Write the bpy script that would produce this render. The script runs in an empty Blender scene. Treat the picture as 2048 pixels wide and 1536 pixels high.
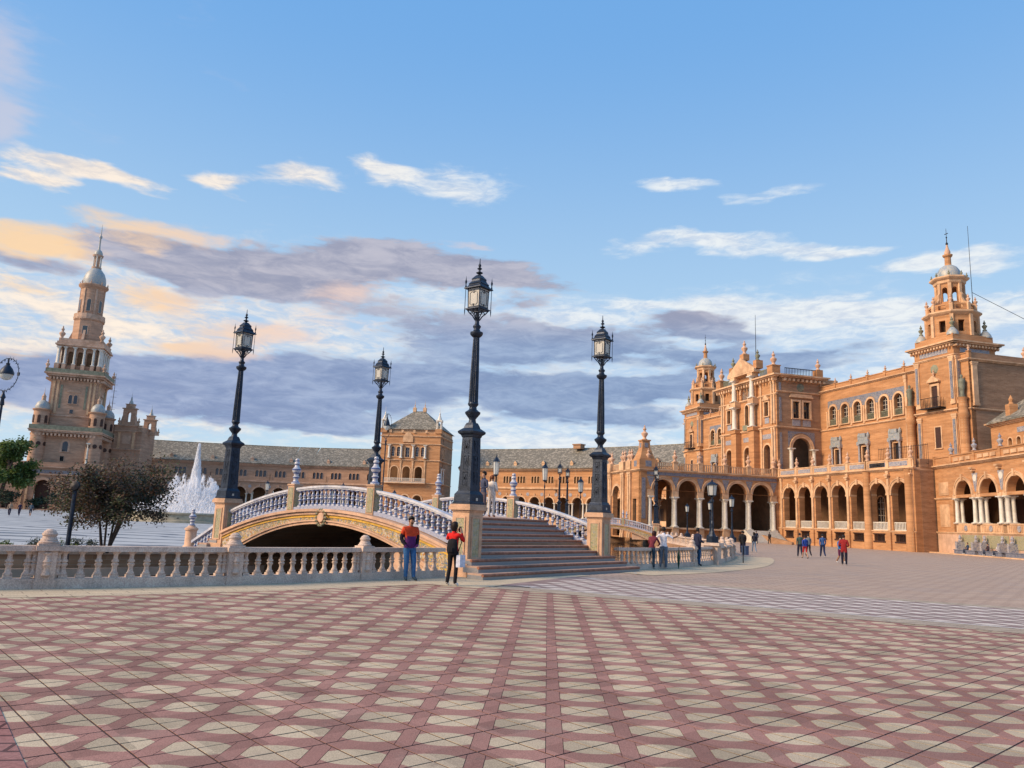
import bpy, bmesh, math, random
from mathutils import Vector, Matrix, noise as mnoise
random.seed(11)
R = math.radians
S = bpy.context.scene
C = S.collection
# ------------------------------------------------------------------ camera
cam = bpy.data.cameras.new('camera'); cam_o = bpy.data.objects.new('camera', cam); C.objects.link(cam_o)
cam.sensor_width = 36; cam.lens = 1540 / 2048 * 36; cam.clip_end = 4000; cam.clip_start = .1
cam_o.matrix_world = Matrix.Translation((0, 0, 1.8)) @ Matrix.Rotation(R(90 + 10.1), 4, 'X') @ Matrix.Rotation(R(2.27), 4, 'Z')
S.camera = cam_o
S.view_settings.view_transform = 'Standard'; S.view_settings.look = 'None'
S.view_settings.exposure = EXPOSURE = 0.46; S.view_settings.gamma = 1
S.view_settings.use_curve_mapping = False
S.cycles.use_denoising = True
S.cycles.max_bounces = 6; S.cycles.transparent_max_bounces = 12
try: S.cycles.use_light_tree = True
except Exception: pass

# ------------------------------------------------------------------ node helper
class NT:
    def __init__(s, tree): s.t = tree; s.n = tree.nodes; s.l = tree.links
    def node(s, typ, **kw):
        n = s.n.new(typ)
        for k, v in kw.items(): setattr(n, k, v)
        return n
    def put(s, sock, v):
        if isinstance(v, bpy.types.NodeSocket): s.l.new(v, sock)
        elif v is not None:
            if isinstance(v, (tuple, list)) and len(v) == 3 and sock.type == 'RGBA': v = (*v, 1)
            sock.default_value = v
    def m(s, op, a, b=None, c=None, clamp=False):
        n = s.node('ShaderNodeMath', operation=op, use_clamp=clamp)
        for i, v in enumerate((a, b, c)):
            if v is not None: s.put(n.inputs[i], v)
        return n.outputs[0]
    def vm(s, op, a, b=None):
        n = s.node('ShaderNodeVectorMath', operation=op); s.put(n.inputs[0], a)
        if b is not None: s.put(n.inputs[1], b)
        return n.outputs[0]
    def mix(s, f, a, b, blend='MIX'):
        n = s.node('ShaderNodeMix', data_type='RGBA', blend_type=blend)
        s.put(n.inputs[0], f); s.put(n.inputs[6], a); s.put(n.inputs[7], b); return n.outputs[2]
    def noise(s, vec, scale, detail=4, rough=.55, dist=0, out=0):
        n = s.node('ShaderNodeTexNoise'); s.put(n.inputs['Vector'], vec); n.inputs['Scale'].default_value = scale
        n.inputs['Detail'].default_value = detail; n.inputs['Roughness'].default_value = rough; n.inputs['Distortion'].default_value = dist
        return n.outputs[out]
    def ramp(s, f, a, b, c=0., d=1., smooth=True):
        n = s.node('ShaderNodeMapRange'); n.interpolation_type = 'SMOOTHSTEP' if smooth else 'LINEAR'
        for i, v in enumerate((f, a, b, c, d)): s.put(n.inputs[i], v)
        return n.outputs[0]
    def xyz(s, x=0, y=0, z=0):
        n = s.node('ShaderNodeCombineXYZ'); s.put(n.inputs[0], x); s.put(n.inputs[1], y); s.put(n.inputs[2], z); return n.outputs[0]
    def sep(s, v):
        n = s.node('ShaderNodeSeparateXYZ'); s.put(n.inputs[0], v); return n.outputs

# ------------------------------------------------------------------ sky: Nishita + drifting evening cloud
SUN_EL, SUN_AZ = 31., -112.        # azimuth from +Y, to the left and a little behind
w = bpy.data.worlds.new('World'); S.world = w; w.use_nodes = True
def build_sky():
    t = NT(w.node_tree); t.n.clear()
    sky = t.node('ShaderNodeTexSky', sky_type='NISHITA'); sky.sun_disc = False
    sky.sun_elevation = R(SUN_EL); sky.sun_rotation = R(SUN_AZ); sky.air_density = 1.0; sky.dust_density = .6; sky.ozone_density = 2.2
    d = t.node('ShaderNodeTexCoord').outputs['Generated']
    x, y, z = t.sep(d)
    az = t.m('MULTIPLY', t.m('ARCTAN2', x, y), 180 / math.pi)
    el = t.m('MULTIPLY', t.m('ARCSINE', z), 180 / math.pi)
    base = t.vm('MULTIPLY', sky.outputs[0], (.100, .112, .122))
    # flatten the blue towards what a phone records: lighter low down
    hi = t.ramp(el, 2, 38)
    tint = t.mix(hi, (.58, .78, .92), (.185, .445, .86))
    base = t.mix(.85, base, tint)
    # streaky coordinates: layers seen edge-on, so stretched sideways
    q = t.xyz(t.m('MULTIPLY', az, .045), t.m('MULTIPLY', el, .16), 0)
    wob = t.vm('SUBTRACT', t.noise(q, 1.6, 4, .6, 0, 1), (.5, .5, .5))
    wide = t.vm('ADD', t.xyz(az, el, 0), t.vm('MULTIPLY', wob, (11., 4.5, 0)))
    n1 = t.noise(q, 3.2, 6, .62, .4); n2 = t.noise(t.vm('ADD', q, (7, 3, 0)), 7.5, 6, .65, .8); n3 = t.noise(t.vm('ADD', q, (2, 9, 1)), 17, 4, .65, .5)
    def blob(a0, e0, ra, re, k=1., sl=0.):
        v = t.node('ShaderNodeVectorMath', operation='MULTIPLY_ADD'); t.put(v.inputs[0], wide); v.inputs[1].default_value = (1 / ra, 1 / re, 0); v.inputs[2].default_value = (-a0 / ra, -e0 / re, 0)
        ln = t.node('ShaderNodeVectorMath', operation='LENGTH'); t.put(ln.inputs[0], v.outputs[0])
        return t.ramp(ln.outputs['Value'], 1.22, 0.12, 0., k)
    def union(bs):
        o = bs[0]
        for b in bs[1:]: o = t.m('ADD', o, b)
        return t.m('MINIMUM', o, 1.25)
    def dens(mask, nz, lo, hi_, gain=1., amp=1.5):
        return t.ramp(t.m('ADD', mask, t.m('MULTIPLY', t.m('SUBTRACT', nz, .5), amp)), lo, hi_, 0., gain)
    low = t.ramp(el, 17, 4)                                    # the same weather goes on all round the horizon
    beyond = t.ramp(t.m('ABSOLUTE', az), 38, 60)
    soft = t.m('ADD', t.m('MULTIPLY', n1, .55), t.m('MULTIPLY', n2, .45)); wisp = t.m('ADD', t.m('MULTIPLY', n2, .55), t.m('MULTIPLY', n3, .45))
    # thin high veil
    col = t.mix(dens(union([blob(-36.7, 26.6, 3.72, 3.59, 1), blob(-35.8, 22.7, 2.88, 1.72, 0.7), blob(-35.8, 22.4, 2.16, 1.37, 0.5), blob(-25.6, 31.9, 3.36, 1.72, 0.4), blob(-23.4, 28.6, 1.8, 0.912, 0.4), blob(-31.7, 24.2, 5.52, 2.12, 0.35)]), soft, .2, 1.2, .6), base, (.66, .62, .70))
    # separate pale clouds above the deck
    wd = dens(union([blob(-33, 21.1, 3.96, 0.936, 0.9), blob(-33.4, 19.7, 2.28, 0.936, 0.9), blob(-29.2, 21, 3.96, 0.744, 0.8), blob(-22.3, 22.4, 3, 0.936, 0.95), blob(-16.9, 23.4, 4.32, 1.13, 0.9), blob(-10.8, 24.9, 3.48, 1.22, 0.85), blob(-4.3, 24.4, 6.12, 1.67, 0.75), blob(11.9, 24.3, 4.32, 0.66, 0.75), blob(18.4, 23.3, 5.16, 0.888, 0.5), blob(15.4, 20.1, 6.12, 0.756, 0.9), blob(22.4, 19.3, 6.36, 0.732, 0.95), blob(30.6, 18, 6.24, 0.84, 0.95), blob(9.1, 20.3, 4.08, 0.6, 0.5), blob(8.8, 16, 4.56, 0.876, 0.6), blob(17.5, 15.9, 9.24, 1.73, 0.95), blob(29.2, 14.8, 9.24, 1.63, 0.95), blob(30.5, 11.7, 7.2, 1.93, 0.7), blob(5, 14.5, 5.52, 0.708, 0.75), blob(3.6, 10.8, 5.4, 1.43, 0.75), blob(9.6, 8.4, 5.28, 1.32, 0.7), blob(-2.2, 6.2, 3.6, 0.936, 0.6), blob(5.6, 6, 10.1, 0.888, 0.8), blob(19.6, 15.1, 6.6, 1.26, 0.6), blob(19.8, 10.2, 3.6, 1.26, 0.6), blob(-30.8, 12.9, 6.12, 0.756, 0.95), blob(-27.1, 12.1, 7.92, 0.984, 0.9), blob(-32.7, 10.2, 3.84, 0.672, 0.7), blob(-8.6, 13.5, 6.24, 1.19, 0.55), blob(-12.8, 5.1, 7.2, 0.516, 0.6), blob(-32.6, 5.5, 2.52, 0.936, 0.4), blob(-6.5, 8.5, 3.96, 0.972, 0.35)]), t.m('ADD', t.m('MULTIPLY', soft, .6), t.m('MULTIPLY', wisp, .4)), .22, .95, .95)
    wcol = t.mix(t.ramp(az, 2, -30), (.84, .88, .90), (1.0, .87, .74))
    wcol = t.mix(t.ramp(wisp, .36, .60), t.vm('MULTIPLY', wcol, (.74, .79, .90)), wcol)
    # the deck: pale cloud broken by grey-blue banks
    cov = t.m('MAXIMUM', union([blob(-32.6, 9.5, 15.5, 9.31, 1), blob(-15.1, 11.4, 18.2, 10.4, 1), blob(-0.2, 10.6, 12.1, 8.55, 0.8), blob(8.9, 10.3, 11.9, 7.79, 0.8), blob(20.9, 12.6, 16.5, 6.08, 0.9), blob(34.2, 9.7, 14.8, 7.5, 1)]), t.m('MULTIPLY', low, beyond))
    cd = dens(cov, soft, .22, .95, .95, 1.3)
    pale = t.mix(t.ramp(t.m('ADD', t.m('MULTIPLY', soft, .55), t.m('MULTIPLY', wisp, .45)), .36, .62), (.46, .62, .84), wcol)
    col = t.mix(t.m('MULTIPLY', cd, .82), col, pale)
    col = t.mix(wd, col, wcol)
    grey = t.m('MAXIMUM', union([blob(-23.5, 17, 11.3, 2.04, 1.1), blob(-10.5, 18.4, 12.6, 2.09, 1.1), blob(-33.3, 14.8, 6.24, 0.962, 0.8), blob(-0.1, 17.6, 8.45, 1.66, 0.75), blob(-16.2, 15.8, 11.1, 1.29, 0.7), blob(-6, 14.1, 10.3, 1.86, 0.75), blob(-30.7, 7.7, 10.1, 3.11, 1.2), blob(-17.6, 8.6, 13.3, 3.58, 1.2), blob(-5.1, 10.3, 11.2, 3.12, 1), blob(-16, 5.9, 8.06, 1.01, 0.7), blob(4.3, 13.1, 8.84, 1.44, 1.1), blob(8.1, 10.3, 8.58, 1.53, 1.15), blob(13.2, 10.2, 6.5, 1.31, 0.8), blob(2.2, 8.2, 5.85, 1.44, 0.8), blob(13.2, 14.6, 6.63, 1.22, 1.2), blob(18.2, 12.2, 10.7, 1.2, 1.15), blob(8.9, 8, 6.63, 1.23, 0.9), blob(17.5, 13.8, 4.55, 0.923, 0.6), blob(-22.9, 14.4, 8.45, 0.663, 0.5), blob(0, 15.7, 4.55, 0.858, 0.6)]), t.m('MULTIPLY', t.m('MULTIPLY', t.ramp(el, 14, 7), .75), beyond))
    gd = dens(grey, t.m('ADD', t.m('MULTIPLY', soft, .75), t.m('MULTIPLY', n3, .25)), .36, .80, .94, 2.1)
    gcol = t.mix(t.ramp(az, 12, -32), (.24, .34, .54), (.26, .335, .535))
    gcol = t.mix(t.ramp(el, 12.5, 16), gcol, (.36, .375, .485))
    gcol = t.mix(t.ramp(soft, .38, .64), t.vm('MULTIPLY', gcol, (.88, .88, .92)), t.vm('MULTIPLY', gcol, (1.42, 1.34, 1.22)))
    col = t.mix(gd, col, gcol)
    # evening light on the edges that face the sun
    hd = dens(union([blob(-34, 16.2, 6.36, 1.67, 1.2), blob(-26.7, 18.6, 6.72, 1.16, 1), blob(-27.1, 17.3, 3, 0.624, 0.7), blob(-13.3, 16.4, 4.32, 1.2, 0.8), blob(-24.6, 14.3, 5.76, 1.37, 0.95), blob(-22.2, 11.1, 6.6, 1.07, 1.2), blob(-18.7, 12.6, 7.32, 1.09, 0.9), blob(-13.9, 14.3, 6, 1.28, 0.55), blob(-33.7, 13.6, 3.84, 0.588, 0.6), blob(-33.7, 9.6, 3.12, 0.516, 0.7), blob(-4.1, 20.1, 3.24, 0.432, 0.6), blob(-33.7, 5.5, 2.52, 0.66, 0.6)]), t.m('ADD', t.m('MULTIPLY', soft, .5), t.m('MULTIPLY', wisp, .5)), .22, 1.15, .88, 1.6)
    hcol = t.mix(t.ramp(az, -12, -34), (.86, .64, .56), (1.0, .68, .38))
    col = t.mix(hd, col, hcol)
    haze = t.ramp(el, 5, -1)
    col = t.mix(t.m('MULTIPLY', haze, .55), col, (.62, .68, .76))
    bg = t.node('ShaderNodeBackground'); t.put(bg.inputs[0], col); bg.inputs[1].default_value = .74
    o = t.node('ShaderNodeOutputWorld'); t.l.new(bg.outputs[0], o.inputs[0])
    w.cycles.sampling_method = 'MANUAL'; w.cycles.sample_map_resolution = 256
build_sky()
sun = bpy.data.lights.new('sun', 'SUN'); sun_o = bpy.data.objects.new('sun', sun); C.objects.link(sun_o)
sun.energy = 3.7; sun.angle = R(24); sun.color = (1, .73, .47)
sd = Vector((math.sin(R(SUN_AZ)) * math.cos(R(SUN_EL)), math.cos(R(SUN_AZ)) * math.cos(R(SUN_EL)), math.sin(R(SUN_EL))))
sun_o.rotation_euler = sd.to_track_quat('Z', 'Y').to_euler()
# ------------------------------------------------------------------ materials
MATS = {}
def pos_node(t): return t.node('ShaderNodeNewGeometry').outputs['Position']
def mat(name, c, rough=.8, var=.18, scale=3., c2=None, bump=0., bscale=None, metal=0., stretch=(1, 1, 1), spec=.4, fine=.0, obj=False):
    m = bpy.data.materials.new(name); m.use_nodes = True; MATS[name] = m
    t = NT(m.node_tree); b = t.n['Principled BSDF']
    p = t.node('ShaderNodeTexCoord').outputs['Object'] if obj else pos_node(t)
    p = t.vm('MULTIPLY', p, stretch)
    n = t.noise(p, scale, 5, .6)
    lo = tuple(v * (1 - var) for v in c); hi = tuple(min(v * (1 + var), 1) for v in c)
    col = t.mix(t.ramp(n, .3, .7), lo, hi)
    if c2:
        col = t.mix(t.m('MULTIPLY', t.ramp(t.noise(p, scale * .23, 4, .6), .48, .68), .75), col, c2)
    if fine:
        f = t.noise(p, scale * 14, 3, .6); col = t.mix(fine, col, t.mix(t.ramp(f, .35, .65), (.1, .1, .1), (1, 1, 1)), 'OVERLAY')
    t.put(b.inputs['Base Color'], col); b.inputs['Roughness'].default_value = rough; b.inputs['Metallic'].default_value = metal
    b.inputs['Specular IOR Level'].default_value = spec
    if bump:
        bn = t.node('ShaderNodeBump'); bn.inputs['Strength'].default_value = bump; bn.inputs['Distance'].default_value = .02
        t.put(bn.inputs['Height'], t.noise(p, bscale or scale * 8, 3)); t.l.new(bn.outputs[0], b.inputs['Normal'])
    return m
def brickmat(name, c, c2, joint, k=1., rough=.88):
    """coursed brick: courses run level; works on any upright face"""
    m = bpy.data.materials.new(name); m.use_nodes = True; MATS[name] = m
    t = NT(m.node_tree); b = t.n['Principled BSDF']; p = pos_node(t); x, y, z = t.sep(p)
    h = t.m('ADD', t.m('MULTIPLY', x, .83), t.m('MULTIPLY', y, .97))
    bt = t.node('ShaderNodeTexBrick'); t.put(bt.inputs['Vector'], t.xyz(h, z, 0)); bt.inputs['Scale'].default_value = 1 / k
    bt.inputs['Brick Width'].default_value = .62; bt.inputs['Row Height'].default_value = .17; bt.inputs['Mortar Size'].default_value = .012
    t.put(bt.inputs['Color1'], c); t.put(bt.inputs['Color2'], c2); t.put(bt.inputs['Mortar'], joint); bt.inputs['Bias'].default_value = 0
    st = t.noise(t.xyz(t.m('MULTIPLY', h, .25), t.m('MULTIPLY', z, 1.6), 0), 1., 6, .65)
    big = t.noise(p, .16, 4, .6)
    col = t.mix(t.ramp(st, .32, .7), t.vm('MULTIPLY', bt.outputs[0], (.80, .78, .76)), t.vm('MULTIPLY', bt.outputs[0], (1.16, 1.15, 1.12)))
    col = t.mix(t.m('MULTIPLY', t.ramp(big, .5, .72), .40), col, tuple(v * .62 for v in c2))
    t.put(b.inputs['Base Color'], col); b.inputs['Roughness'].default_value = rough; b.inputs['Specular IOR Level'].default_value = .25
    return m
def tilemat(name, cols, scale, rough=.3, obj=False):
    """painted ceramic: small patches of several glazes"""
    m = bpy.data.materials.new(name); m.use_nodes = True; MATS[name] = m
    t = NT(m.node_tree); b = t.n['Principled BSDF']
    p = t.node('ShaderNodeTexCoord').outputs['Object'] if obj else pos_node(t)
    n = t.node('ShaderNodeTexNoise'); t.put(n.inputs['Vector'], p); n.inputs['Scale'].default_value = scale; n.inputs['Detail'].default_value = 3; n.inputs['Distortion'].default_value = 1.2
    r = t.node('ShaderNodeValToRGB'); r.color_ramp.interpolation = 'CONSTANT'
    e = r.color_ramp.elements; k = len(cols)
    while len(e) < k: e.new(1)
    for i, cc in enumerate(cols): e[i].position = .0 if i == 0 else .30 + .40 * i / k; e[i].color = (*cc, 1)
    t.put(r.inputs[0], n.outputs[0]); t.put(b.inputs['Base Color'], r.outputs[0]); b.inputs['Roughness'].default_value = rough
    return m
def bandmat(name, base, bands, blue, rough=.25):
    """glazed baluster: bands at fixed heights of the piece (object z)"""
    m = bpy.data.materials.new(name); m.use_nodes = True; MATS[name] = m
    t = NT(m.node_tree); b = t.n['Principled BSDF']
    z = t.sep(t.node('ShaderNodeTexCoord').outputs['Object'])[2]
    r = t.node('ShaderNodeValToRGB'); r.color_ramp.interpolation = 'CONSTANT'; e = r.color_ramp.elements
    pts = [(0, base)] + sum([[(a, blue), (bb, base)] for a, bb in bands], [])
    while len(e) < len(pts): e.new(1)
    for i, (pp, cc) in enumerate(pts): e[i].position = pp; e[i].color = (*cc, 1)
    t.put(r.inputs[0], z)
    n = t.noise(pos_node(t), 22, 4); col = t.mix(t.m('MULTIPLY', t.ramp(n, .52, .66), .5), r.outputs[0], blue)
    t.put(b.inputs['Base Color'], col); b.inputs['Roughness'].default_value = rough
    return m
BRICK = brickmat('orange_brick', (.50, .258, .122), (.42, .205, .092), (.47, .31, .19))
BRICKD = brickmat('dark_and_shaded_brick', (.38, .225, .135), (.31, .175, .10), (.37, .26, .18))  # also carries painted-in shade on palace faces turned from the sun
BRICKP = brickmat('pink_brick', (.50, .315, .215), (.43, .26, .175), (.42, .30, .22))
TRIM = mat('terracotta_trim', (.61, .395, .235), .85, .18, 1.2, c2=(.37, .215, .12), bump=.3)
TRIMP = mat('pink_trim', (.53, .355, .25), .85, .16, 1.2, c2=(.32, .20, .13))
MARBLE = mat('white_marble', (.66, .63, .56), .5, .10, 3, c2=(.50, .47, .40))
AZUL = tilemat('blue_azulejo', [(.10, .12, .17), (.17, .18, .23), (.27, .26, .27), (.13, .15, .21), (.34, .27, .17)], 3.2)
AZUL2 = tilemat('blue_white_frieze', [(.14, .16, .24), (.29, .29, .33), (.42, .39, .37), (.20, .21, .28)], 5)
GLASS = mat('window_glass', (.018, .020, .026), .05, .3, 2, spec=1.)
DARKIN = mat('shaded_plaster', (.17, .095, .05), .9, .2, 1)  # arcade interiors: their shade is put into this dark base colour
DOOR = mat('dark_wood', (.05, .022, .015), .6, .3, 6)
IRON = mat('wrought_iron', (.02, .02, .024), .5, .2, 6, metal=.4)
MULL = mat('window_bars', (.52, .47, .40), .6)
DOME = tilemat('dome_tiles', [(.24, .29, .33), (.33, .36, .36), (.42, .40, .34), (.28, .32, .36)], 1.6, .45)
LEADG = mat('green_copper', (.21, .215, .15), .8, .25, 1.5)
def roofmat():
    m = bpy.data.materials.new('roof_tiles'); m.use_nodes = True; t = NT(m.node_tree); b = t.n['Principled BSDF']; p = pos_node(t)
    x, y, z = t.sep(p)
    n = t.noise(t.vm('MULTIPLY', p, (1, 1, 1.5)), 2.1, 3, .7); v = t.node('ShaderNodeTexVoronoi'); t.put(v.inputs['Vector'], t.vm('MULTIPLY', p, (1, 1, 1.6))); v.inputs['Scale'].default_value = 2.3
    f = t.ramp(t.sep(v.outputs['Color'])[0], .62, .80)
    col = t.mix(t.ramp(n, .3, .7), (.105, .098, .078), (.20, .182, .14)); col = t.mix(t.m('MULTIPLY', f, .62), col, (.40, .36, .29))
    row = t.m('FRACT', t.m('MULTIPLY', z, 2.6)); col = t.mix(t.m('MULTIPLY', t.ramp(row, .75, .95), .35), col, (.05, .045, .04))
    t.put(b.inputs['Base Color'], col); b.inputs['Roughness'].default_value = .75
    bn = t.node('ShaderNodeBump'); bn.inputs['Strength'].default_value = .8; bn.inputs['Distance'].default_value = .1; t.put(bn.inputs['Height'], v.outputs['Distance']); t.l.new(bn.outputs[0], b.inputs['Normal'])
    return m
ROOF = roofmat()
STONE = mat('pink_granite', (.57, .445, .365), .85, .14, 2.4, c2=(.43, .33, .275), spec=.2, bump=.35, bscale=60, fine=.22)
PED = mat('rose_sandstone', (.52, .33, .215), .8, .18, 2.2, c2=(.36, .235, .15), bump=.3, bscale=40, fine=.15)
CORN = mat('salmon_stone', (.58, .37, .25), .75, .18, 2.5, c2=(.42, .26, .18), fine=.12)
YTILE = tilemat('yellow_painted_tile', [(.56, .36, .06), (.30, .25, .10), (.12, .17, .28), (.52, .34, .08), (.46, .46, .42), (.42, .18, .05), (.20, .26, .16)], 5.5)
YBAND = mat('yellow_glaze', (.62, .37, .06), .35, .2, 4)
OTILE = tilemat('green_ochre_tile', [(.36, .30, .14), (.19, .22, .14), (.44, .37, .20), (.26, .27, .25), (.40, .33, .16)], 11)
CERW = bandmat('blue_white_ceramic', (.52, .53, .57), [(.06, .10), (.22, .27), (.40, .46), (.54, .60), (.74, .78), (.90, .93)], (.10, .135, .29))
CERB = tilemat('blue_glazed_base', [(.19, .23, .37), (.40, .42, .50), (.28, .32, .45), (.48, .49, .53)], 16)
LAMPM = mat('blue_black_cast_iron', (.020, .030, .050), .42, .35, 5, metal=.55, spec=.5, bump=.4, bscale=25)
def milk():
    m = bpy.data.materials.new('milky_lamp_glass'); m.use_nodes = True; t = NT(m.node_tree); b = t.n['Principled BSDF']
    t.put(b.inputs['Base Color'], t.mix(t.noise(pos_node(t), 3), (.66, .67, .64), (.82, .81, .75))); b.inputs['Roughness'].default_value = .3
    tl = t.node('ShaderNodeBsdfTranslucent'); tl.inputs[0].default_value = (.85, .85, .8, 1); mx = t.node('ShaderNodeMixShader'); mx.inputs[0].default_value = .45; t.l.new(b.outputs[0], mx.inputs[1]); t.l.new(tl.outputs[0], mx.inputs[2]); t.l.new(mx.outputs[0], t.n['Material Output'].inputs[0])
    return m
MILK = milk()
STEPR = mat('red_brick_nosing', (.30, .135, .085), .8, .3, 9, c2=(.20, .09, .06))
TREAD = mat('tread_stone', (.42, .285, .215), .85, .15, 3)
STEPB = tilemat('grey_riser_tile', [(.20, .215, .24), (.25, .255, .265), (.29, .275, .26), (.23, .24, .265)], 22)

# ------------------------------------------------------------------ mesh builder
class MB:
    def __init__(s): s.v = []; s.f = []; s.mi = []; s.T = None
    def add(s, vs, fs, mi=0):
        o = len(s.v)
        s.v += [tuple(s.T @ Vector(v)) for v in vs] if s.T else [tuple(v) for v in vs]
        s.f += [tuple(i + o for i in f) for f in fs]; s.mi += [mi] * len(fs); return s
    def box(s, x0, x1, y0, y1, z0, z1, mi=0, tx=0, ty=0):
        """box; tx, ty: how much each side of the top is drawn in"""
        return s.add([(x0, y0, z0), (x1, y0, z0), (x1, y1, z0), (x0, y1, z0), (x0 + tx, y0 + ty, z1), (x1 - tx, y0 + ty, z1), (x1 - tx, y1 - ty, z1), (x0 + tx, y1 - ty, z1)],
                     [(3, 2, 1, 0), (4, 5, 6, 7), (0, 1, 5, 4), (1, 2, 6, 5), (2, 3, 7, 6), (3, 0, 4, 7)], mi)
    def lathe(s, prof, n=12, c=(0, 0, 0), mi=0, rot=0., cap=True):
        vs = []; fs = []; k = len(prof)
        for r, z in prof:
            for i in range(n):
                a = rot + 2 * math.pi * i / n; vs.append((c[0] + r * math.cos(a), c[1] + r * math.sin(a), c[2] + z))
        for j in range(k - 1):
            for i in range(n): fs.append((j * n + i, j * n + (i + 1) % n, (j + 1) * n + (i + 1) % n, (j + 1) * n + i))
        if cap: fs += [tuple(range(n - 1, -1, -1)), tuple((k - 1) * n + i for i in range(n))]
        return s.add(vs, fs, mi)
    def extr(s, poly, y0, y1, mi=0):
        """polygon in the x-z plane, anticlockwise seen from -y, pushed from y0 to y1"""
        n = len(poly); vs = [(x, y0, z) for x, z in poly] + [(x, y1, z) for x, z in poly]
        fs = [tuple(range(n)), tuple(range(2 * n - 1, n - 1, -1))] + [(i, i + n, (i + 1) % n + n, (i + 1) % n) for i in range(n)]
        return s.add(vs, fs, mi)
    def prism(s, poly, z0, z1, mi=0):
        n = len(poly); vs = [(x, y, z0) for x, y in poly] + [(x, y, z1) for x, y in poly]
        fs = [tuple(range(n - 1, -1, -1)), tuple(range(n, 2 * n))] + [(i, (i + 1) % n, (i + 1) % n + n, i + n) for i in range(n)]
        return s.add(vs, fs, mi)
    def tube(s, path, r, n=6, mi=0):
        path = [Vector(p) for p in path]; vs = []; fs = []
        rs = r if isinstance(r, (list, tuple)) else [r] * len(path)
        for i, p in enumerate(path):
            d = (path[min(i + 1, len(path) - 1)] - path[max(i - 1, 0)]).normalized()
            u = d.orthogonal().normalized() if i == 0 else (u - d * u.dot(d)).normalized()
            v = d.cross(u)
            for j in range(n):
                a = 2 * math.pi * j / n; vs.append(p + (u * math.cos(a) + v * math.sin(a)) * rs[i])
        for i in range(len(path) - 1):
            for j in range(n): fs.append((i * n + j, i * n + (j + 1) % n, (i + 1) * n + (j + 1) % n, (i + 1) * n + j))
        fs += [tuple(range(n - 1, -1, -1)), tuple((len(path) - 1) * n + j for j in range(n))]
        return s.add(vs, fs, mi)
    def ring(s, cx, zc, r0, r1, y0, y1, n=14, a0=0., a1=math.pi, mi=0):
        """archivolt: part of a flat ring in the x-z plane, pushed from y0 to y1"""
        vs = []; fs = []
        for i in range(n + 1):
            a = a0 + (a1 - a0) * i / n; cs, sn = math.cos(a), math.sin(a)
            for r in (r0, r1):
                for y in (y0, y1): vs.append((cx + r * cs, y, zc + r * sn))
        for i in range(n):
            a, b = 4 * i, 4 * i + 4
            fs += [(a + 0, a + 2, b + 2, b + 0), (a + 1, b + 1, b + 3, a + 3), (a + 2, a + 3, b + 3, b + 2), (a + 0, b + 0, b + 1, a + 1)]
        fs += [(0, 1, 3, 2), (4 * n, 4 * n + 2, 4 * n + 3, 4 * n + 1)]
        return s.add(vs, fs, mi)
    def wall(s, x0, x1, z0, z1, y0, y1, ops=(), mi=0, n=12, mr=None):
        """wall slab with openings (cx, width, z_sill, z_spring, arched); reveals included"""
        mr = mi if mr is None else mr; cur = x0
        for cx, wd, zs, zp, ar in sorted(ops):
            a, b = cx - wd / 2, cx + wd / 2
            if a > cur + 1e-4: s.box(cur, a, y0, y1, z0, z1, mi)
            if zs > z0 + 1e-4: s.box(a, b, y0, y1, z0, zs, mi)
            pts = [(a + wd * (1 - math.cos(math.pi * i / n)) / 2, zp + wd / 2 * math.sin(math.pi * i / n)) for i in range(n + 1)] if ar else [(a, zp), (b, zp)]
            for (xa, za), (xb, zb) in zip(pts, pts[1:]):
                s.add([(xa, y0, za), (xb, y0, zb), (xb, y0, z1), (xa, y0, z1), (xa, y1, za), (xb, y1, zb), (xb, y1, z1), (xa, y1, z1)],
                      [(0, 1, 2, 3), (7, 6, 5, 4), (3, 2, 6, 7)], mi)
                s.add([(xa, y0, za), (xb, y0, zb), (xb, y1, zb), (xa, y1, za)], [(3, 2, 1, 0)], mr)
            cur = b
        if x1 > cur + 1e-4: s.box(cur, x1, y0, y1, z0, z1, mi)
        return s
    def mesh(s, name, mats, smooth=False):
        me = bpy.data.meshes.new(name); me.from_pydata(s.v, [], s.f); 
        for m in (mats if isinstance(mats, (list, tuple)) else [mats]): me.materials.append(m)
        if any(s.mi): me.polygons.foreach_set('material_index', s.mi)
        if smooth:
            me.polygons.foreach_set('use_smooth', [True] * len(s.f)); me.update()
            try: me.set_sharp_from_angle(angle=R(smooth if smooth is not True else 40))
            except Exception: pass
        me.update(); return me
    def build(s, name, mats, parent=None, M=None, smooth=False):
        return put(name, s.mesh(name, mats, smooth), parent, M)
def put(name, me, parent=None, M=None):
    o = bpy.data.objects.new(name, me); C.objects.link(o)
    if parent: o.parent = parent
    if M is not None: o.matrix_local = M
    return o
def TR(x=0, y=0, z=0, rz=0., sx=1., sy=None, sz=None):
    return Matrix.Translation((x, y, z)) @ Matrix.Rotation(rz, 4, 'Z') @ Matrix.Diagonal((sx, sx if sy is None else sy, sx if sz is None else sz, 1))
def thing(name, label, cat, loc=(0, 0, 0), rz=0., group=None):
    o = bpy.data.objects.new(name, None); C.objects.link(o); o.location = loc; o.rotation_euler = (0, 0, rz); o.empty_display_size = .3
    return tag(o, label, cat, group)
def tag(o, label=None, cat=None, group=None, kind=None):
    if label: o['label'] = label
    if cat: o['category'] = cat
    if group: o['group'] = group
    if kind: o['kind'] = kind
    return o
def stuff(o): o['kind'] = 'stuff'; return o
def box(name, m, parent, x0, x1, y0, y1, z0, z1, M=None, **k): return MB().box(x0, x1, y0, y1, z0, z1, **k).build(name, m, parent, M)
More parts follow.
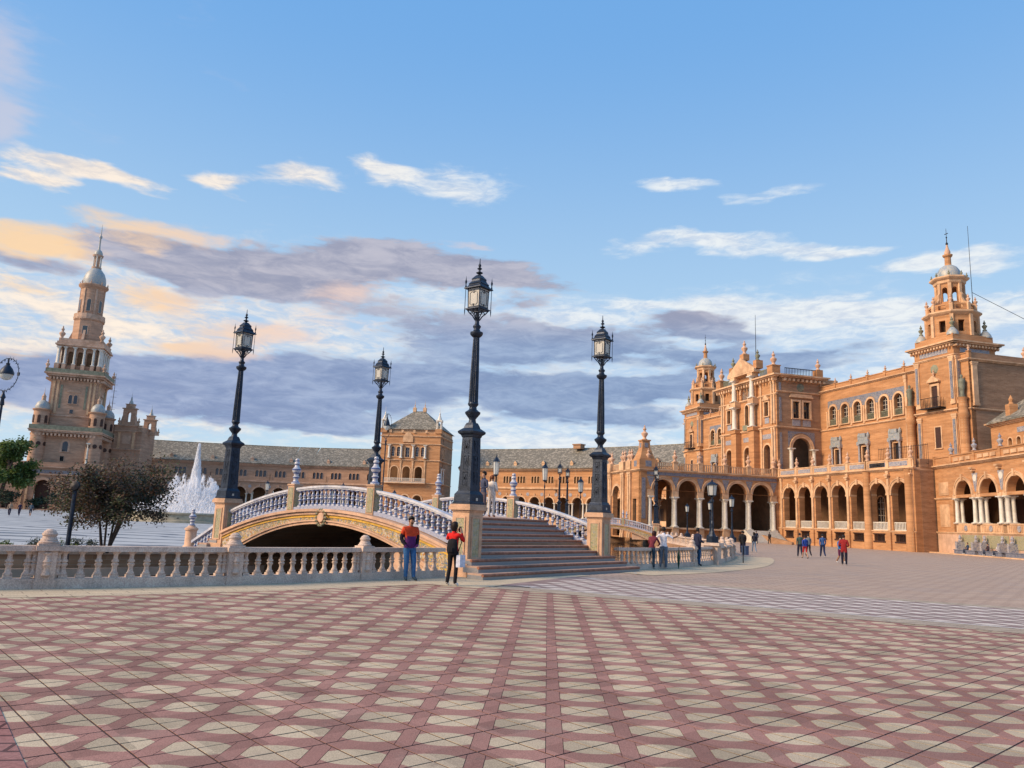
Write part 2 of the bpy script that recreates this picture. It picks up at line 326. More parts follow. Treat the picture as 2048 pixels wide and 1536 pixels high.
def copy_tree(o, parent=None):
    c = o.copy(); C.objects.link(c); c.parent = parent
    for ch in o.children: copy_tree(ch, c)
    return c
_cache = {}
def shared(key, fn):
    if key not in _cache: _cache[key] = fn()
    return _cache[key]
def column_mesh(m=None):      # unit height, radius .1
    m = m or MARBLE
    return shared(('col', m.name), lambda: MB().box(-.15, .15, -.15, .15, 0, .03).lathe([(.14, .03), (.145, .05), (.11, .065), (.105, .08), (.10, .3), (.085, .84), (.10, .85), (.10, .865), (.085, .87), (.11, .92), (.15, .96)], 12, cap=False).box(-.16, .16, -.16, .16, .96, 1.0).mesh('column', m, 50))
def column(parent, M0, x, y, z0, z1, r=.3, m=None, name='column'):
    return put(name, column_mesh(m), parent, M0 @ TR(x, y, z0, 0, r / .1, r / .1, z1 - z0))
URN = [(.30, 0), (.30, .06), (.20, .08), (.16, .16), (.20, .22), (.34, .36), (.36, .44), (.26, .50), (.14, .56), (.10, .62), (.17, .66), (.20, .72), (.12, .80), (.06, .86), (.08, .91), (.0, 1.0)]
def urn_mesh(m): return shared(('urn', m.name), lambda: MB().lathe(URN, 10).mesh('finial', m, 60))
def urn(parent, M0, x, y, z, h, m=None, name='finial', sx=1.):
    return put(name, urn_mesh(m or MARBLE), parent, M0 @ TR(x, y, z, 0, h * .62 * sx, h * .62 * sx, h))
def pane_mesh(wd, h, arched, bars, gm, key):
    def mk():
        mb = MB(); r = wd / 2
        poly = [(-r, 0), (r, 0)] + ([(r * math.cos(math.pi * i / 10), h - r + r * math.sin(math.pi * i / 10)) for i in range(11)] if arched else [(r, h), (-r, h)])
        mb.extr(poly, 0, .05, 0)
        if bars:
            for i in range(1, bars[0]): xx = -r + wd * i / bars[0]; mb.box(xx - .035, xx + .035, -.05, 0, 0, h - (r * .2 if arched else 0), 1)
            for i in range(1, bars[1]): zz = h * i / bars[1]; mb.box(-r * .97, r * .97, -.045, 0, zz - .03, zz + .03, 1)
        return mb.mesh('pane', [gm, MULL])
    return shared(('pane', round(wd, 2), round(h, 2), arched, bars, gm.name), mk)
def window(parent, M0, cx, wd, zs, zp, arched, y=.3, bars=None, gm=None, frame=None, fw=.16, fy=-.08, name='window', sill=True):
    """a window: surround (part) > pane, sill"""
    h = zp - zs + (wd / 2 if arched else 0); M1 = M0 @ TR(cx, 0, zs)
    def mk():
        mb = MB(); r = wd / 2
        for sx in (-1, 1): mb.box(sx * r if sx > 0 else -r - fw, r + fw if sx > 0 else -r, fy, .02, 0, zp - zs)
        if arched: mb.ring(0, zp - zs, r, r + fw, fy, .02, 12)
        else: mb.box(-r - fw, r + fw, fy, .02, zp - zs, zp - zs + fw)
        return mb.mesh('window_surround', frame or TRIM)
    o = put(name, shared(('ws', round(wd, 2), round(zp - zs, 2), arched, fw, fy, (frame or TRIM).name), mk), parent, M1)
    put('pane', pane_mesh(wd, h, arched, bars, gm or GLASS, 0), o, TR(0, y, 0))
    if sill: put('sill', shared(('sill', round(wd, 2), fw, fy, (frame or TRIM).name), lambda: MB().box(-wd / 2 - fw - .06, wd / 2 + fw + .06, fy - .1, .02, -.14, 0).mesh('sill', frame or TRIM)), o)
    return o
def cornice(name, parent, M0, x0, x1, y0, z, prof=((.0, .12), (.12, .16), (.25, .2)), m=None, dent=0.):
    """moulding stepping outwards (towards -y) from a wall at y0; prof: (projection, height) steps"""
    mb = MB(); mb.T = M0; zz = z
    for pr, h in prof: mb.box(x0 - pr, x1 + pr, y0 - pr - .04, y0 + .05, zz, zz + h); zz += h
    o = mb.build(name, m or TRIM, parent)
    if dent:
        d = MB(); d.T = M0; k = int((x1 - x0) / dent)
        for i in range(k + 1): xx = x0 + (x1 - x0) * i / k; d.box(xx - dent * .22, xx + dent * .22, y0 - prof[-1][0] * .8, y0 + .03, z - dent * .5, z + .01)
        stuff(d.build('dentils', m or TRIM, parent))
    return o
def frame(ox, oy, ang, oz=0): return Matrix.Translation((ox, oy, oz)) @ Matrix.Rotation(ang, 4, 'Z')
# ------------------------------------------------------------------ plan curves
def catmull(P, k=10):
    P = [Vector((*p, 0)) for p in P]; P = [2 * P[0] - P[1]] + P + [2 * P[-1] - P[-2]]; out = []
    for i in range(1, len(P) - 2):
        a, b, c, d = P[i - 1:i + 3]
        for j in range(k):
            t = j / k; out.append(.5 * ((2 * b) + (c - a) * t + (2 * a - 5 * b + 4 * c - d) * t * t + (3 * b - a - 3 * c + d) * t ** 3))
    return out + [P[-2]]
BANK = catmull([(-44, 2), (-34, 5), (-25, 8.6), (-17, 12.4), (-10.4, 16.5), (-6.7, 19.5), (-4, 22.4), (-1.9, 24.7), (1.3, 28.7), (4.2, 32.0), (5.6, 33.4), (7.6, 36.0), (10.9, 41.4), (14, 49), (16, 56), (17.8, 67), (18.4, 78), (19.6, 95), (20.6, 106), (21, 118), (20, 130)], 8)
def offset(cv, d):
    out = []
    for i, p in enumerate(cv):
        t = (cv[min(i + 3, len(cv) - 1)] - cv[max(i - 3, 0)]).normalized(); out.append(p + Vector((-t.y, t.x, 0)) * d)
    return out
EDGE = offset(BANK, .34); FARB = offset(BANK, 13.0)
# ------------------------------------------------------------------ ground, canal
def paving(name, c1, c2, joint, bw, bh, mortar=.02, ang=0., mott=.35, wear=(.30, .26, .25)):
    m = bpy.data.materials.new(name); m.use_nodes = True; t = NT(m.node_tree); b = t.n['Principled BSDF']; p = pos_node(t)
    r = t.node('ShaderNodeVectorRotate', rotation_type='Z_AXIS'); t.put(r.inputs['Vector'], p); r.inputs['Angle'].default_value = ang
    bt = t.node('ShaderNodeTexBrick'); t.put(bt.inputs['Vector'], r.outputs[0]); bt.inputs['Scale'].default_value = 1.; bt.inputs['Brick Width'].default_value = bw; bt.inputs['Row Height'].default_value = bh
    bt.inputs['Mortar Size'].default_value = mortar; t.put(bt.inputs['Color1'], c1); t.put(bt.inputs['Color2'], c2); t.put(bt.inputs['Mortar'], joint)
    n = t.noise(p, .45, 6, .65); n2 = t.noise(p, 30, 3, .7)
    col = t.mix(t.m('MULTIPLY', t.ramp(n, .45, .72), mott), bt.outputs[0], wear); col = t.mix(.30, col, t.mix(t.ramp(n2, .3, .7), (.2, .2, .2), (.8, .8, .8)), 'OVERLAY')
    t.put(b.inputs['Base Color'], col); b.inputs['Roughness'].default_value = .9; b.inputs['Specular IOR Level'].default_value = .06
    bn = t.node('ShaderNodeBump'); bn.inputs['Strength'].default_value = .35; bn.inputs['Distance'].default_value = .01; t.put(bn.inputs['Height'], t.m('ADD', bt.outputs['Fac'], t.m('MULTIPLY', n2, -.6))); bn.invert = True; t.l.new(bn.outputs[0], b.inputs['Normal'])
    return m
ROAD = paving('pink_grey_pavers', (.50, .38, .295), (.43, .32, .25), (.27, .195, .155), .9, .30, .035, R(-20))
def sheet_with_hole(name, outer, hole, z, m):
    bm = bmesh.new(); es = []
    for loop in (outer, hole):
        if not loop: continue
        vs = [bm.verts.new((p[0], p[1], z)) for p in loop]; es += [bm.edges.new((vs[i], vs[(i + 1) % len(vs)])) for i in range(len(vs))]
    bmesh.ops.triangle_fill(bm, use_beauty=True, use_dissolve=False, edges=es, normal=(0, 0, 1))
    for f in bm.faces:
        if f.normal.z < 0: f.normal_flip()
    me = bpy.data.meshes.new(name); bm.to_mesh(me); bm.free(); me.materials.append(m); return put(name, me)
canal = [(p.x, p.y) for p in EDGE] + [(p.x, p.y) for p in reversed(FARB)]
g = sheet_with_hole('ground', [(-900, -60), (900, -60), (900, 1500), (-900, 1500)], canal, 0, ROAD); tag(g, 'pink grey brick paving of the wide plaza ring', None, None, 'structure')
def watermat():
    m = bpy.data.materials.new('canal_water'); m.use_nodes = True; t = NT(m.node_tree); b = t.n['Principled BSDF']
    b.inputs['Base Color'].default_value = (.022, .030, .034, 1); b.inputs['Roughness'].default_value = .06; b.inputs['IOR'].default_value = 1.33
    bn = t.node('ShaderNodeBump'); bn.inputs['Strength'].default_value = .25; bn.inputs['Distance'].default_value = .03; t.put(bn.inputs['Height'], t.noise(pos_node(t), 2.2, 4)); t.l.new(bn.outputs[0], b.inputs['Normal']); return m
MB().add([(p[0], p[1], 0) for p in canal], [tuple(range(len(canal)))]).build('water', watermat(), None, TR(0, 0, -.85))['kind'] = 'structure'
mb = MB(); n = len(canal)
mb.add([(p[0], p[1], -1.2) for p in canal] + [(p[0], p[1], 0) for p in canal], [(i, (i + 1) % n, (i + 1) % n + n, i + n) for i in range(n)])
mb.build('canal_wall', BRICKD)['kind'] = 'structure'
# inner plaza: pale pavers with darker wavy courses
def plazamat():
    m = bpy.data.materials.new('pale_wave_paving'); m.use_nodes = True; t = NT(m.node_tree); b = t.n['Principled BSDF']; p = pos_node(t); x, y, z = t.sep(p)
    wv = t.m('SINE', t.m('ADD', t.m('MULTIPLY', y, 1.5), t.m('ADD', t.m('MULTIPLY', t.m('SINE', t.m('MULTIPLY', x, .55)), 1.3), t.m('MULTIPLY', t.noise(p, .35, 3), 5.0))))
    gap = t.noise(t.vm('MULTIPLY', p, (.35, 1.4, 1)), .8, 4)
    f = t.m('MULTIPLY', t.ramp(wv, .35, .8), t.ramp(gap, .34, .48))
    col = t.mix(f, t.mix(t.noise(p, 1.2, 5), (.36, .38, .39), (.50, .51, .50)), (.10, .11, .13)); t.put(b.inputs['Base Color'], col); b.inputs['Roughness'].default_value = .55; return m
inner = [(p.x, p.y) for p in FARB]; inner = [(-600, 2)] + inner + [(0, 175), (-60, 205), (-125, 190), (-600, 190)]
sheet_with_hole('plaza', inner, None, .004, plazamat())['kind'] = 'structure'

# ------------------------------------------------------------------ tiled field in the foreground
def lattice_mats():
    out = []
    for nm, c in (('cream_tile', (.455, .375, .265)), ('red_tile', (.305, .165, .138))):
        m = bpy.data.materials.new(nm); m.use_nodes = True; t = NT(m.node_tree); b = t.n['Principled BSDF']; p = pos_node(t)
        r = t.node('ShaderNodeVectorRotate', rotation_type='Z_AXIS'); t.put(r.inputs['Vector'], p); r.inputs['Angle'].default_value = R(3 + 45)
        cell = t.vm('FLOOR', t.vm('MULTIPLY', r.outputs[0], (1 / .4278,) * 3)); cx, cy, _ = t.sep(cell)
        wn = t.node('ShaderNodeTexWhiteNoise', noise_dimensions='2D'); t.put(wn.inputs['Vector'], t.xyz(cx, cy, 0))
        rnd = wn.outputs['Value']; n = t.noise(p, 1.1, 6, .7); sp = t.noise(p, 90, 2, .8); dirt = t.noise(p, 5, 5, .7)
        col = t.mix(rnd, tuple(v * .74 for v in c), tuple(v * 1.20 for v in c))
        col = t.mix(t.m('MULTIPLY', t.ramp(n, .48, .75), .42), col, (.27, .205, .175))
        col = t.mix(t.m('MULTIPLY', t.ramp(dirt, .56, .76), .5), col, (.16, .12, .10))
        col = t.mix(.42, col, t.mix(t.ramp(sp, .25, .75), (.15, .15, .15), (.85, .85, .85)), 'OVERLAY')
        t.put(b.inputs['Base Color'], col); b.inputs['Roughness'].default_value = .85; b.inputs['Specular IOR Level'].default_value = .12
        bn = t.node('ShaderNodeBump'); bn.inputs['Strength'].default_value = .35; bn.inputs['Distance'].default_value = .004; t.put(bn.inputs['Height'], sp); t.l.new(bn.outputs[0], b.inputs['Normal'])
        out.append(m)
    return out
CREAM, RED = lattice_mats(); GROUT = mat('grout', (.065, .038, .034), .9, .3, 6)
PA, AR = .605, R(-3.0)                                       # pitch and turn of the pattern
def lat(i, j): return Vector((.83 + PA * (i * math.cos(AR) - j * math.sin(AR)), 7.92 + PA * (i * math.sin(AR) + j * math.cos(AR)), 0))
# region: right of the left border line, this side of the stone border and the diagonal band
def side(p, a, b): return (b[0] - a[0]) * (p.y - a[1]) - (b[1] - a[1]) * (p.x - a[0])
LB = ((-3.19, 5.72), (-4.72, 7.71)); BAND = ((0.2, 22.2), (10.9, 16.55))
INNER = offset(BANK, -1.75)
def dist_bank(p, cv=None): return min((p - q).length for q in (cv or BANK))
def in_field(p):
    if p.y < 3.6 or p.x > 26 or p.x < -22: return False
    if side(p, *LB) > .75: return False
    if side(p, *BAND) > -.66 * 11.95: return False
    q = min(BANK, key=lambda b: (b - p).length); i = BANK.index(q); t = BANK[min(i + 1, len(BANK) - 1)] - BANK[i - 1]
    return (t.x * (p.y - q.y) - t.y * (p.x - q.x)) / t.length < -1.55
def tile_mesh(kind):
    """square set on its corner: cream at two opposite corners, red between; a joint all round. kind h: a groove closes the cream ends"""
    mb = MB(); hp = PA / 2; sc = 1 - .013 / PA * 2; gz = .0035
    def E(x): return .188 * math.sqrt(max(0, 1 - (x / .275) ** 2))
    xc = next(k / 1000 for k in range(100, 300) if E(k / 1000) < k / 1000)
    def poly(pts, mi, skirt=True):
        pts = [(a_ * sc, b_ * sc) for a_, b_ in pts]; k = len(pts)
        mb.add([(*p, gz) for p in pts] + [(*p, 0) for p in pts], [tuple(range(k))] + [(i, i + k, (i + 1) % k + k, (i + 1) % k) for i in range(k)], mi)
    if kind == 'h':
        g_ = .006
        for s in (1, -1):
            T_ = lambda pts: [(s * (a_ - hp), s * b_) for a_, b_ in pts]
            poly(T_([(0, 0), (xc, -xc), (.224, -E(.224)), (.224, E(.224)), (xc, xc)]), 0)
            poly(T_([(xc, -xc), (.224, -.224), (.224, -E(.224))]), 1); poly(T_([(xc, xc), (.224, E(.224)), (.224, .224)]), 1)
        xe = hp - .224 - g_
        poly([(-xe, -(hp - xe)), (0, -hp), (xe, -(hp - xe)), (xe, hp - xe), (0, hp), (-xe, hp - xe)], 1)
    else:
        arc = [(xc * (1 - 2 * k / 6), E(xc * (1 - 2 * k / 6)) - hp) for k in range(7)]
        for s in (1, -1): poly([(s * a_, s * b_) for a_, b_ in [(0, -hp)] + arc], 0)
        poly(list(reversed(arc)) + [(hp, 0)] + [(-a_, -b_) for a_, b_ in reversed(arc)] + [(-hp, 0)], 1)
    return mb
field = []
for i in range(-40, 46):
    for j in range(-9, 30):
        for kind, (di, dj) in (('h', (.5, 0)), ('v', (0, .5))):
            p = lat(i + di, j + dj)
            if in_field(p): field.append((p, kind))
field.sort(key=lambda e: e[0].length)
floor = MB(); xs = [lat(*e) for e in ((-40, -9), (46, -9), (46, 30), (-40, 30))]
bed = sheet_with_hole('tiled_floor', [(-4.9, 3.3), (30, 3.3), (30, 6.2), (11.2, 15.5), (0.05, 21.4)] + [(p.x, p.y) for p in offset(BANK, -1.8) if -14 < p.x < -.4][::-1] + [(-14, 10.0), (-10.5, 8.6), (-6.6, 7.4), (-4.72, 7.71), (-3.19, 5.72)], None, .004, GROUT)
bed['kind'] = 'structure'
TM = {k: tile_mesh(k) for k in 'hv'}; TME = {k: TM[k].mesh('tile', [CREAM, RED]) for k in 'hv'}
vis = [e for e in field if abs(e[0].x) < e[0].y * .72 + .6 and e[0].y > 4.6]
near = vis[:300]; near_ids = {id(e) for e in near}
for p, kind in near: put('tile', TME[kind], bed, TR(p.x, p.y, .0055 + random.uniform(-.001, .001), AR))
rest = MB()
for e in field:
    if id(e) in near_ids: continue
    rest.T = TR(e[0].x, e[0].y, .005, AR); k = TM[e[1]]
    o = len(rest.v); rest.v += [tuple(rest.T @ Vector(v)) for v in k.v]; rest.f += [tuple(q + o for q in f) for f in k.f]; rest.mi += k.mi
stuff(rest.build('far_tiles', [CREAM, RED], bed))
# left corner: plain red setts beyond the dark joint
SETT = paving('red_setts', (.33, .165, .150), (.28, .135, .125), (.10, .05, .05), .62, .21, .018, R(-10), .2)
sheet_with_hole('red_sett_strip', [(-.72, 2.42), (-3.24, 5.70), (-4.78, 7.70), (-10.6, 15.27), (-13.5, 13.2), (-18, 10.4), (-18, 2.4)], None, .0165, SETT)['kind'] = 'structure'
# pale stone border that follows the balustrade
PALE = paving('pale_border_stone', (.56, .465, .325), (.50, .415, .295), (.30, .24, .18), .75, .36, .012, R(-38), .25, (.36, .31, .26))
a, b = offset(BANK, -.1), offset(BANK, -1.78)
def ribbon(name, A, B, z, m, i0, i1):
    A, B = A[i0:i1], B[i0:i1]; k = len(A)
    return MB().add([(p.x, p.y, z) for p in A] + [(p.x, p.y, z) for p in B], [(i, i + k, i + 1 + k, i + 1) for i in range(k - 1)]).build(name, m)
ribbon('border_path', b, a, .012, PALE, 12, 66)['kind'] = 'structure'
ribbon('border_path', offset(BANK, -2.6), a, .012, PALE, 70, 112)['kind'] = 'structure'
# the diagonal band: sandy edging, white line, checker of white and lilac, sandy edging again
D = Vector((10.7, -5.65, 0)).normalized(); NV = Vector((-D.y, D.x, 0)); P0 = Vector((.2, 22.2, 0))
def bandpoly(name, u0, u1, v0, v1, z, m):
    return MB().add([tuple(P0 + D * u + NV * v + Vector((0, 0, z))) for u, v in ((u0, v0), (u1, v0), (u1, v1), (u0, v1))], [(0, 1, 2, 3)]).build(name, m)
SANDY = paving('sandy_edging', (.42, .355, .275), (.37, .31, .24), (.22, .17, .14), .42, .9, .02, R(62), .3)
LILAC = mat('lilac_paver', (.285, .215, .205), .9, .15, 2.5, c2=(.24, .175, .165), spec=.05); WHITEP = mat('white_paver', (.60, .535, .48), .85, .12, 3, c2=(.46, .40, .36), spec=.05); LINE = mat('white_line', (.62, .58, .53), .7, .1, 5)
bandpoly('sandy_edging', -.2, 40, -.98, -.05, .013, SANDY)['kind'] = 'structure'
bandpoly('pale_apron', -2.6, -.3, -1.4, 6, .0125, PALE)['kind'] = 'structure'
bandpoly('white_line', .6, 40, -.06, .07, .017, LINE)['kind'] = 'structure'
bandpoly('sandy_edging', 2.5, 40, 5.35, 6.1, .013, SANDY)['kind'] = 'structure'
ck = bandpoly('checker_band', -.4, 40, .07, 5.35, .013, LILAC); ck['kind'] = 'structure'
wt = MB()
for i in range(52):
    for j in range(11):
        u = .4 + i * .92 + (j % 2) * .46; v = .32 + j * .48
        if u > 38: continue
        wt.add([tuple(P0 + D * (u + du) + NV * (v + dv) + Vector((0, 0, .018))) for du, dv in ((-.42, 0), (0, -.225), (.42, 0), (0, .225))], [(0, 1, 2, 3)])
stuff(wt.build('white_lozenges', WHITEP, ck))

# ------------------------------------------------------------------ stone balustrade
BAL = [(.075, .06), (.085, .075), (.085, .10), (.06, .13), (.05, .20), (.055, .25), (.078, .275), (.078, .30), (.055, .315), (.055, .33), (.078, .345), (.078, .37), (.052, .40), (.045, .47), (.05, .50), (.07, .52), (.07, .545)]
BALM = MB().box(-.085, .085, -.085, .085, 0, .062).lathe(BAL, 10, cap=False).box(-.085, .085, -.085, .085, .543, .565).mesh('baluster', STONE, 45)
POSTM = MB().box(-.2, .2, -.2, .2, 0, .20).box(-.18, .18, -.18, .18, .20, .80).box(-.23, .23, -.23, .23, .80, .90).mesh('post', STONE)
CAPM = MB().box(-.2, .2, -.2, .2, .90, .95).lathe([(.19, .95), (.20, .98), (.17, 1.0), (.165, 1.03), (.15, 1.04), (.13, 1.09), (.13, 1.10), (.15, 1.12), (.15, 1.16), (.12, 1.18), (.12, 1.20), (.06, 1.25), (0, 1.255)], 14).mesh('post_cap', STONE, 40)
HALFM = MB().lathe([(r * 1.05, z + .22) for r, z in BAL], 10, cap=False).mesh('half_baluster', STONE, 45)
def arclen(cv):
    L = [0.]
    for a_, b_ in zip(cv, cv[1:]): L.append(L[-1] + (b_ - a_).length)
    return L
BL = arclen(BANK)
def at_len(s):
    for i in range(len(BL) - 1):
        if BL[i + 1] >= s: f = (s - BL[i]) / (BL[i + 1] - BL[i]); p = BANK[i].lerp(BANK[i + 1], f); t = (BANK[i + 1] - BANK[i]).normalized(); return p, math.atan2(t.y, t.x)
    return BANK[-1], 0
def len_of(x, y):
    i = min(range(len(BANK)), key=lambda k: (BANK[k] - Vector((x, y, 0))).length); return BL[i]
def balustrade(label, posts, single=True, group='stone balustrades along the canal', endposts=(True, True)):
    root = thing('stone_balustrade', label, 'balustrade', at_len(posts[0])[0], 0, group); inv = Matrix.Translation(-root.location)
    for k, s in enumerate(posts):
        if (k == 0 and not endposts[0]) or (k == len(posts) - 1 and not endposts[1]): continue
        p, a_ = at_len(s); po = put('post', POSTM, root, inv @ TR(p.x, p.y, 0, a_)); put('post_cap', CAPM, po)
        for e in (-.215, .215): put('half_baluster', HALFM, po, TR(e, 0, 0))
        put('half_baluster', HALFM, po, TR(0, -.19, 0))
    mass = MB()
    for s0, s1 in zip(posts, posts[1:]):
        n_ = max(2, round((s1 - s0) / 2.0)); seg = [at_len(s0 + (s1 - s0) * i / n_) for i in range(n_ + 1)]
        for nm, hw, z0, z1 in (('plinth', .17, 0, .22), ('rail', .14, .785, .90)):
            mb = MB()
            for (p, _), (q, _) in zip(seg, seg[1:]):
                t = (q - p).normalized(); nn = Vector((-t.y, t.x, 0)) * hw; e = t * .01
                mb.add([tuple(v) for v in (p - nn - e + Vector((0, 0, z0)), q - nn + e + Vector((0, 0, z0)), q + nn + e + Vector((0, 0, z0)), p + nn - e + Vector((0, 0, z0)), p - nn * .93 - e + Vector((0, 0, z1)), q - nn * .93 + e + Vector((0, 0, z1)), q + nn * .93 + e + Vector((0, 0, z1)), p + nn * .93 - e + Vector((0, 0, z1)))], [(3, 2, 1, 0), (4, 5, 6, 7), (0, 1, 5, 4), (1, 2, 6, 5), (2, 3, 7, 6), (3, 0, 4, 7)])
            mb.build(nm, STONE, root, inv)
        nb = round((s1 - s0) / .325)
        for i in range(1, nb):
            p, a_ = at_len(s0 + (s1 - s0) * i / nb); M1 = inv @ TR(p.x, p.y, .22, a_)
            if single: put('baluster', BALM, root, M1)
            else: mass.T = TR(p.x, p.y, .22, a_); mass.box(-.06, .06, -.06, .06, 0, .1).box(-.04, .04, -.04, .04, .1, .25).box(-.06, .06, -.06, .06, .25, .36).box(-.04, .04, -.04, .04, .36, .57)
    if not single: stuff(mass.build('balusters', STONE, root, inv))
    return root
l1, l2, l3, l4 = len_of(-9.5, 17.1), len_of(-6.7, 19.5), len_of(-4.0, 22.4), len_of(-1.9, 24.7)
balustrade('pink stone balustrade running from the planter tree to the bridge pedestal beside the man', [l1 - 8.0, l1 - 4., l1, l2, l3, l4 - .1], endposts=(True, False))
r0 = len_of(4.2, 32.0) + .55; r1 = len_of(10.9, 41.4)
balustrade('pink stone balustrade between the bridge steps and the corner pillar with a lamp', [r0] + [r0 + (r1 - r0) * k / 3 for k in (1, 2, 3)], endposts=(False, True))
r2 = len_of(20.6, 106)
k = round((r2 - r1) / 3.7)
balustrade('long pale stone balustrade curving away from the corner pillar towards the second bridge', [r1 + (r2 - r1) * i / k for i in range(k + 1)], single=False, endposts=(False, True))
# far bank: low brick planter wall with a pink coping
fb = thing('planter_wall', 'low brick planter wall with pink coping on the far side of the canal', 'wall', (FARB[30].x, FARB[30].y, 0)); inv = Matrix.Translation(-fb.location)
def sweepwall(name, cv, hw, z0, z1, m, i0, i1):
    mb = MB(); A_, B_ = offset(cv, hw)[i0:i1], offset(cv, -hw)[i0:i1]
    for i in range(len(A_) - 1):
        mb.add([(A_[i].x, A_[i].y, z0), (A_[i + 1].x, A_[i + 1].y, z0), (B_[i + 1].x, B_[i + 1].y, z0), (B_[i].x, B_[i].y, z0), (A_[i].x, A_[i].y, z1), (A_[i + 1].x, A_[i + 1].y, z1), (B_[i + 1].x, B_[i + 1].y, z1), (B_[i].x, B_[i].y, z1)], [(3, 2, 1, 0), (4, 5, 6, 7), (0, 1, 5, 4), (1, 2, 6, 5), (2, 3, 7, 6), (3, 0, 4, 7)])
    return mb.build(name, m, fb, inv)
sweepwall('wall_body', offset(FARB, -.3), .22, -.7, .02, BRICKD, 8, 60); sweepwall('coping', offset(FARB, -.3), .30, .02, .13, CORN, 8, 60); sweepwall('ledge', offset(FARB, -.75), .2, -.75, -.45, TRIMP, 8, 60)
# ------------------------------------------------------------------ the bridge
BW, BLEN, BMID = 8.43, 13.46, 6.72
def zt(s): return 1.98 - .0265 * (s - BMID) ** 2            # underside of the glazed base
def zi(s): return 1.42 - .0435 * (s - BMID) ** 2            # soffit of the arch
CBAL = [(.065, .05), (.07, .07), (.05, .10), (.035, .14), (.04, .19), (.07, .24), (.078, .27), (.06, .30), (.04, .33), (.06, .36), (.075, .39), (.06, .43), (.038, .48), (.034, .53), (.05, .56), (.062, .58)]
CBM = shared('cb', lambda: MB().box(-.07, .07, -.07, .07, 0, .05).lathe(CBAL, 9, cap=False).box(-.065, .065, -.065, .065, .58, .62).mesh('baluster', CERW, 45))
CFIN = shared('cf', lambda: MB().lathe([(.17, 0), (.17, .06), (.11, .10), (.09, .2), (.13, .26), (.13, .3), (.09, .33), (.10, .42), (.17, .5), (.18, .58), (.11, .66), (.08, .74), (.11, .80), (.11, .84), (.07, .88), (.09, .95), (.07, 1.0), (0, 1.02)], 12).mesh('finial', CERW, 45))
PEDB = MB().box(-.40, .40, -.40, .40, 0, .42).box(-.35, .35, -.35, .35, .42, 2.04).box(-.38, .38, -.38, .38, 2.04, 2.10).box(-.45, .45, -.45, .45, 2.10, 2.22).box(-.42, .42, -.42, .42, 2.22, 2.285).mesh('pedestal', PED)
PANM = MB().box(-.17, .17, -.016, .0, .62, 1.84).mesh('tile_panel', OTILE)
PFRM = MB().box(-.22, -.17, -.03, .0, .57, 1.89).box(.17, .22, -.03, 0, .57, 1.89).box(-.17, .17, -.03, 0, 1.84, 1.89).box(-.17, .17, -.03, 0, .57, .62).mesh('panel_frame', PED)
RAILM = mat('glazed_rail', (.58, .59, .63), .3, .14, 6, c2=(.32, .36, .48))
def strip(mb, ss, lo, hi, w0, w1, mi=0):
    """slab between two curves over s, from w0 to w1 across"""
    k = len(ss); vs = []
    for s in ss: vs += [(w0, s, lo(s)), (w1, s, lo(s)), (w1, s, hi(s)), (w0, s, hi(s))]
    fs = [(0, 1, 2, 3), tuple(4 * (k - 1) + q for q in (3, 2, 1, 0))]
    for i in range(k - 1):
        a, b = 4 * i, 4 * i + 4
        fs += [(a, b, b + 1, a + 1), (a + 1, b + 1, b + 2, a + 2), (a + 2, b + 2, b + 3, a + 3), (a + 3, b + 3, b, a)]
    return mb.add(vs, fs, mi)
def rng(a, b, n): return [a + (b - a) * i / n for i in range(n + 1)]
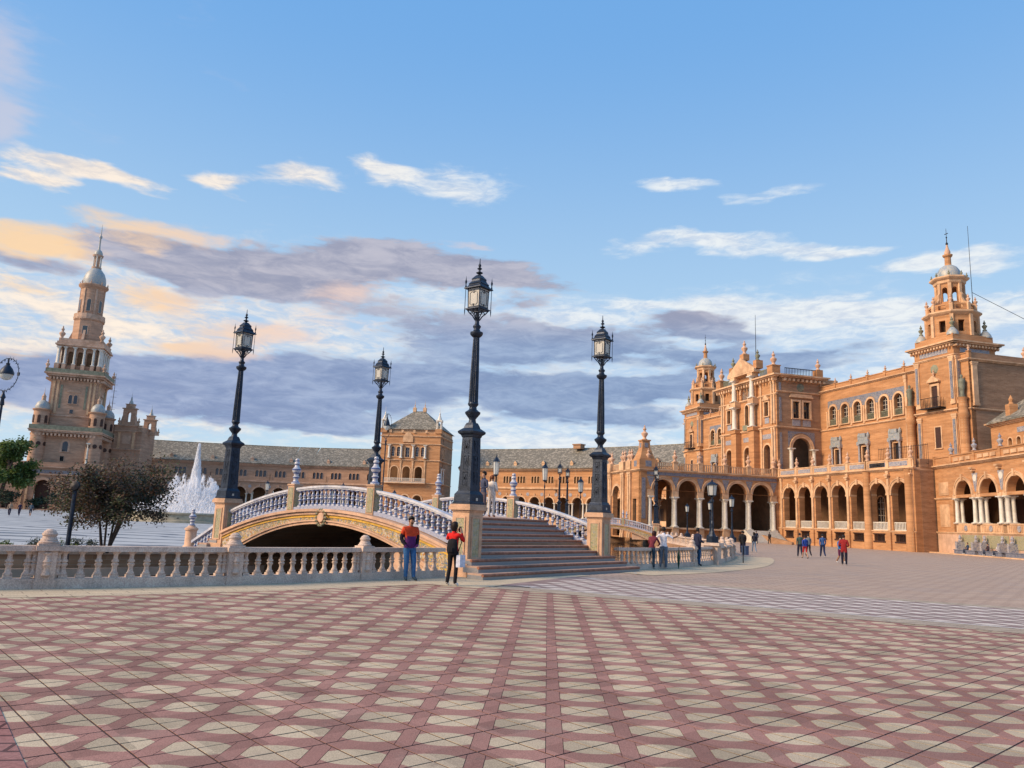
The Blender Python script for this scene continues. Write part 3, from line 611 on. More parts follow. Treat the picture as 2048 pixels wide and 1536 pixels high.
def make_bridge(label, loc, rz):
    root = thing('canal_bridge', label, 'bridge', loc, rz, 'tiled bridges over the canal')
    S1 = rng(.35, 13.1, 40)
    body = MB(); ar = rng(.72, 12.72, 36)
    strip(body, ar, zi, lambda s: zt(s), -.30, BW + .30)
    for a, b in ((-.1, .72), (12.72, 13.56)): body.box(-.3, BW + .3, a, b, -1.2, min(zt(a), zt(b)))
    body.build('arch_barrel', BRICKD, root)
    for w0, sg in ((-.30, -1), (BW + .30, 1)):
        def q(o): return sorted((w0, w0 + sg * o))
        mb = MB(); strip(mb, rng(.72, 12.72, 36), zi, lambda s: zi(s) + .10, *q(.10)); strip(mb, rng(.72, 12.72, 36), lambda s: zi(s) + .10, lambda s: zi(s) + .155, *q(.15)); mb.build('archivolt', CORN, root)
        mb = MB(); strip(mb, rng(.4, 13.05, 36), lambda s: min(max(zi(s) + .155, -.75), zt(s) - .26), lambda s: zt(s) - .22, *q(.03)); mb.build('painted_spandrel', YTILE, root)
        mb = MB(); strip(mb, rng(.4, 13.05, 36), lambda s: zt(s) - .31, lambda s: zt(s) - .21, *q(.06)); mb.build('yellow_band', YBAND, root)
        mb = MB(); strip(mb, rng(.4, 13.05, 36), lambda s: zt(s) - .21, lambda s: zt(s) - .10, *q(.12)); strip(mb, rng(.4, 13.05, 36), lambda s: zt(s) - .10, lambda s: zt(s), *q(.20)); mb.build('cornice', CORN, root)
        wc = w0 + sg * .17
        wr = MB()                                            # wreath with a little shield on the keystone
        for k in range(14):
            a = 2 * math.pi * k / 14; wr.lathe([(0, -.06), (.06, -.02), (.065, .02), (0, .06)], 6, (wc, BMID + .26 * math.cos(a), 1.66 + .30 * math.sin(a)))
        wo = wr.build('wreath', OTILE, root); MB().lathe([(0, -.03), (.17, -.03), (.19, 0), (.17, .03), (0, .03)], 12).build('medallion', CORN, wo, Matrix.Translation((wc, BMID, 1.66)) @ Matrix.Rotation(R(90), 4, 'Y'))
    for k, wc in enumerate((0, BW)):                         # two parapets
        base = MB(); strip(base, S1, zt, lambda s: zt(s) + .14, wc - .16, wc + .16); base.build('glazed_base', CERB, root)
        rl = MB(); strip(rl, S1, lambda s: zt(s) + .76, lambda s: zt(s) + .81, wc - .085, wc + .085); strip(rl, S1, lambda s: zt(s) + .81, lambda s: zt(s) + .89, wc - .12, wc + .12); rl.build('rail', RAILM, root)
        for a, b in ((.38, 4.20), (4.70, 8.72), (9.22, 13.08)):
            n_ = round((b - a) / .255)
            for i in range(n_):
                s = a + (b - a) * (i + .5) / n_; put('baluster', CBM, root, TR(wc, s, zt(s) + .14, random.uniform(-.05, .05)))
        for s in (4.45, 8.97):
            po = MB().box(-.19, .19, -.19, .19, 0, 1.06).box(-.22, .22, -.22, .22, 1.06, 1.12).build('parapet_post', PED, root, TR(wc, s, zt(s) - .05))
            for rr in range(4): put('tile_panel', shared('ppan', lambda: MB().box(-.14, .14, -.205, -.19, .12, .98).mesh('tile_panel', OTILE)), po, TR(0, 0, 0, rr * math.pi / 2))
            put('finial', CFIN, po, TR(0, 0, 1.12))
        # curved end rail of the far stairs
        mb = MB(); lo = lambda s: .95 - .46 * (s - 13.8)
        ss = rng(13.78, 15.75, 6); strip(mb, ss, lambda s: lo(s) - .52, lambda s: lo(s) - .40, wc - .14, wc + .14); mb.build('glazed_base', CERB, root)
        mb = MB(); strip(mb, ss, lambda s: lo(s) + .25, lambda s: lo(s) + .36, wc - .11, wc + .11); mb.build('rail', RAILM, root)
        mb = MB(); strip(mb, ss, lambda s: -.05, lambda s: lo(s) - .52, wc - .2, wc + .2); mb.build('stair_wall', CORN, root)
        for i in range(8): s = 13.9 + i * .24; put('baluster', CBM, root, TR(wc, s, lo(s) - .40, 0, 1, 1, 1.06))
        up = MB().lathe([(.30, 0), (.30, .15), (.24, .2), (.24, .82), (.29, .86), (.29, .93), (.16, 1.02), (.12, 1.06)], 14).build('end_post', CORN, root, TR(wc, 16.0, 0), 50)
        put('urn', CFIN, up, TR(0, 0, 1.05, 0, .9, .9, .72))
        for s in (0, BLEN):
            pd = put('pedestal', PEDB, root, TR(wc, s, 0))
            for rr in range(4): pn = put('tile_panel', PANM, pd, TR(0, 0, 0, rr * math.pi / 2) @ TR(0, -.35, 0)); put('panel_frame', PFRM, pd, TR(0, 0, 0, rr * math.pi / 2) @ TR(0, -.35, 0))
    # deck and the two flights
    mb = MB(); strip(mb, rng(2.9, 10.55, 16), lambda s: zt(s) - .1, lambda s: 1.90 + .10 * (1 - ((s - BMID) / 3.85) ** 2), .16, BW - .16); mb.build('deck', TREAD, root)
    rise = .19
    for flight, sg in ((0, 1), (1, -1)):
        for k in range(10):
            s0 = -1.42 + .43 * k; z1 = rise * (k + 1); s1 = 2.92
            ex = [.85, .55, .38][k] if k < 3 else -.17
            if s0 > -.45 and k < 3: ex = -.30
            w0, w1 = -ex, BW + ex
            if k >= 3: w0, w1 = (.36, BW - .36) if s0 < .36 else (.165, BW - .165)
            f = (lambda s: s) if flight == 0 else (lambda s: BLEN - s)
            # each step runs back under the next one
            a, b = sorted((f(s0), f(min(s0 + .62, s1))))
            st = MB(); st.box(w0, w1, a, b, z1 - rise - (.0 if k == 0 else .02), z1 - .055, 0)
            st.box(w0, w1, *sorted((f(s0 + .02), f(min(s0 + .62, s1)))), z1 - .055, z1, 1)
            so = st.build('step', [STEPB, TREAD], root)
            nz = MB(); sy = f(s0 - .02); pts = [(sy + sg * .03 + .052 * math.cos(t_) , z1 - .045 + .05 * math.sin(t_)) for t_ in [2 * math.pi * q_ / 8 for q_ in range(8)]]
            nz.add([(w0 - .01, y_, z_) for y_, z_ in pts] + [(w1 + .01, y_, z_) for y_, z_ in pts], [tuple(range(8)), tuple(range(15, 7, -1))] + [(i, i + 8, (i + 1) % 8 + 8, (i + 1) % 8) for i in range(8)])
            nz.build('nosing', STEPR, so)
    mb = MB(); mb.box(.2, BW - .2, -1.0, 2.9, -.02, .012)
    for wc in (0.02, BW - .02):                              # stringers beside the flight
        strip(mb, rng(.2, 3.2, 8), lambda s: 0, lambda s: zt(s) + .0, wc - .15, wc + .15)
    mb.build('stair_core', CORN, root)
    return root
BTH = R(53)
make_bridge('arched bridge with painted yellow spandrels and blue ceramic rails beside the woman in red', (-1.27, 25.47, 0), BTH)
BM = Matrix.Translation((-1.27, 25.47, 0)) @ Matrix.Rotation(BTH, 4, 'Z')
BTH2 = R(78); BM2 = Matrix.Translation((20.5, 107.5, 0)) @ Matrix.Rotation(BTH2, 4, 'Z')
make_bridge('small distant bridge seen beyond the right lamp, in front of the columned porch', (20.5, 107.5, 0), BTH2)

# ------------------------------------------------------------------ tall lamps
def make_lamp(label, group='tall iron lamps on the bridge pedestals'):
    root = thing('street_lamp', label, 'street lamp', group=group)
    sq = lambda prof: [(r * math.sqrt(2), z) for r, z in prof]
    MB().lathe(sq([(.37, 0), (.37, .06), (.345, .09), (.335, .32), (.30, .37), (.265, .43)]), 4, rot=math.pi / 4).build('plinth', LAMPM, root)
    sh = MB().lathe(sq([(.255, .43), (.215, 2.18), (.24, 2.22), (.25, 2.26), (.32, 2.32), (.335, 2.38), (.30, 2.42), (.20, 2.50), (.17, 2.6), (.13, 2.68)]), 4, rot=math.pi / 4).build('base_shaft', LAMPM, root)
    for rr in range(4):
        mb = MB(); mb.T = TR(0, 0, 0, rr * math.pi / 2)
        for z0, z1 in ((.62, 1.05), (1.12, 1.58), (1.65, 2.08)):
            y0 = -.255 + .04 * (z0 - .43) / 1.75; x = .10
            for bx in ((-x, -x + .02, z0, z1), (x - .02, x, z0, z1), (-x, x, z0, z0 + .02), (-x, x, z1 - .02, z1), (-.035, .035, z0 + .08, z1 - .08), (-.07, .07, (z0 + z1) / 2 - .04, (z0 + z1) / 2 + .04)): mb.box(bx[0], bx[1], y0 - .006, y0 + .05, bx[2], bx[3])
        mb.build('relief_panel', LAMPM, sh)
    MB().box(-.045, .045, -.006, .0, .12, .21).build('number_plate', MULL, root, TR(0, -.345, 0))
    MB().lathe([(.15, 2.62), (.12, 2.74), (.11, 2.80), (.17, 2.88), (.25, 2.98), (.26, 3.04), (.20, 3.08), (.13, 3.14), (.12, 3.22), (.17, 3.28), (.18, 3.33), (.15, 3.38)], 14).build('vase', LAMPM, root, None, 50)
    mb = MB(); n_ = 16; vs = []; prof = [(.165, 3.36), (.16, 3.45), (.145, 4.3), (.12, 5.2), (.105, 5.62)]
    for r, z in prof:
        for i in range(n_ * 2):
            a = math.pi * i / n_; rr = r * (1 if i % 2 else .86); vs.append((rr * math.cos(a), rr * math.sin(a), z))
    k = n_ * 2; mb.add(vs, [(j * k + i, j * k + (i + 1) % k, (j + 1) * k + (i + 1) % k, (j + 1) * k + i) for j in range(len(prof) - 1) for i in range(k)]).build('fluted_column', LAMPM, root)
    MB().lathe([(.11, 5.60), (.16, 5.64), (.20, 5.68), (.22, 5.72), (.22, 5.78), (.13, 5.82), (.10, 5.90), (.14, 5.97), (.14, 6.0), (.08, 6.06), (.07, 6.18), (.09, 6.22)], 12).build('capital', LAMPM, root, None, 50)
    bk = MB()                                                # open flaring basket under the lantern
    bk.lathe([(.05, 6.15), (.07, 6.3), (.05, 6.52)], 8)
    for i in range(4):
        a = math.pi / 4 + math.pi / 2 * i; c_, s_ = math.cos(a), math.sin(a)
        bk.tube([(c_ * r, s_ * r, z) for r, z in ((.07, 6.2), (.12, 6.28), (.17, 6.36), (.27, 6.44), (.36, 6.55))], .022, 5)
        a2 = a + math.pi / 4; c2, s2 = math.cos(a2), math.sin(a2)
        bk.tube([(c2 * r, s2 * r, z) for r, z in ((.07, 6.22), (.10, 6.3), (.15, 6.4), (.22, 6.5), (.26, 6.56))], .015, 5)
        bk.tube([(c_ * .27, s_ * .27, 6.44), (c2 * .20, s2 * .20, 6.48), (math.cos(a + math.pi / 2) * .27, math.sin(a + math.pi / 2) * .27, 6.44)], .012, 4)
    bk.build('bracket', LAMPM, root)
    ln = MB(); ln.lathe(sq([(.27, 6.54), (.30, 6.56), (.30, 6.60), (.25, 6.62)]), 4, rot=math.pi / 4)
    for sx in (-1, 1):
        for sy in (-1, 1): ln.tube([(sx * .235, sy * .235, 6.60), (sx * .255, sy * .255, 7.30)], .016, 5)
    for rr in range(4):
        old = ln.T; ln.T = TR(0, 0, 0, rr * math.pi / 2)
        for z_, h_ in ((6.64, .015), (7.22, .015)): ln.box(-.24, .24, -.258, -.238, z_ - h_, z_ + h_)
        ln.box(-.010, .010, -.262, -.24, 6.62, 6.74); ln.box(-.010, .010, -.262, -.24, 7.12, 7.24)
        for xx in (-.16, .16): ln.tube([(xx, -.25, 6.74), (xx * .55, -.25, 6.70), (0, -.25, 6.74)], .008, 4); ln.tube([(xx, -.252, 6.74), (xx, -.252, 7.12), (xx * .5, -.252, 7.17), (0, -.252, 7.12)], .008, 4)
        ln.T = old
    lo_ = ln.build('lantern', LAMPM, root)
    for rr in range(4): MB().add([(-.228, -.232, 6.61), (.228, -.232, 6.61), (.245, -.248, 7.28), (-.245, -.248, 7.28), (-.228, -.222, 6.61), (.228, -.222, 6.61), (.245, -.238, 7.28), (-.245, -.238, 7.28)], [(0, 1, 2, 3), (7, 6, 5, 4), (0, 4, 5, 1), (3, 2, 6, 7)]).build('pane', MILK, lo_, TR(0, 0, 0, rr * math.pi / 2))
    rf = MB().lathe(sq([(.24, 7.28), (.36, 7.29), (.35, 7.33), (.27, 7.39), (.24, 7.45), (.255, 7.47), (.19, 7.56), (.175, 7.63), (.19, 7.65), (.11, 7.76), (.08, 7.80)]), 4, rot=math.pi / 4).build('lantern_roof', LAMPM, root)
    MB().lathe([(.07, 7.78), (.05, 7.84), (.12, 7.88), (.12, 7.90), (.04, 7.93), (.035, 8.0), (.085, 8.03), (.085, 8.05), (.03, 8.08), (.05, 8.14), (.05, 8.18), (.02, 8.22), (.012, 8.40), (0, 8.42)], 8).build('spire', LAMPM, root, None, 50)
    for sx in (-1, 1):
        for sy in (-1, 1): MB().lathe([(0, 6.34), (.012, 6.42), (.02, 6.52), (.012, 6.62), (.010, 7.3), (.03, 7.36), (.015, 7.44), (.038, 7.54), (.015, 7.62), (0, 7.76)], 6).build('corner_spike', LAMPM, root, TR(sx * .315, sy * .315, 0))
    return root
lamp0 = make_lamp('tall iron lamp on the pedestal nearest the woman in the red top')
def place(o, M_): o.matrix_world = M_; return o
place(lamp0, BM @ TR(0, 0, 2.285))
for (wv, sv), lb in (((BW, 0), 'tall iron lamp at the right end of the bridge steps'), ((0, BLEN), 'tall iron lamp on the pedestal in front of the fountain spray'), ((BW, BLEN), 'tall iron lamp beside the far hip-roofed pavilion, its pedestal behind the bridge rail')):
    o = copy_tree(lamp0); o['label'] = lb; place(o, BM @ TR(wv, sv, 2.285))
for (wv, sv), lb in (((0, 0), 'tall iron lamp on the distant bridge, in front of the first porch arch'), ((0, BLEN), 'tall iron lamp on the distant bridge, just left of the right bridge lamp'), ((BW, 0), 'tall iron lamp on the far corner of the distant bridge by the porch'), ((BW, BLEN), 'tall iron lamp on the distant bridge, close to the ceramic finial')):
    o = copy_tree(lamp0); o['label'] = lb; o['group'] = 'lamps of the distant bridge'; place(o, BM2 @ TR(wv, sv, 2.285))
CREST = tilemat('grey_blue_crest', [(.20, .23, .25), (.32, .33, .30), (.26, .30, .36), (.40, .36, .28)], 3)
BRONZE = mat('weathered_bronze', (.16, .17, .13), .6, .3, 2)
# ------------------------------------------------------------------ the palace on the right. local x runs along the front towards the viewer, y into the building
QX, QY, QA = 43.5, 124.6, math.atan2(-27.6, 7.3)
PQ = Matrix.Translation((QX, QY, 0)) @ Matrix.Rotation(QA, 4, 'Z')
def qthing(name, label, cat, group=None, at=(0, 0)):
    p = PQ @ Vector((at[0], at[1], 0)); o = thing(name, label, cat, p, QA, group); return o, TR(-at[0], -at[1], 0)
I4 = Matrix.Identity(4)
PILA = lambda: shared('pila', lambda: MB().box(-.5, .5, -.5, .5, 0, .06).box(-.42, .42, -.42, .42, .06, .93).box(-.5, .5, -.5, .5, .93, .965).box(-.58, .58, -.58, .58, .965, 1.).mesh('pilaster', TRIM))
def pilaster(root, M0, x, z0, z1, wd=.5, dp=.3, name='pilaster', y=0.): return put(name, PILA(), root, M0 @ TR(x, y, z0, 0, wd, dp * 2, z1 - z0))
def parapet(root, M0, x0, x1, y, z0, h, posts, m=None, th=.3, panels=None, urnh=0., urnm=None, pw=.5):
    m = m or TRIM
    mb = MB(); mb.T = M0; mb.box(x0, x1, y + .06, y + th - .06, z0, z0 + h - .14).box(x0 - .05, x1 + .05, y - .03, y + th + .03, z0 + h - .14, z0 + h); mb.build('parapet', m, root)
    for x in posts:
        put('parapet_post', shared(('pp', h, th, pw, m.name), lambda: MB().box(-pw / 2, pw / 2, -.06, th + .06, 0, h + .04).box(-pw / 2 - .06, pw / 2 + .06, -.12, th + .12, h + .04, h + .14).mesh('parapet_post', m)), root, M0 @ TR(x, y, z0))
        if urnh: urn(root, M0, x, y + th / 2, z0 + h + .14, urnh, urnm or MARBLE)
    if panels:
        for a, b in zip(posts, posts[1:]):
            wd = b - a - pw - .5
            if wd > .6: put('tile_panel', shared(('tp', round(wd, 1), h, panels.name), lambda: MB().box(-wd / 2, wd / 2, -.01, .1, .22, h - .3).mesh('tile_panel', panels)), root, M0 @ TR((a + b) / 2, y + .03, z0))
def small_rail(root, M0, x0, x1, y, z0, h, m=None, sp=.3, name='railing', bw=.05):
    m = m or MARBLE; mb = MB(); mb.T = M0; mb.box(x0, x1, y - .07, y + .07, z0 + h - .1, z0 + h).box(x0, x1, y - .07, y + .07, z0, z0 + .1)
    k = max(1, int((x1 - x0) / sp))
    for i in range(k + 1):
        xx = x0 + .05 + (x1 - x0 - .1) * i / k; mb.box(xx - bw, xx + bw, y - bw, y + bw, z0 + .1, z0 + h - .1)
    return stuff(mb.build(name, m, root))

# ---- gallery of seven arches
def gallery():
    root, B0 = qthing('arcade_gallery', 'ground floor gallery of seven round brick arches under a tile-panelled parapet', 'building')
    cs = [2.9 + 3.9 * i for i in range(7)]; ops = [(c, 2.95, 2.55, 7.3, True) for c in cs]; X1 = 28.75
    MB().wall(0, X1, 2.3, 10.2, 0, .95, ops).build('wall', BRICK, root)
    pl_ = MB().wall(0, X1, 0, 2.3, -.12, .95, [(c, 1.95, 1.15, 2.0, False) for c in cs]).build('plinth', BRICK, root)
    cornice('string_course', root, I4, 0, X1, -.05, 2.3, ((.0, .1), (.1, .12)))
    for c in cs:
        g_ = MB().box(-1.1, 1.1, -.22, -.12, .98, 1.15).box(-1.1, 1.1, -.22, -.12, 2.0, 2.14)
        for k in range(9): g_.box(-.93 + k * .23, -.87 + k * .23, -.05, .01, 1.15, 2.0)
        go = g_.build('basement_grille', DOOR, root, TR(c, 0, 0)); MB().box(-.98, .98, .45, .5, 1.1, 2.05).build('pane', GLASS, go)
        ao = MB().ring(0, 7.3, 1.48, 1.80, -.12, .1, 18).ring(0, 7.3, 1.80, 1.92, -.2, .1, 18).build('archivolt', TRIM, root, TR(c, 0, 0))
        MB().box(-.16, .16, -.3, .05, 8.6, 9.35).build('keystone', TRIM, ao)
        for sx in (-1, 1): MB().box(-.12, .12, -.18, .98, 7.05, 7.3).build('impost', TRIM, ao, TR(sx * 1.58, 0, 0))
        small_rail(root, TR(c, .25, 0), -1.45, 1.45, 0, 2.55, 1.05, sp=.26, name='arch_railing')
        MB().box(-.35, .35, -.5, .02, 9.55, 9.75).box(-.2, .2, -.42, .02, 9.3, 9.55).build('spout', TRIM, root, TR(c + 1.95, 0, 0))
    for i in range(8):
        x = .95 + 3.9 * i
        if i == 7: x = 28.3
        pilaster(root, I4, x, 2.52, 10.2, .46, .26); MB().box(-.32, .32, -.36, -.05, 0, 2.3).build('pilaster_base', BRICK, root, TR(x, 0, 0))
    for x in (20.5, 28.0):                                   # big engaged round shafts carrying statues above
        MB().lathe([(.62, 0), (.62, 2.4), (.5, 2.5), (.5, 10.0), (.6, 10.2)], 14).build('engaged_shaft', BRICK, root, TR(x, -.15, 0), 50)
    cornice('cornice', root, I4, 0, X1, 0, 10.15, ((.06, .12), (.22, .12), (.38, .16)))
    MB().box(-.02, X1, .02, 8.4, 10.16, 10.5).build('terrace', TRIM, root)
    parapet(root, I4, 0, X1, -.1, 10.55, 1.1, [.3] + [.95 + 3.9 * i for i in range(1, 7)] + [20.5, 28.3], panels=AZUL2, urnh=1.55, urnm=CORN)
    MB().box(28.15, X1 + .02, .955, 3.4, 0, 10.15).box(28.1, X1 + .08, .96, 3.0, 10.5, 11.6).build('end_wall', BRICKD, root)  # return face: shade painted in as darker brick
    MB().box(0, 28.1, 1, 6, 2.2, 2.5).build('gallery_floor', TRIM, root)
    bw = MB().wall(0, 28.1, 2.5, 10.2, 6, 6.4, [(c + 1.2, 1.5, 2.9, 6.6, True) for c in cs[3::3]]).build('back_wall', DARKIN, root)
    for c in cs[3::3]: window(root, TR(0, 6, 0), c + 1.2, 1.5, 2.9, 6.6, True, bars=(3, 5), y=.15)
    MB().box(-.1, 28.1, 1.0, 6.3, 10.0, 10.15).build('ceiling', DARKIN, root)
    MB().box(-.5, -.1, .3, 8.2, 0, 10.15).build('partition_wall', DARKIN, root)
    # brown ramp wall and planting strip in front of the first arches
    MB().extr([(.3, 0), (9.2, 0), (9.2, .35), (1.2, 1.25), (.3, 1.25)], -4.2, -3.8).build('ramp_wall', BRICKD, root)
gallery()

# ---- projecting porch: five arches on white columns
def porch():
    root, B0 = qthing('arcade_porch', 'projecting porch of five arches on paired white marble columns', 'building')
    for nm, M0, X1, front in (('side', frame(0, -24, math.pi / 2), 24, True), ('far', frame(-15.5, 0, -math.pi / 2), 24, False)):
        cols = [1.6, 5.8, 10.1, 14.5, 18.7, 23.1]
        if not front: cols = [24 - c for c in reversed(cols)]
        cs = [(a + b) / 2 for a, b in zip(cols, cols[1:])]; ops = [(c, 3.25, 7.45, 7.45, True) for c in cs]
        mb = MB(); mb.T = M0; mb.wall(cols[0] - .45, cols[-1] + .45, 7.44, 9.7, 0, .8, ops); mb.build('arcade_wall', BRICK, root)
        mb = MB(); mb.T = M0
        for c in cols: mb.box(c - .52, c + .52, -.05, .85, 6.5, 7.45)
        stuff(mb.build('impost_blocks', TRIM, root))
        for c in cols:
            for dy in (.12, .68): column(root, M0, c, dy, 1.85, 6.5, .30)
            if front: MB().box(-.55, .55, -.12, .92, 0, 1.85).build('column_base', TRIM, root, M0 @ TR(c, 0, 0))
        for c in cs:
            MB().ring(0, 7.45, 1.63, 1.95, -.10, .1, 18).ring(0, 7.45, 1.95, 2.06, -.18, .1, 18).build('archivolt', TRIM, root, M0 @ TR(c, 0, 0))
        mb = MB(); mb.T = M0; mb.wall(cols[0] - .3, cols[-1] + .3, 8.0, 9.55, -.03, .02, [(c, 4.16, 8.0, 8.0, True) for c in cs] if False else ()); 
        # blue spandrels between the rings
        for c in cols: 
            sp = MB().extr([(-.10, 7.9), (.10, 7.9), (.62, 9.5), (-.62, 9.5)], -.035, .05).build('spandrel_tile', AZUL, root, M0 @ TR(c, 0, 0))
        mb = MB(); mb.T = M0; mb.box(cols[0] - .6, cols[-1] + .6, -.04, .8, 9.68, 10.2); mb.build('tile_frieze', AZUL, root)
        for xa, xb in ((0, cols[0] - .45), (cols[-1] + .45, X1)): MB().box(xa, xb, 0, .8, 0, 10.2).build('corner_pier', BRICK, root, M0)
        if front:
            mb = MB(); mb.T = M0; mb.box(.15, .75, -.06, .02, 3, 9.2); mb.build('tile_strip', AZUL, root)
            cornice('cornice', root, M0, 0, X1, 0, 10.18, ((.06, .1), (.2, .12), (.36, .16)))
            posts = [1.3, 5.8, 10.1, 14.5, 18.7, 23.3]
            for c in posts:
                MB().box(-.35, .35, -.1, .5, 10.56, 11.75).box(-.42, .42, -.17, .57, 11.75, 11.9).build('parapet_post', TRIM, root, M0 @ TR(c, 0, 0)); urn(root, M0, c, .2, 11.9, 1.9, CORN)
            for a, b in zip(posts, posts[1:]): small_rail(root, M0, a + .4, b - .4, .2, 10.56, 1.15, TRIM, .36, 'terrace_railing', .07)
        mb = MB(); mb.T = M0; mb.box(0, X1, .85, .95, 0, 1.84); mb.build('floor_edge', BRICK, root)
    MB().box(-15.5, -.02, -24, 0, 1.6, 1.86).build('porch_floor', TRIM, root)
    MB().box(-15.6, -.05, -23.9, 0, 9.9, 10.5).build('porch_roof', TRIM, root)
    # end front towards the plaza
    M0 = frame(-15.5, -24, 0); mb = MB(); mb.wall(0, 15.5, 0, 10.2, 0, .8, [(6.2, 3.2, .2, 6.6, True), (13.2, 1.3, 1.9, 6., False), (1.4, 1.2, 1.9, 6., False)]); mb.T = None
    mb.build('front_wall', BRICK, root, M0)
    MB().ring(6.2, 6.6, 1.6, 2.0, -.15, .1, 18).build('archivolt', TRIM, root, M0)
    for x in (3.2, 3.9, 8.5, 9.2, 11.2, 11.9): pilaster(root, M0, x, 0, 10.2, .5, .35)
    cornice('cornice', root, M0, 0, 15.5, 0, 10.18, ((.06, .1), (.2, .12), (.36, .16)))
    for x in (3.5, 8.9, 11.6):
        MB().box(-.9, .9, -.5, .4, 10.56, 11.9).build('parapet_post', TRIM, root, M0 @ TR(x, 0, 0))
        for dx in (-.45, .45): urn(root, M0, x + dx, 0, 11.9, 2.0, CORN)
    for a, b in ((4.5, 7.9), (9.9, 10.6), (12.6, 13.8)): small_rail(root, M0, a, b, .1, 10.56, 1.15, TRIM, .36, 'terrace_railing', .07)
    for x in (1.4, 13.2): MB().box(-.6, .6, .4, .5, 1.9, 6).build('doorway', GLASS, root, M0 @ TR(x, 0, 0))
    ob = MB(); ob.box(-1.5, 1.5, -1.5, 1.5, 10.56, 12.0, 0).box(-1.3, 1.3, -1.3, 1.3, 12.0, 12.2, 0).box(-1.2, 1.2, -1.2, 1.2, 12.2, 13.6, 0, .45, .45).box(-.7, .7, -.7, .7, 13.6, 14.9, 0, .08, .08).box(-.75, .75, -.75, .75, 14.9, 15.1)
    oo = ob.build('corner_pylon', BRICK, root, TR(-1.2, -22.9, 0)); urn(oo, I4, 0, 0, 15.1, 2.4, CORN)
    for rr in range(4): put('tile_panel', shared('pyl', lambda: MB().box(-.5, .5, -1.52, -1.48, 10.9, 11.8).box(-.3, .3, -.72, -.6, 13.9, 14.6).mesh('tile_panel', AZUL)), oo, TR(0, 0, 0, rr * math.pi / 2))
    # inner back wall, dark
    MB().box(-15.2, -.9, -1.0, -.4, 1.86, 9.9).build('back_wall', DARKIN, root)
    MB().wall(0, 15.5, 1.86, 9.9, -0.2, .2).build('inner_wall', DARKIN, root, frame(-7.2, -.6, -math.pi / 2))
    for k in range(10):
        MB().box(.0 if k else 0, 3.6 - k * .34, -6.4 + .0, -.6, .185 * k, .185 * (k + 1)).build('step', MARBLE, root)
porch()

def ornate_window(root, M0, c):
    o = window(root, M0, c, 1.05, 11.9, 15.1, False, y=.3, fw=.2)
    for sx in (-1, 1): column(o, I4, sx * .95, -.28, -.9, 3.6, .17, AZUL2, 'colonnette')
    mb = MB().box(-1.25, 1.25, -.5, .05, 3.6, 3.95).box(-1.1, 1.1, -.4, .05, 3.95, 4.6).box(-.6, .6, -.45, .05, 4.6, 5.2)
    for sx in (-1, 1): mb.lathe([(.2, 4.6), (.25, 4.9), (.12, 5.2), (0, 5.4)], 8, (sx * 1.0, -.2, 0))
    mb.build('tile_crest', CREST, o)
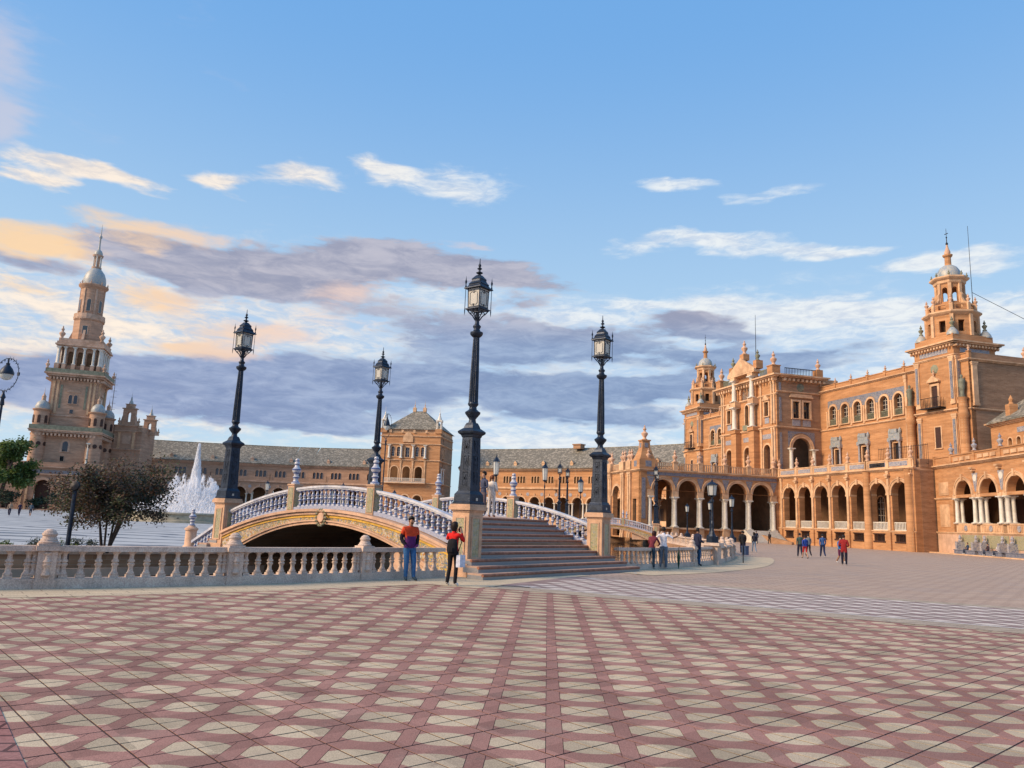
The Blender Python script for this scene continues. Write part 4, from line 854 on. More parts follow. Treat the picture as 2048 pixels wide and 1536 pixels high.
# ---- main block behind the terrace, with the portal
def block():
    root, B0 = qthing('palace_block', 'three storey brick palace block with pedimented portal and row of arched windows', 'building')
    MW = TR(0, 8.3, 0)
    for tag_, X0, X1 in (('near', 0, 30.0), ('far', -47.5, -17.5)):
        cs = [3.2 + 2.87 * i for i in range(6)]
        if tag_ == 'far': cs = [-17.5 - c for c in cs]
        dz = [3.9, 10.2, 16.7]; dz = dz if tag_ == 'near' else [-17.5 - c for c in dz]
        ops = [(c, 1.62, 19.1, 21.45, True) for c in cs]
        mb = MB(); mb.T = MW; mb.wall(X0, X1, 18.45, 25.0, 0, .7, ops).wall(X0, X1, 10.45, 18.45, 0, .7, [(c, 1.05, 11.9, 15.1, False) for c in dz]); mb.build('wall', BRICK, root)
        for c in cs:
            wo = window(root, MW, c, 1.62, 19.1, 21.45, True, y=.5, bars=(3, 5), fw=.3, fy=-.14)
            small_rail(wo, I4, -.8, .8, .1, 0, .95, LEADG, .22, 'window_railing', .035)
            put('pilaster', PILA(), root, MW @ TR(c - 1.435, 0, 18.7, 0, .34, .3, 2.75))
        a, b = min(cs), max(cs)
        mb = MB(); mb.T = MW; mb.wall(a - 1.25, b + 1.25, 21.5, 23.15, -.04, .02, [(c, 2.24, 21.5, 21.5, True) for c in cs]); mb.build('tile_band', AZUL, root)
        for c in dz: ornate_window(root, MW, c)
        cornice('string_course', root, MW, X0, X1, 0, 18.3, ((.08, .1), (.2, .14)))
        cornice('cornice', root, MW, X0, X1, 0, 24.7, ((.06, .1), (.2, .1), (.34, .14)))
        np_ = 8; parapet(root, MW, X0, X1, 0, 25.04, .85, [X0 + (X1 - X0) * i / np_ for i in range(np_ + 1)], m=BRICK, urnh=.9, urnm=CORN, pw=.4)
        MB().box(X0, X1, 8.9, 26, 24.6, 25.0).build('roof_deck', TRIM, root)
    # end face turned to the viewer, its shade put into the darker brick
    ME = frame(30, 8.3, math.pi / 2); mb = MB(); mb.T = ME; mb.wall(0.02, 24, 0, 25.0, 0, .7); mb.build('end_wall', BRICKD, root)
    cornice('cornice', root, ME, 0.4, 24, 0, 24.7, ((.06, .1), (.2, .1), (.34, .14))); mb = MB(); mb.T = ME; mb.box(.05, 24, .02, .4, 25.04, 25.9); mb.build('parapet', BRICKD, root)
    for x in (3.2,): cornice('string_course', root, ME, .4, 8, 0, 18.3, ((.08, .1), (.2, .14)))
    pilaster(root, ME, .75, 18.8, 24.6, .9, .3); urn(root, ME, 9.5, .2, 25.9, 1.6, CORN)
    # statues on tall round columns against the front
    for x in (20.3, 29.3):
        c_ = MB().lathe([(.75, 10.5), (.75, 11.8), (.55, 12.0), (.52, 17.2), (.72, 17.6), (.62, 17.9), (.55, 18.4), (.5, 19.6), (.66, 19.9)], 14).build('statue_column', BRICK, root, TR(x, 7.75, 0), 50)
        st = MB().lathe([(.30, 0), (.34, .1), (.26, .5), (.30, 1.0), (.42, 1.5), (.40, 1.9), (.46, 2.2), (.30, 2.45), (.12, 2.55), (.17, 2.7), (.19, 2.85), (.12, 3.0), (0, 3.05)], 10).build('statue', BRONZE, c_, TR(0, 0, 19.9), 60)
    for x in (22.1, 19.2): pilaster(root, MW, x, 10.5, 24.6, .5, .3)
    # iron screen on the terrace
    mb = MB(); 
    for k in range(30): mb.box(20.4 + k * .3, 20.43 + k * .3, 2.0, 2.03, 10.5, 13.6)
    mb.box(20.4, 29.1, 1.99, 2.04, 13.4, 13.46).box(20.4, 29.1, 1.99, 2.04, 11, 11.05); stuff(mb.build('iron_screen', IRON, root))
    # ---------------- portal block
    MB().box(-17.4, -.1, .75, 8.2, 10.5, 11).box(-17.3, -.15, .7, 12, 26.6, 27.3).build('portal_core', TRIM, root)
    F = I4
    ops = [(x, 1.9, 11.2, 15.0, True) for x in (-2.8, -8.7, -14.6)]
    up = [(-2.8, 1.15, 20.7, 23.1, False), (-8.7, 1.1, 19.8, 22.8, True), (-14.6, 1.15, 20.7, 23.1, False)]
    MB().wall(-17.5, 0, 10.45, 19.0, 0, .7, ops).wall(-17.5, 0, 19.0, 26.8, 0, .7, up).build('portal_front', BRICK, root)
    for x, wd, a, b, ar in ops:
        MB().ring(0, b, wd / 2, wd / 2 + .3, -.14, .1, 14).box(-wd / 2 - .3, -wd / 2, -.14, .1, a, b).box(wd / 2, wd / 2 + .3, -.14, .1, a, b).build('archivolt', TRIM, root, TR(x, 0, 0)); MB().box(-wd / 2, wd / 2, .6, .65, a, b + wd / 2).build('door_leaf', DOOR, root, TR(x, 0, 0))
        MB().box(-1.3, 1.3, -.05, .02, 16.9, 17.7).build('tile_panel', AZUL2, root, TR(x, 0, 0))
    for x, wd, a, b, ar in up:
        wo = window(root, F, x, wd, a, b, ar, y=.4, fw=.25, fy=-.16, gm=GLASS)
        if not ar: MB().extr([(-.95, 2.65), (.95, 2.65), (.95, 2.85), (0, 3.7), (-.95, 2.85)], -.35, .03).build('pediment', TRIM, wo); MB().box(-.6, .6, -.05, .02, -1.2, -.2).build('tile_panel', AZUL2, wo)
        else: MB().box(-.8, .8, -.5, .05, -.9, 0).build('balcony', LEADG, wo)
    for x in (-.5, -1.2, -4.3, -13.2, -16.3, -17.0): pilaster(root, F, x, 10.5, 18.6, .42, .28); pilaster(root, F, x, 19.3, 26.4, .42, .28)
    for x in (-.85, -16.65): MB().box(-.17, .17, -.06, .02, 11.6, 17.8).box(-.17, .17, -.06, .02, 19.9, 23.6).box(-.17, .17, -.06, .02, 24.7, 26.2).build('tile_strip', AZUL, root, TR(x, 0, 0))
    for z in (18.55, 24.0): cornice('string_course', root, F, -17.5, 0, 0, z, ((.1, .14), (.26, .18)))
    cornice('main_cornice', root, F, -17.5, 0, 0, 26.75, ((.2, .2), (.7, .22), (1.05, .25)), dent=.8)
    # frontispiece: two tiers of white columns under a pediment
    for x in (-11.5, -5.9): MB().box(-.8, .8, -1.1, 0, 10.5, 18.55).box(-.9, .9, -1.3, 0, 18.55, 19.2).build('column_pier', BRICK, root, TR(x, 0, 0)); MB().box(-.8, .8, -1.2, 0, 23.2, 24.2).build('entablature', TRIM, root, TR(x, 0, 0)); MB().box(-.6, .6, -.5, .7, 24.2, 28.0).build('upper_pier', BRICK, root, TR(x, 0, 0))
    MB().box(-10.9, -6.5, -.3, .7, 27.55, 28.6).build('frontispiece', BRICK, root)
    for x in (-11.5, -5.9):
        column(root, F, x, -.85, 19.2, 23.2, .42); column(root, F, x, -.85, 24.2, 28.0, .40); MB().box(-.75, .75, -1.25, 0, 28.0, 28.8).build('entablature', TRIM, root, TR(x, 0, 0))
    MB().wall(-11.0, -6.4, 24.2, 27.6, -.25, .3, [(-8.7, 3.0, 24.3, 25.4, True)]).build('niche_wall', BRICK, root); MB().extr([(-10.2, 24.3), (-7.2, 24.3)] + [(-8.7 + 1.5 * math.cos(math.pi * i / 12), 25.4 + 1.5 * math.sin(math.pi * i / 12)) for i in range(13)], .0, .05).build('tile_picture', tilemat('pale_tile_picture', [(.40, .38, .34), (.52, .48, .40), (.32, .34, .38), (.50, .38, .24)], 1.2), root)
    MB().ring(-8.7, 25.4, 1.5, 1.85, -.4, .1, 16).build('niche_archivolt', TRIM, root)
    pe = MB().extr([(-13.0, 28.8), (-4.4, 28.8), (-4.4, 29.15), (-8.7, 31.7), (-13.0, 29.15)], -1.3, -.9).extr([(-12.0, 29.1), (-5.4, 29.1), (-8.7, 31.0)], -.95, .6).box(-13, -4.4, -1.3, .6, 28.55, 28.85).build('pediment', TRIM, root)
    MB().extr([(-10.2, 29.3), (-7.2, 29.3), (-8.7, 30.3)], -1.0, -.94).build('tympanum_tile', AZUL2, pe) if False else None
    MB().box(-9.3, -8.1, -1.0, .2, 31.3, 32.4).build('acroterion', BRICK, root); urn(root, F, -8.7, -.4, 32.4, 2.6, CORN)
    for x in (-12.6, -4.8): MB().box(-.5, .5, -.9, .4, 29.2, 30.6).build('acroterion', BRICK, root, TR(x, 0, 0)); urn(root, F, x, -.3, 30.6, 2.0, LEADG)
    for a, b in ((-17.2, -13.2), (-4.3, -.6)): small_rail(root, F, a, b, -.2, 27.42, 1.25, LEADG, .34, 'roof_railing', .06)
    for x in (-17.0, -.5):
        MB().box(-.75, .75, -.85, .65, 27.42, 28.8).box(-.85, .85, -.95, .75, 28.8, 28.95).build('roof_post', BRICK, root, TR(x, 0, 0)); urn(root, F, x, -.1, 28.95, 2.5, CORN)
    # flank of the portal, turned to the viewer; darker brick stands in for shade
    MF = frame(0, 0, math.pi / 2); mb = MB(); mb.T = MF
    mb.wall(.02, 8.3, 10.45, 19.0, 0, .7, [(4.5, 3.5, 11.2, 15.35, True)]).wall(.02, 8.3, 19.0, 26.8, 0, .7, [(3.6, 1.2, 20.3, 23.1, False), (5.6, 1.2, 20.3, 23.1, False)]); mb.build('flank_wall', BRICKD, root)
    mb = MB(); mb.T = MF; mb.ring(4.5, 15.35, 1.75, 2.15, -.14, .1, 18).ring(4.5, 15.35, 2.15, 2.3, -.22, .1, 18); mb.build('archivolt', TRIM, root)
    mb = MB(); mb.T = MF; mb.wall(2.0, 7.0, 15.6, 18.1, -.05, .02, [(4.5, 4.6, 15.6, 15.6, True)]); mb.build('tile_panel', AZUL, root)
    for x in (2.35, 6.65): column(root, MF, x, -.25, 11.2, 15.3, .32)
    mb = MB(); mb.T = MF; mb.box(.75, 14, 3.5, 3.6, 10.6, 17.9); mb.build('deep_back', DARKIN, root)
    for x in (3.6, 5.6):
        wo = window(root, MF, x, 1.2, 20.3, 23.1, False, y=.4, fw=.3, fy=-.14); MB().box(-.75, .75, -.05, .02, -1.25, -.2).build('tile_panel', AZUL2, wo)
    mb = MB(); mb.T = MF; mb.box(2.4, 6.8, -.3, .05, 23.75, 24.0).box(2.6, 6.6, -.2, .05, 24.0, 24.35); mb.build('window_entablature', TRIM, root)
    mb = MB(); mb.T = MF
    for a, b in ((11.6, 17.8), (19.6, 23.6), (24.8, 26.1)): mb.box(.45, .85, -.06, .02, a, b)
    mb.build('tile_strip', AZUL, root)
    MB().lathe([(0, -.05), (.6, -.05), (.75, .0), (.5, .16), (.2, .2), (0, .2)], 8).build('coat_of_arms', LEADG, root, MF @ TR(4.6, 0, 25.5) @ Matrix.Rotation(R(90), 4, 'X'))
    for z in (18.55, 24.45): cornice('string_course', root, MF, .2, 8.3, 0, z, ((.1, .12), (.22, .16)))
    cornice('main_cornice', root, MF, 1.2, 8.6, 0, 26.75, ((.2, .2), (.7, .22), (1.05, .25)), dent=.8)
    small_rail(root, MF, 1.6, 7.6, -.1, 27.42, 1.25, IRON, .3, 'roof_railing', .03); mb = MB(); mb.T = MF; mb.box(7.6, 8.8, -.3, .9, 27.42, 28.8); mb.build('roof_post', BRICK, root); urn(root, MF, 8.2, .2, 28.8, 2.0, CORN)
    MB().lathe([(.09, 27), (.06, 34), (.03, 41)], 6).build('flagpole', IRON, root, TR(-12.0, 4, 0))
    MB().box(3.0, 4.4, 14, 15.2, 25, 27.0).build('chimney', BRICKD, root)
block()

# ---- corner towers
def oct_(r, z): return (r, z)
def tower(label, cx, cy, mir=1):
    root, _ = qthing('corner_tower', label, 'tower', 'twin brick corner towers', (cx, cy))
    HW = 3.4; Fs = [frame(math.sin(a) * HW, -math.cos(a) * HW, a) for a in (0, math.pi / 2, math.pi, -math.pi / 2)]
    MB().box(-HW, HW, -HW, HW, 10.5, 27.2).build('shaft', BRICK, root)
    for k, Fk in enumerate(Fs):
        for x in (-2.95, 2.95):
            pilaster(root, Fk, x, 19.2, 25.6, .8, .2); pilaster(root, Fk, x, 10.6, 17.9, .8, .2)
            MB().box(-.2, .2, -.24, -.19, 19.9, 24.9).box(-.2, .2, -.24, -.19, 11.6, 17.2).build('tile_strip', AZUL, root, Fk @ TR(x, 0, 0))
        cornice('string_course', root, Fk, -HW, HW, 0, 18.3, ((.1, .12), (.3, .16)))
        cornice('entablature', root, Fk, -HW, HW, 0, 25.6, ((.05, .12), (.15, .14)))
        MB().box(-2.4, 2.4, -.05, .02, 26.15, 26.75).build('tile_frieze', AZUL2, root, Fk)
        cornice('cornice', root, Fk, -HW, HW, 0, 27.1, ((.2, .16), (.55, .18), (.8, .2)), dent=.5)
        if k in (0, 1):
            wo = window(root, Fk, 0, 1.0, 19.2, 22.0, False, y=-.06, gm=DOOR, fw=.3, fy=-.2); MB().extr([(-1.0, 3.3), (1.0, 3.3), (1.0, 3.5), (0, 4.2), (-1.0, 3.5)], -.5, .03).build('pediment', TRIM, wo); urn(wo, I4, 0, -.2, 4.1, 1.0, CORN)
            if k == 0:
                bl = MB().box(-1.6, 1.6, -1.15, .0, -.35, -.2); [bl.box(-1.55 + q * .24, -1.51 + q * .24, -1.12, -1.08, -.2, 1.05) for q in range(14)]; [bl.box(sx, sx + .04, -1.1 + q * .25, -1.06 + q * .25, -.2, 1.05) for sx in (-1.58, 1.54) for q in range(4)]; bl.box(-1.6, 1.6, -1.14, -1.06, 1.05, 1.12); bl.build('balcony', IRON, wo)
                MB().lathe([(0, -.1), (.5, -.1), (.7, .0), (.5, .14), (0, .2)], 7).build('coat_of_arms', LEADG, root, Fk @ TR(0, 0, 24.3) @ Matrix.Rotation(R(90), 4, 'X'))
            window(root, Fk, .1, .95, 13.6, 16.4, False, y=-.06, gm=DOOR, fw=.15)
    MB().box(-HW + .1, HW - .1, -HW + .1, HW - .1, 27.6, 28.7).build('attic', BRICK, root)
    for sx in (-1, 1):
        for sy in (-1, 1):
            u = MB().lathe([(.75, 28.6), (.75, 28.9), (.6, 29.2), (.3, 29.6), (.15, 29.75)], 10).build('corner_dome', DOME, root, TR(sx * 2.7, sy * 2.7, 0), 60); urn(u, I4, 0, 0, 29.7, 1.5, LEADG)
    o8 = math.pi / 8
    def ring8(nm, R_, z0, z1, wd, zs, zp, ar, m=BRICK, th=.5, glass=False):
        """eight-sided storey with an opening in each side"""
        side_ = 2 * R_ * math.tan(o8)
        me = MB().wall(-side_ / 2, side_ / 2, z0, z1, 0, th, [(0, wd, zs, zp, ar)]).mesh(nm, m)
        for k in range(8): put(nm, me, root, TR(0, 0, 0, k * math.pi / 4 + o8) @ TR(0, -R_, 0)); 
        for k in range(8): a = k * math.pi / 4 + o8 + o8; MB().box(-.22, .22, -.2, .2, z0, z1).build('corner_pilaster', TRIM, root, TR(math.sin(a) * (R_ / math.cos(o8) - .05), -math.cos(a) * (R_ / math.cos(o8) - .05), 0, a))
    ring8('lower_drum_wall', 2.95, 28.7, 31.7, .8, 29.3, 30.9, False)
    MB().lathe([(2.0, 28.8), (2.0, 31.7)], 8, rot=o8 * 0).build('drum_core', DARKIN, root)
    k8 = lambda pr, nm, m=TRIM: MB().lathe([(r / math.cos(o8), z) for r, z in pr], 8).build(nm, m, root)
    k8([(2.9, 31.6), (3.2, 31.8), (3.4, 32.0), (3.4, 32.2), (3.0, 32.25)], 'drum_cornice')
    k8([(1.9, 32.2), (1.8, 33.4), (1.7, 33.7)], 'swept_skirt', BRICK)
    ring8('skirt_parapet', 2.75, 32.2, 33.3, 1.0, 32.5, 33.1, False, th=.2)
    for k in range(8):
        a = k * math.pi / 4
        MB().extr([(1.5, 32.2), (3.0, 32.2), (3.05, 33.3), (2.75, 33.6), (2.3, 33.75), (2.05, 34.3), (2.1, 34.8), (1.85, 35.2), (1.5, 35.3)], -.16, .16).build('volute', TRIM, root, TR(0, 0, 0, a)); urn(root, I4, math.sin(a) * 2.95, -math.cos(a) * 2.95, 33.3, 1.3, CORN)
    ring8('bell_storey_wall', 1.6, 33.6, 36.6, .68, 33.9, 35.6, True, th=.3)
    k8([(1.6, 36.4), (1.85, 36.55), (1.9, 36.9), (2.15, 37.05), (2.3, 37.2), (2.3, 37.4), (1.7, 37.45)], 'bell_cornice')
    for k in range(8): a = k * math.pi / 4; urn(root, I4, math.sin(a) * 2.15, -math.cos(a) * 2.15, 37.4, .8, LEADG)
    MB().lathe([(1.5, 37.4), (1.55, 38.0), (1.42, 38.55), (1.1, 39.05), (.7, 39.35), (.4, 39.45)], 16).build('dome', DOME, root, None, 60)
    MB().lathe([(.5, 39.35), (.42, 39.6), (.4, 40.6), (.62, 40.8), (.66, 41.0), (.4, 41.1)], 10).build('lantern', BRICK, root); MB().lathe([(.36, 41.05), (.4, 41.4), (.2, 42.0), (.12, 42.5)], 10).build('spire', CORN, root, None, 50); MB().lathe([(.1, 42.4), (.18, 42.7), (.06, 42.9), (.05, 43.5), (.12, 43.6), (.03, 43.75), (.03, 44.8), (0, 45)], 8).box(-.3, .3, -.02, .02, 44.1, 44.2).build('weather_vane', IRON, root)
    MB().lathe([(.25, 33.7), (.45, 33.9), (.35, 34.6), (.1, 34.8)], 10).build('bell', IRON, root)
    return root
tower('brick corner tower with blue dome beside the blank wall and the tall radio mast', 25.2, 10.9)
tower('brick corner tower with blue dome beyond the pedimented portal', -42.7, 10.9)
# masts
for (px_, py_, h_, lb) in ((24., 16, 46.5, 'tall thin radio mast behind the nearer corner tower'), (-44., 16, 37.5, 'thin radio mast between the far corner tower and the portal')):
    p = PQ @ Vector((px_, py_, 0)); o = MB().lathe([(.16, 0), (.12, h_ * .75), (.05, h_ * .76), (.03, h_)], 6).build('radio_mast', IRON, None, TR(p.x, p.y, 0)); tag(o, lb, 'mast', 'radio masts')
    if px_ > 0: MB().tube([(0, 0, 36.5), PQ.to_3x3() @ Vector((30, -7.5, -20)) + Vector((0, 0, 36.5))], .035, 4).build('guy_wire', IRON, o)

# ---- near wing, running off to the right
def near_wing():
    p = PQ @ Vector((28.95, 3.0, 0)); an = QA + R(-17.8); root = thing('arcade_wing', 'near arcade wing with paired white columns and tiled bench alcoves', 'building', p, an, 'arcaded wings of the palace')
    L = 25.; F = I4; cs = [6.6 + 5.15 * i for i in range(4)]
    MB().wall(0, L, 6.6, 10.4, 0, .9, [(c, 3.35, 6.95, 6.95, True) for c in cs]).build('arcade_wall', BRICK, root)
    MB().box(0, 4.0, 0, .9, 0, 6.6).build('end_pier', BRICK, root)
    for z0, z1 in ((3.2, 5.9), (7.0, 8.6)): MB().box(.9, 3.2, -.06, .02, z0, z1).box(1.1, 3.0, -.1, .02, z0 + .2, z1 - .2).build('relief_panel', TRIM, root)
    cornice('string_course', root, F, 0, 3.9, 0, 6.5, ((.06, .1), (.14, .12)))
    MB().box(0, L, -.02, .9, 0, 2.45).build('base_wall', TRIMP, root); cornice('base_moulding', root, F, 0, L, 0, 2.4, ((.05, .1), (.12, .1)))
    for c in cs:
        MB().ring(0, 6.95, 1.68, 2.0, -.1, .1, 18).ring(0, 6.95, 2.0, 2.12, -.18, .1, 18).box(-.15, .15, -.3, .05, 8.5, 9.3).build('archivolt', TRIM, root, TR(c, 0, 0))
        for sx in (-1, 1):
            MB().box(-.42, .42, -.05, .9, 6.55, 6.95).build('impost', TRIM, root, TR(c + sx * 2.1, 0, 0))
            for dy in (.15, .72): column(root, F, c + sx * 1.95, dy, 3.6, 6.55, .24)
        bp = MB().box(-2.2, 2.2, .05, .5, 2.6, 3.45).box(-2.3, 2.3, 0, .6, 3.45, 3.6); [bp.box(-1.9 + q * .32, -1.75 + q * .32, -.02, .06, 2.75, 3.35) for q in range(13)]
        bo = bp.build('balustrade_panel', TRIM, root, TR(c, 0, 0)); MB().lathe([(0, -.06), (.32, -.06), (.34, .02), (0, .02)], 10).build('medallion', AZUL2, bo, TR(0, -.02, 3.05) @ Matrix.Rotation(R(90), 4, 'X'))
        MB().lathe([(0, -.05), (.38, -.05), (.4, .02), (0, .02)], 12).build('tondo', MARBLE, root, TR(c + 2.57, -.04, 8.75) @ Matrix.Rotation(R(90), 4, 'X'))
        MB().extr([(-.12, 7.2), (.12, 7.2), (.6, 9.3), (-.6, 9.3)], -.035, .05).build('spandrel_tile', AZUL2, root, TR(c + 2.57, 0, 0))
        # bench alcove
        al = MB().box(-2.1, 2.1, -.08, -.02, .9, 2.3).build('alcove_tiles', OTILE, root, TR(c + 1.2, 0, 0)); MB().box(-2.2, 2.2, -1.0, -.05, .12, .52).box(-2.3, 2.3, -1.05, -.05, .52, .6).build('tiled_bench', tilemat('bench_tile', [(.10, .12, .18), (.16, .18, .24), (.22, .22, .24)], 5) if 'bench_tile' not in MATS else MATS['bench_tile'], root, TR(c + 1.2, 0, 0))
        for sx in (-1, 1): MB().box(-.18, .18, -1.0, -.03, .6, 1.5).lathe([(.22, 1.5), (.26, 1.6), (.12, 1.75), (.2, 1.95), (.1, 2.2), (0, 2.3)], 8, (0, -.5, 0)).build('alcove_bookcase', AZUL2, root, TR(c + 1.2 + sx * 1.7, 0, 0))
        MB().box(-.3, .3, -.55, .02, 9.75, 9.95).box(-.2, .2, -.4, .02, 9.5, 9.75).build('spout', TRIM, root, TR(c + 2.57, 0, 0))
    MB().box(0, L, -1.3, 0, 0, .12).build('kerb', TRIM, root)
    cornice('cornice', root, F, 0, L, 0, 10.35, ((.06, .1), (.2, .12), (.36, .14)))
    parapet(root, F, 0, L, -.1, 10.7, 1.05, [.2] + [4.2 + 5.15 * i for i in range(5)], m=BRICK, urnh=0, pw=.4)
    for a in [4.2 + 5.15 * i for i in range(4)]:
        urn(root, F, a, .05, 11.85, 1.5, AZUL2)
        for q in range(3): MB().box(-.5, .5, -.16, -.05, 10.95, 11.35).build('relief_panel', TRIM, root, TR(a + 1.3 + q * 1.3, 0, 0))
    MB().box(0, L, .9, 7, 10.2, 10.6).build('terrace', TRIM, root); MB().box(0, L, .9, 6.2, 3.0, 3.3).build('gallery_floor', TRIM, root)
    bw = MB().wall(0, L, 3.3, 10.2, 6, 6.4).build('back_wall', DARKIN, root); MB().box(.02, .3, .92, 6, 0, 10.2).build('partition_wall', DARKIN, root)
    for c in cs: MB().box(-.7, .7, 5.9, 6.02, 3.3, 6.6).build('doorway', DOOR, root, TR(c + .6, 0, 0))
    # upper storey set back
    U = TR(0, 6.6, 0); ws = [5.2 + 5.15 * i + d for i in range(4) for d in (0, 1.7, 3.1)]
    mb = MB(); mb.T = U; mb.wall(1.2, L, 10.4, 16.0, 0, .6, [(x, .8, 12.6, 13.6, True) for x in ws]); mb.build('upper_wall', BRICK, root)
    for x in ws: window(root, U, x, .8, 12.6, 13.6, True, y=.35, fw=.14)
    for a in [7.9 + 5.15 * i for i in range(3)]: MB().box(-1.2, 1.2, 6.55, 6.62, 14.5, 15.1).build('tile_panel', AZUL2, root, TR(a, 0, 0))
    cornice('eaves', root, U, 1.2, L, 0, 15.7, ((.1, .14), (.3, .16), (.5, .18)))
    MB().add([(1.4, 6.0, 16.2), (L, 6.0, 16.2), (L, 14.5, 22.0), (1.4, 14.5, 22.0), (1.4, 6.0, 16.0), (L, 6.0, 16.0), (L, 14.5, 21.8), (1.4, 14.5, 21.8)], [(0, 1, 2, 3), (7, 6, 5, 4), (0, 4, 5, 1), (3, 7, 4, 0)]).build('tiled_roof', ROOF, root)
    for a in (4.5, 9.6): MB().box(-.45, .45, 6.9, 7.9, 16.4, 18.2).lathe([(.35, 18.2), (.2, 18.5), (.3, 18.8), (0, 19.4)], 8, (0, 7.4, 0)).build('dormer', BRICK, root, TR(a, 0, 0))
near_wing()
# ------------------------------------------------------------------ far wings, hip-roofed pavilion, gate house and the great tower
def bay_parts(wd, brick, trim):
    """meshes of one bay, x across, y into the building"""
    r = wd * .34; k = ('bay', round(wd, 2), brick.name)
    wall = shared(k + ('w',), lambda: MB().wall(-wd / 2, wd / 2, 7.0, 11.0, 0, .7, [(0, 2 * r, 7.0, 7.0, True)], mi=0).wall(-wd / 2, wd / 2, 11.0, 15.6, .15, .7, [(dx * wd * .20, wd * .15, 12.2, 13.7, True) for dx in (-1, 0, 1)]).mesh('bay_wall', brick))
    arch = shared(k + ('a',), lambda: MB().ring(0, 7.0, r, r + .36, -.12, .1, 14).box(-.16, .16, -.2, .05, 7 + r + .2, 7 + r + .9).mesh('archivolt', trim))
    base = shared(k + ('b',), lambda: MB().box(-wd / 2, wd / 2, -.05, .75, 0, 2.0).box(-wd / 2, wd / 2, -.12, .8, 2.0, 2.2).mesh('base', trim))
    rail = shared(k + ('r',), lambda: MB().box(-r, r, .2, .5, 2.2, 3.2).mesh('balustrade_panel', trim))
    belt = shared(k + ('s',), lambda: MB().box(-wd / 2, wd / 2, -.3, .7, 10.6, 10.85).box(-wd / 2, wd / 2, -.15, .7, 10.85, 11.1).mesh('string_course', trim))
    eave = shared(k + ('e',), lambda: MB().box(-wd / 2, wd / 2, -.1, .7, 15.4, 15.7).box(-wd / 2, wd / 2, -.5, .7, 15.7, 16.0).box(-wd / 2, wd / 2, -.75, .7, 16.0, 16.25).mesh('eaves', trim))
    roof = shared(k + ('f',), lambda: MB().add([(-wd / 2, -.9, 16.25), (wd / 2, -.9, 16.25), (wd / 2 * 1.06, 8.3, 22.3), (-wd / 2 * 1.06, 8.3, 22.3), (-wd / 2, -.9, 16.05), (wd / 2, -.9, 16.05), (wd / 2 * 1.06, 8.3, 22.1), (-wd / 2 * 1.06, 8.3, 22.1)], [(0, 1, 2, 3), (7, 6, 5, 4), (0, 4, 5, 1)]).box(-wd / 2 * 1.06, wd / 2 * 1.06, 8.15, 8.5, 22.15, 22.4).mesh('roof_slope', ROOF))
    back = shared(k + ('k',), lambda: MB().box(-wd / 2, wd / 2, 5.2, 5.5, 2, 11).box(-wd / 2, wd / 2, .7, 5.3, 10.4, 10.6).box(-wd * .16, wd * .1, 5.1, 5.2, 2.2, 6.2, 1).mesh('gallery_back', [DARKIN, DOOR]))
    return r, dict(bay_wall=wall, archivolt=arch, base=base, balustrade_panel=rail, string_course=belt, eaves=eave, roof_slope=roof, gallery_back=back)
def far_wing(label, curve, nb, brick, trim, fins=True, tondo=True):
    cv = catmull(curve, 12); L = arclen(cv); tot = L[-1]
    def atl(s):
        for i in range(len(L) - 1):
            if L[i + 1] >= s - 1e-6: f = (s - L[i]) / (L[i + 1] - L[i]); return cv[i].lerp(cv[i + 1], f)
        return cv[-1]
    wd = tot / nb; root = thing('arcade_wing', label, 'building', atl(tot / 2), 0, 'arcaded wings of the palace'); inv = Matrix.Translation(-root.location)
    for b in range(nb):
        p, q = atl(b * wd), atl((b + 1) * wd); c = (p + q) / 2; an = math.atan2(q.y - p.y, q.x - p.x); w2 = (q - p).length + .04
        r, P = bay_parts(round(w2, 1) + .05, brick, trim); M1 = inv @ TR(c.x, c.y, 0, an); w3 = round(w2, 1) + .05
        for nm, me in P.items(): put(nm, me, root, M1)
        for sx in (-1, 1): column(root, M1, sx * (r + .12), .3, 3.2, 7.0, .24)
        for dx in (-1, 0, 1): window(root, M1 @ TR(0, .15, 0), dx * w3 * .20, w3 * .15, 12.2, 13.7, True, y=.3, fw=.1, sill=False, frame=trim, gm=GLASS if brick is BRICKP else AMBER)
        if b % 2 == 1: MB().box(-.45, .45, .2, 1.2, 16.3, 17.6).extr([(-.55, 17.6), (.55, 17.6), (0, 18.3)], .1, 1.3).build('dormer', trim, root, M1 @ TR(w3 / 2, 0, 0))
        if tondo: put('tondo', shared('ftondo', lambda: MB().lathe([(0, -.05), (.5, -.05), (.5, .02), (0, .02)], 8).mesh('tondo', AZUL2)), root, M1 @ TR(w3 / 2, -.05, 9.2) @ Matrix.Rotation(R(90), 4, 'X'))
        if b % 3 == 1: MB().box(-.15, .15, -.8, -.1, 10.3, 10.5).lathe([(.06, 9.4), (.06, 13)], 5, (0, -.1, 0)).build('drainpipe', IRON, root, M1 @ TR(-w3 / 2, 0, 0))
    return root
AMBER = mat('amber_window', (.16, .085, .02), .3, .2, 2)
far_wing('long far arcade wing with grey tiled roof behind the fountain', [(-113, 230), (-90, 235), (-64, 237), (-38, 232)], 13, BRICKP, TRIMP)
far_wing('far arcade wing with speckled tile roof between the pavilion and the porch', [(-14, 221), (2, 213), (19, 202), (33, 189), (44, 176)], 17, BRICK, TRIM)
mb = MB().box(-1.2, 1.2, -1, 1, 22, 23).box(-1.4, 1.4, -1.2, 1.2, 23, 23.3).build('roof_chimney', BRICKD, bpy.data.objects['arcade_wing.002'] if 'arcade_wing.002' in bpy.data.objects else None)
if mb.parent: mb.matrix_local = Matrix.Translation(-mb.parent.location) @ TR(19, 210.5, 0, -.7)

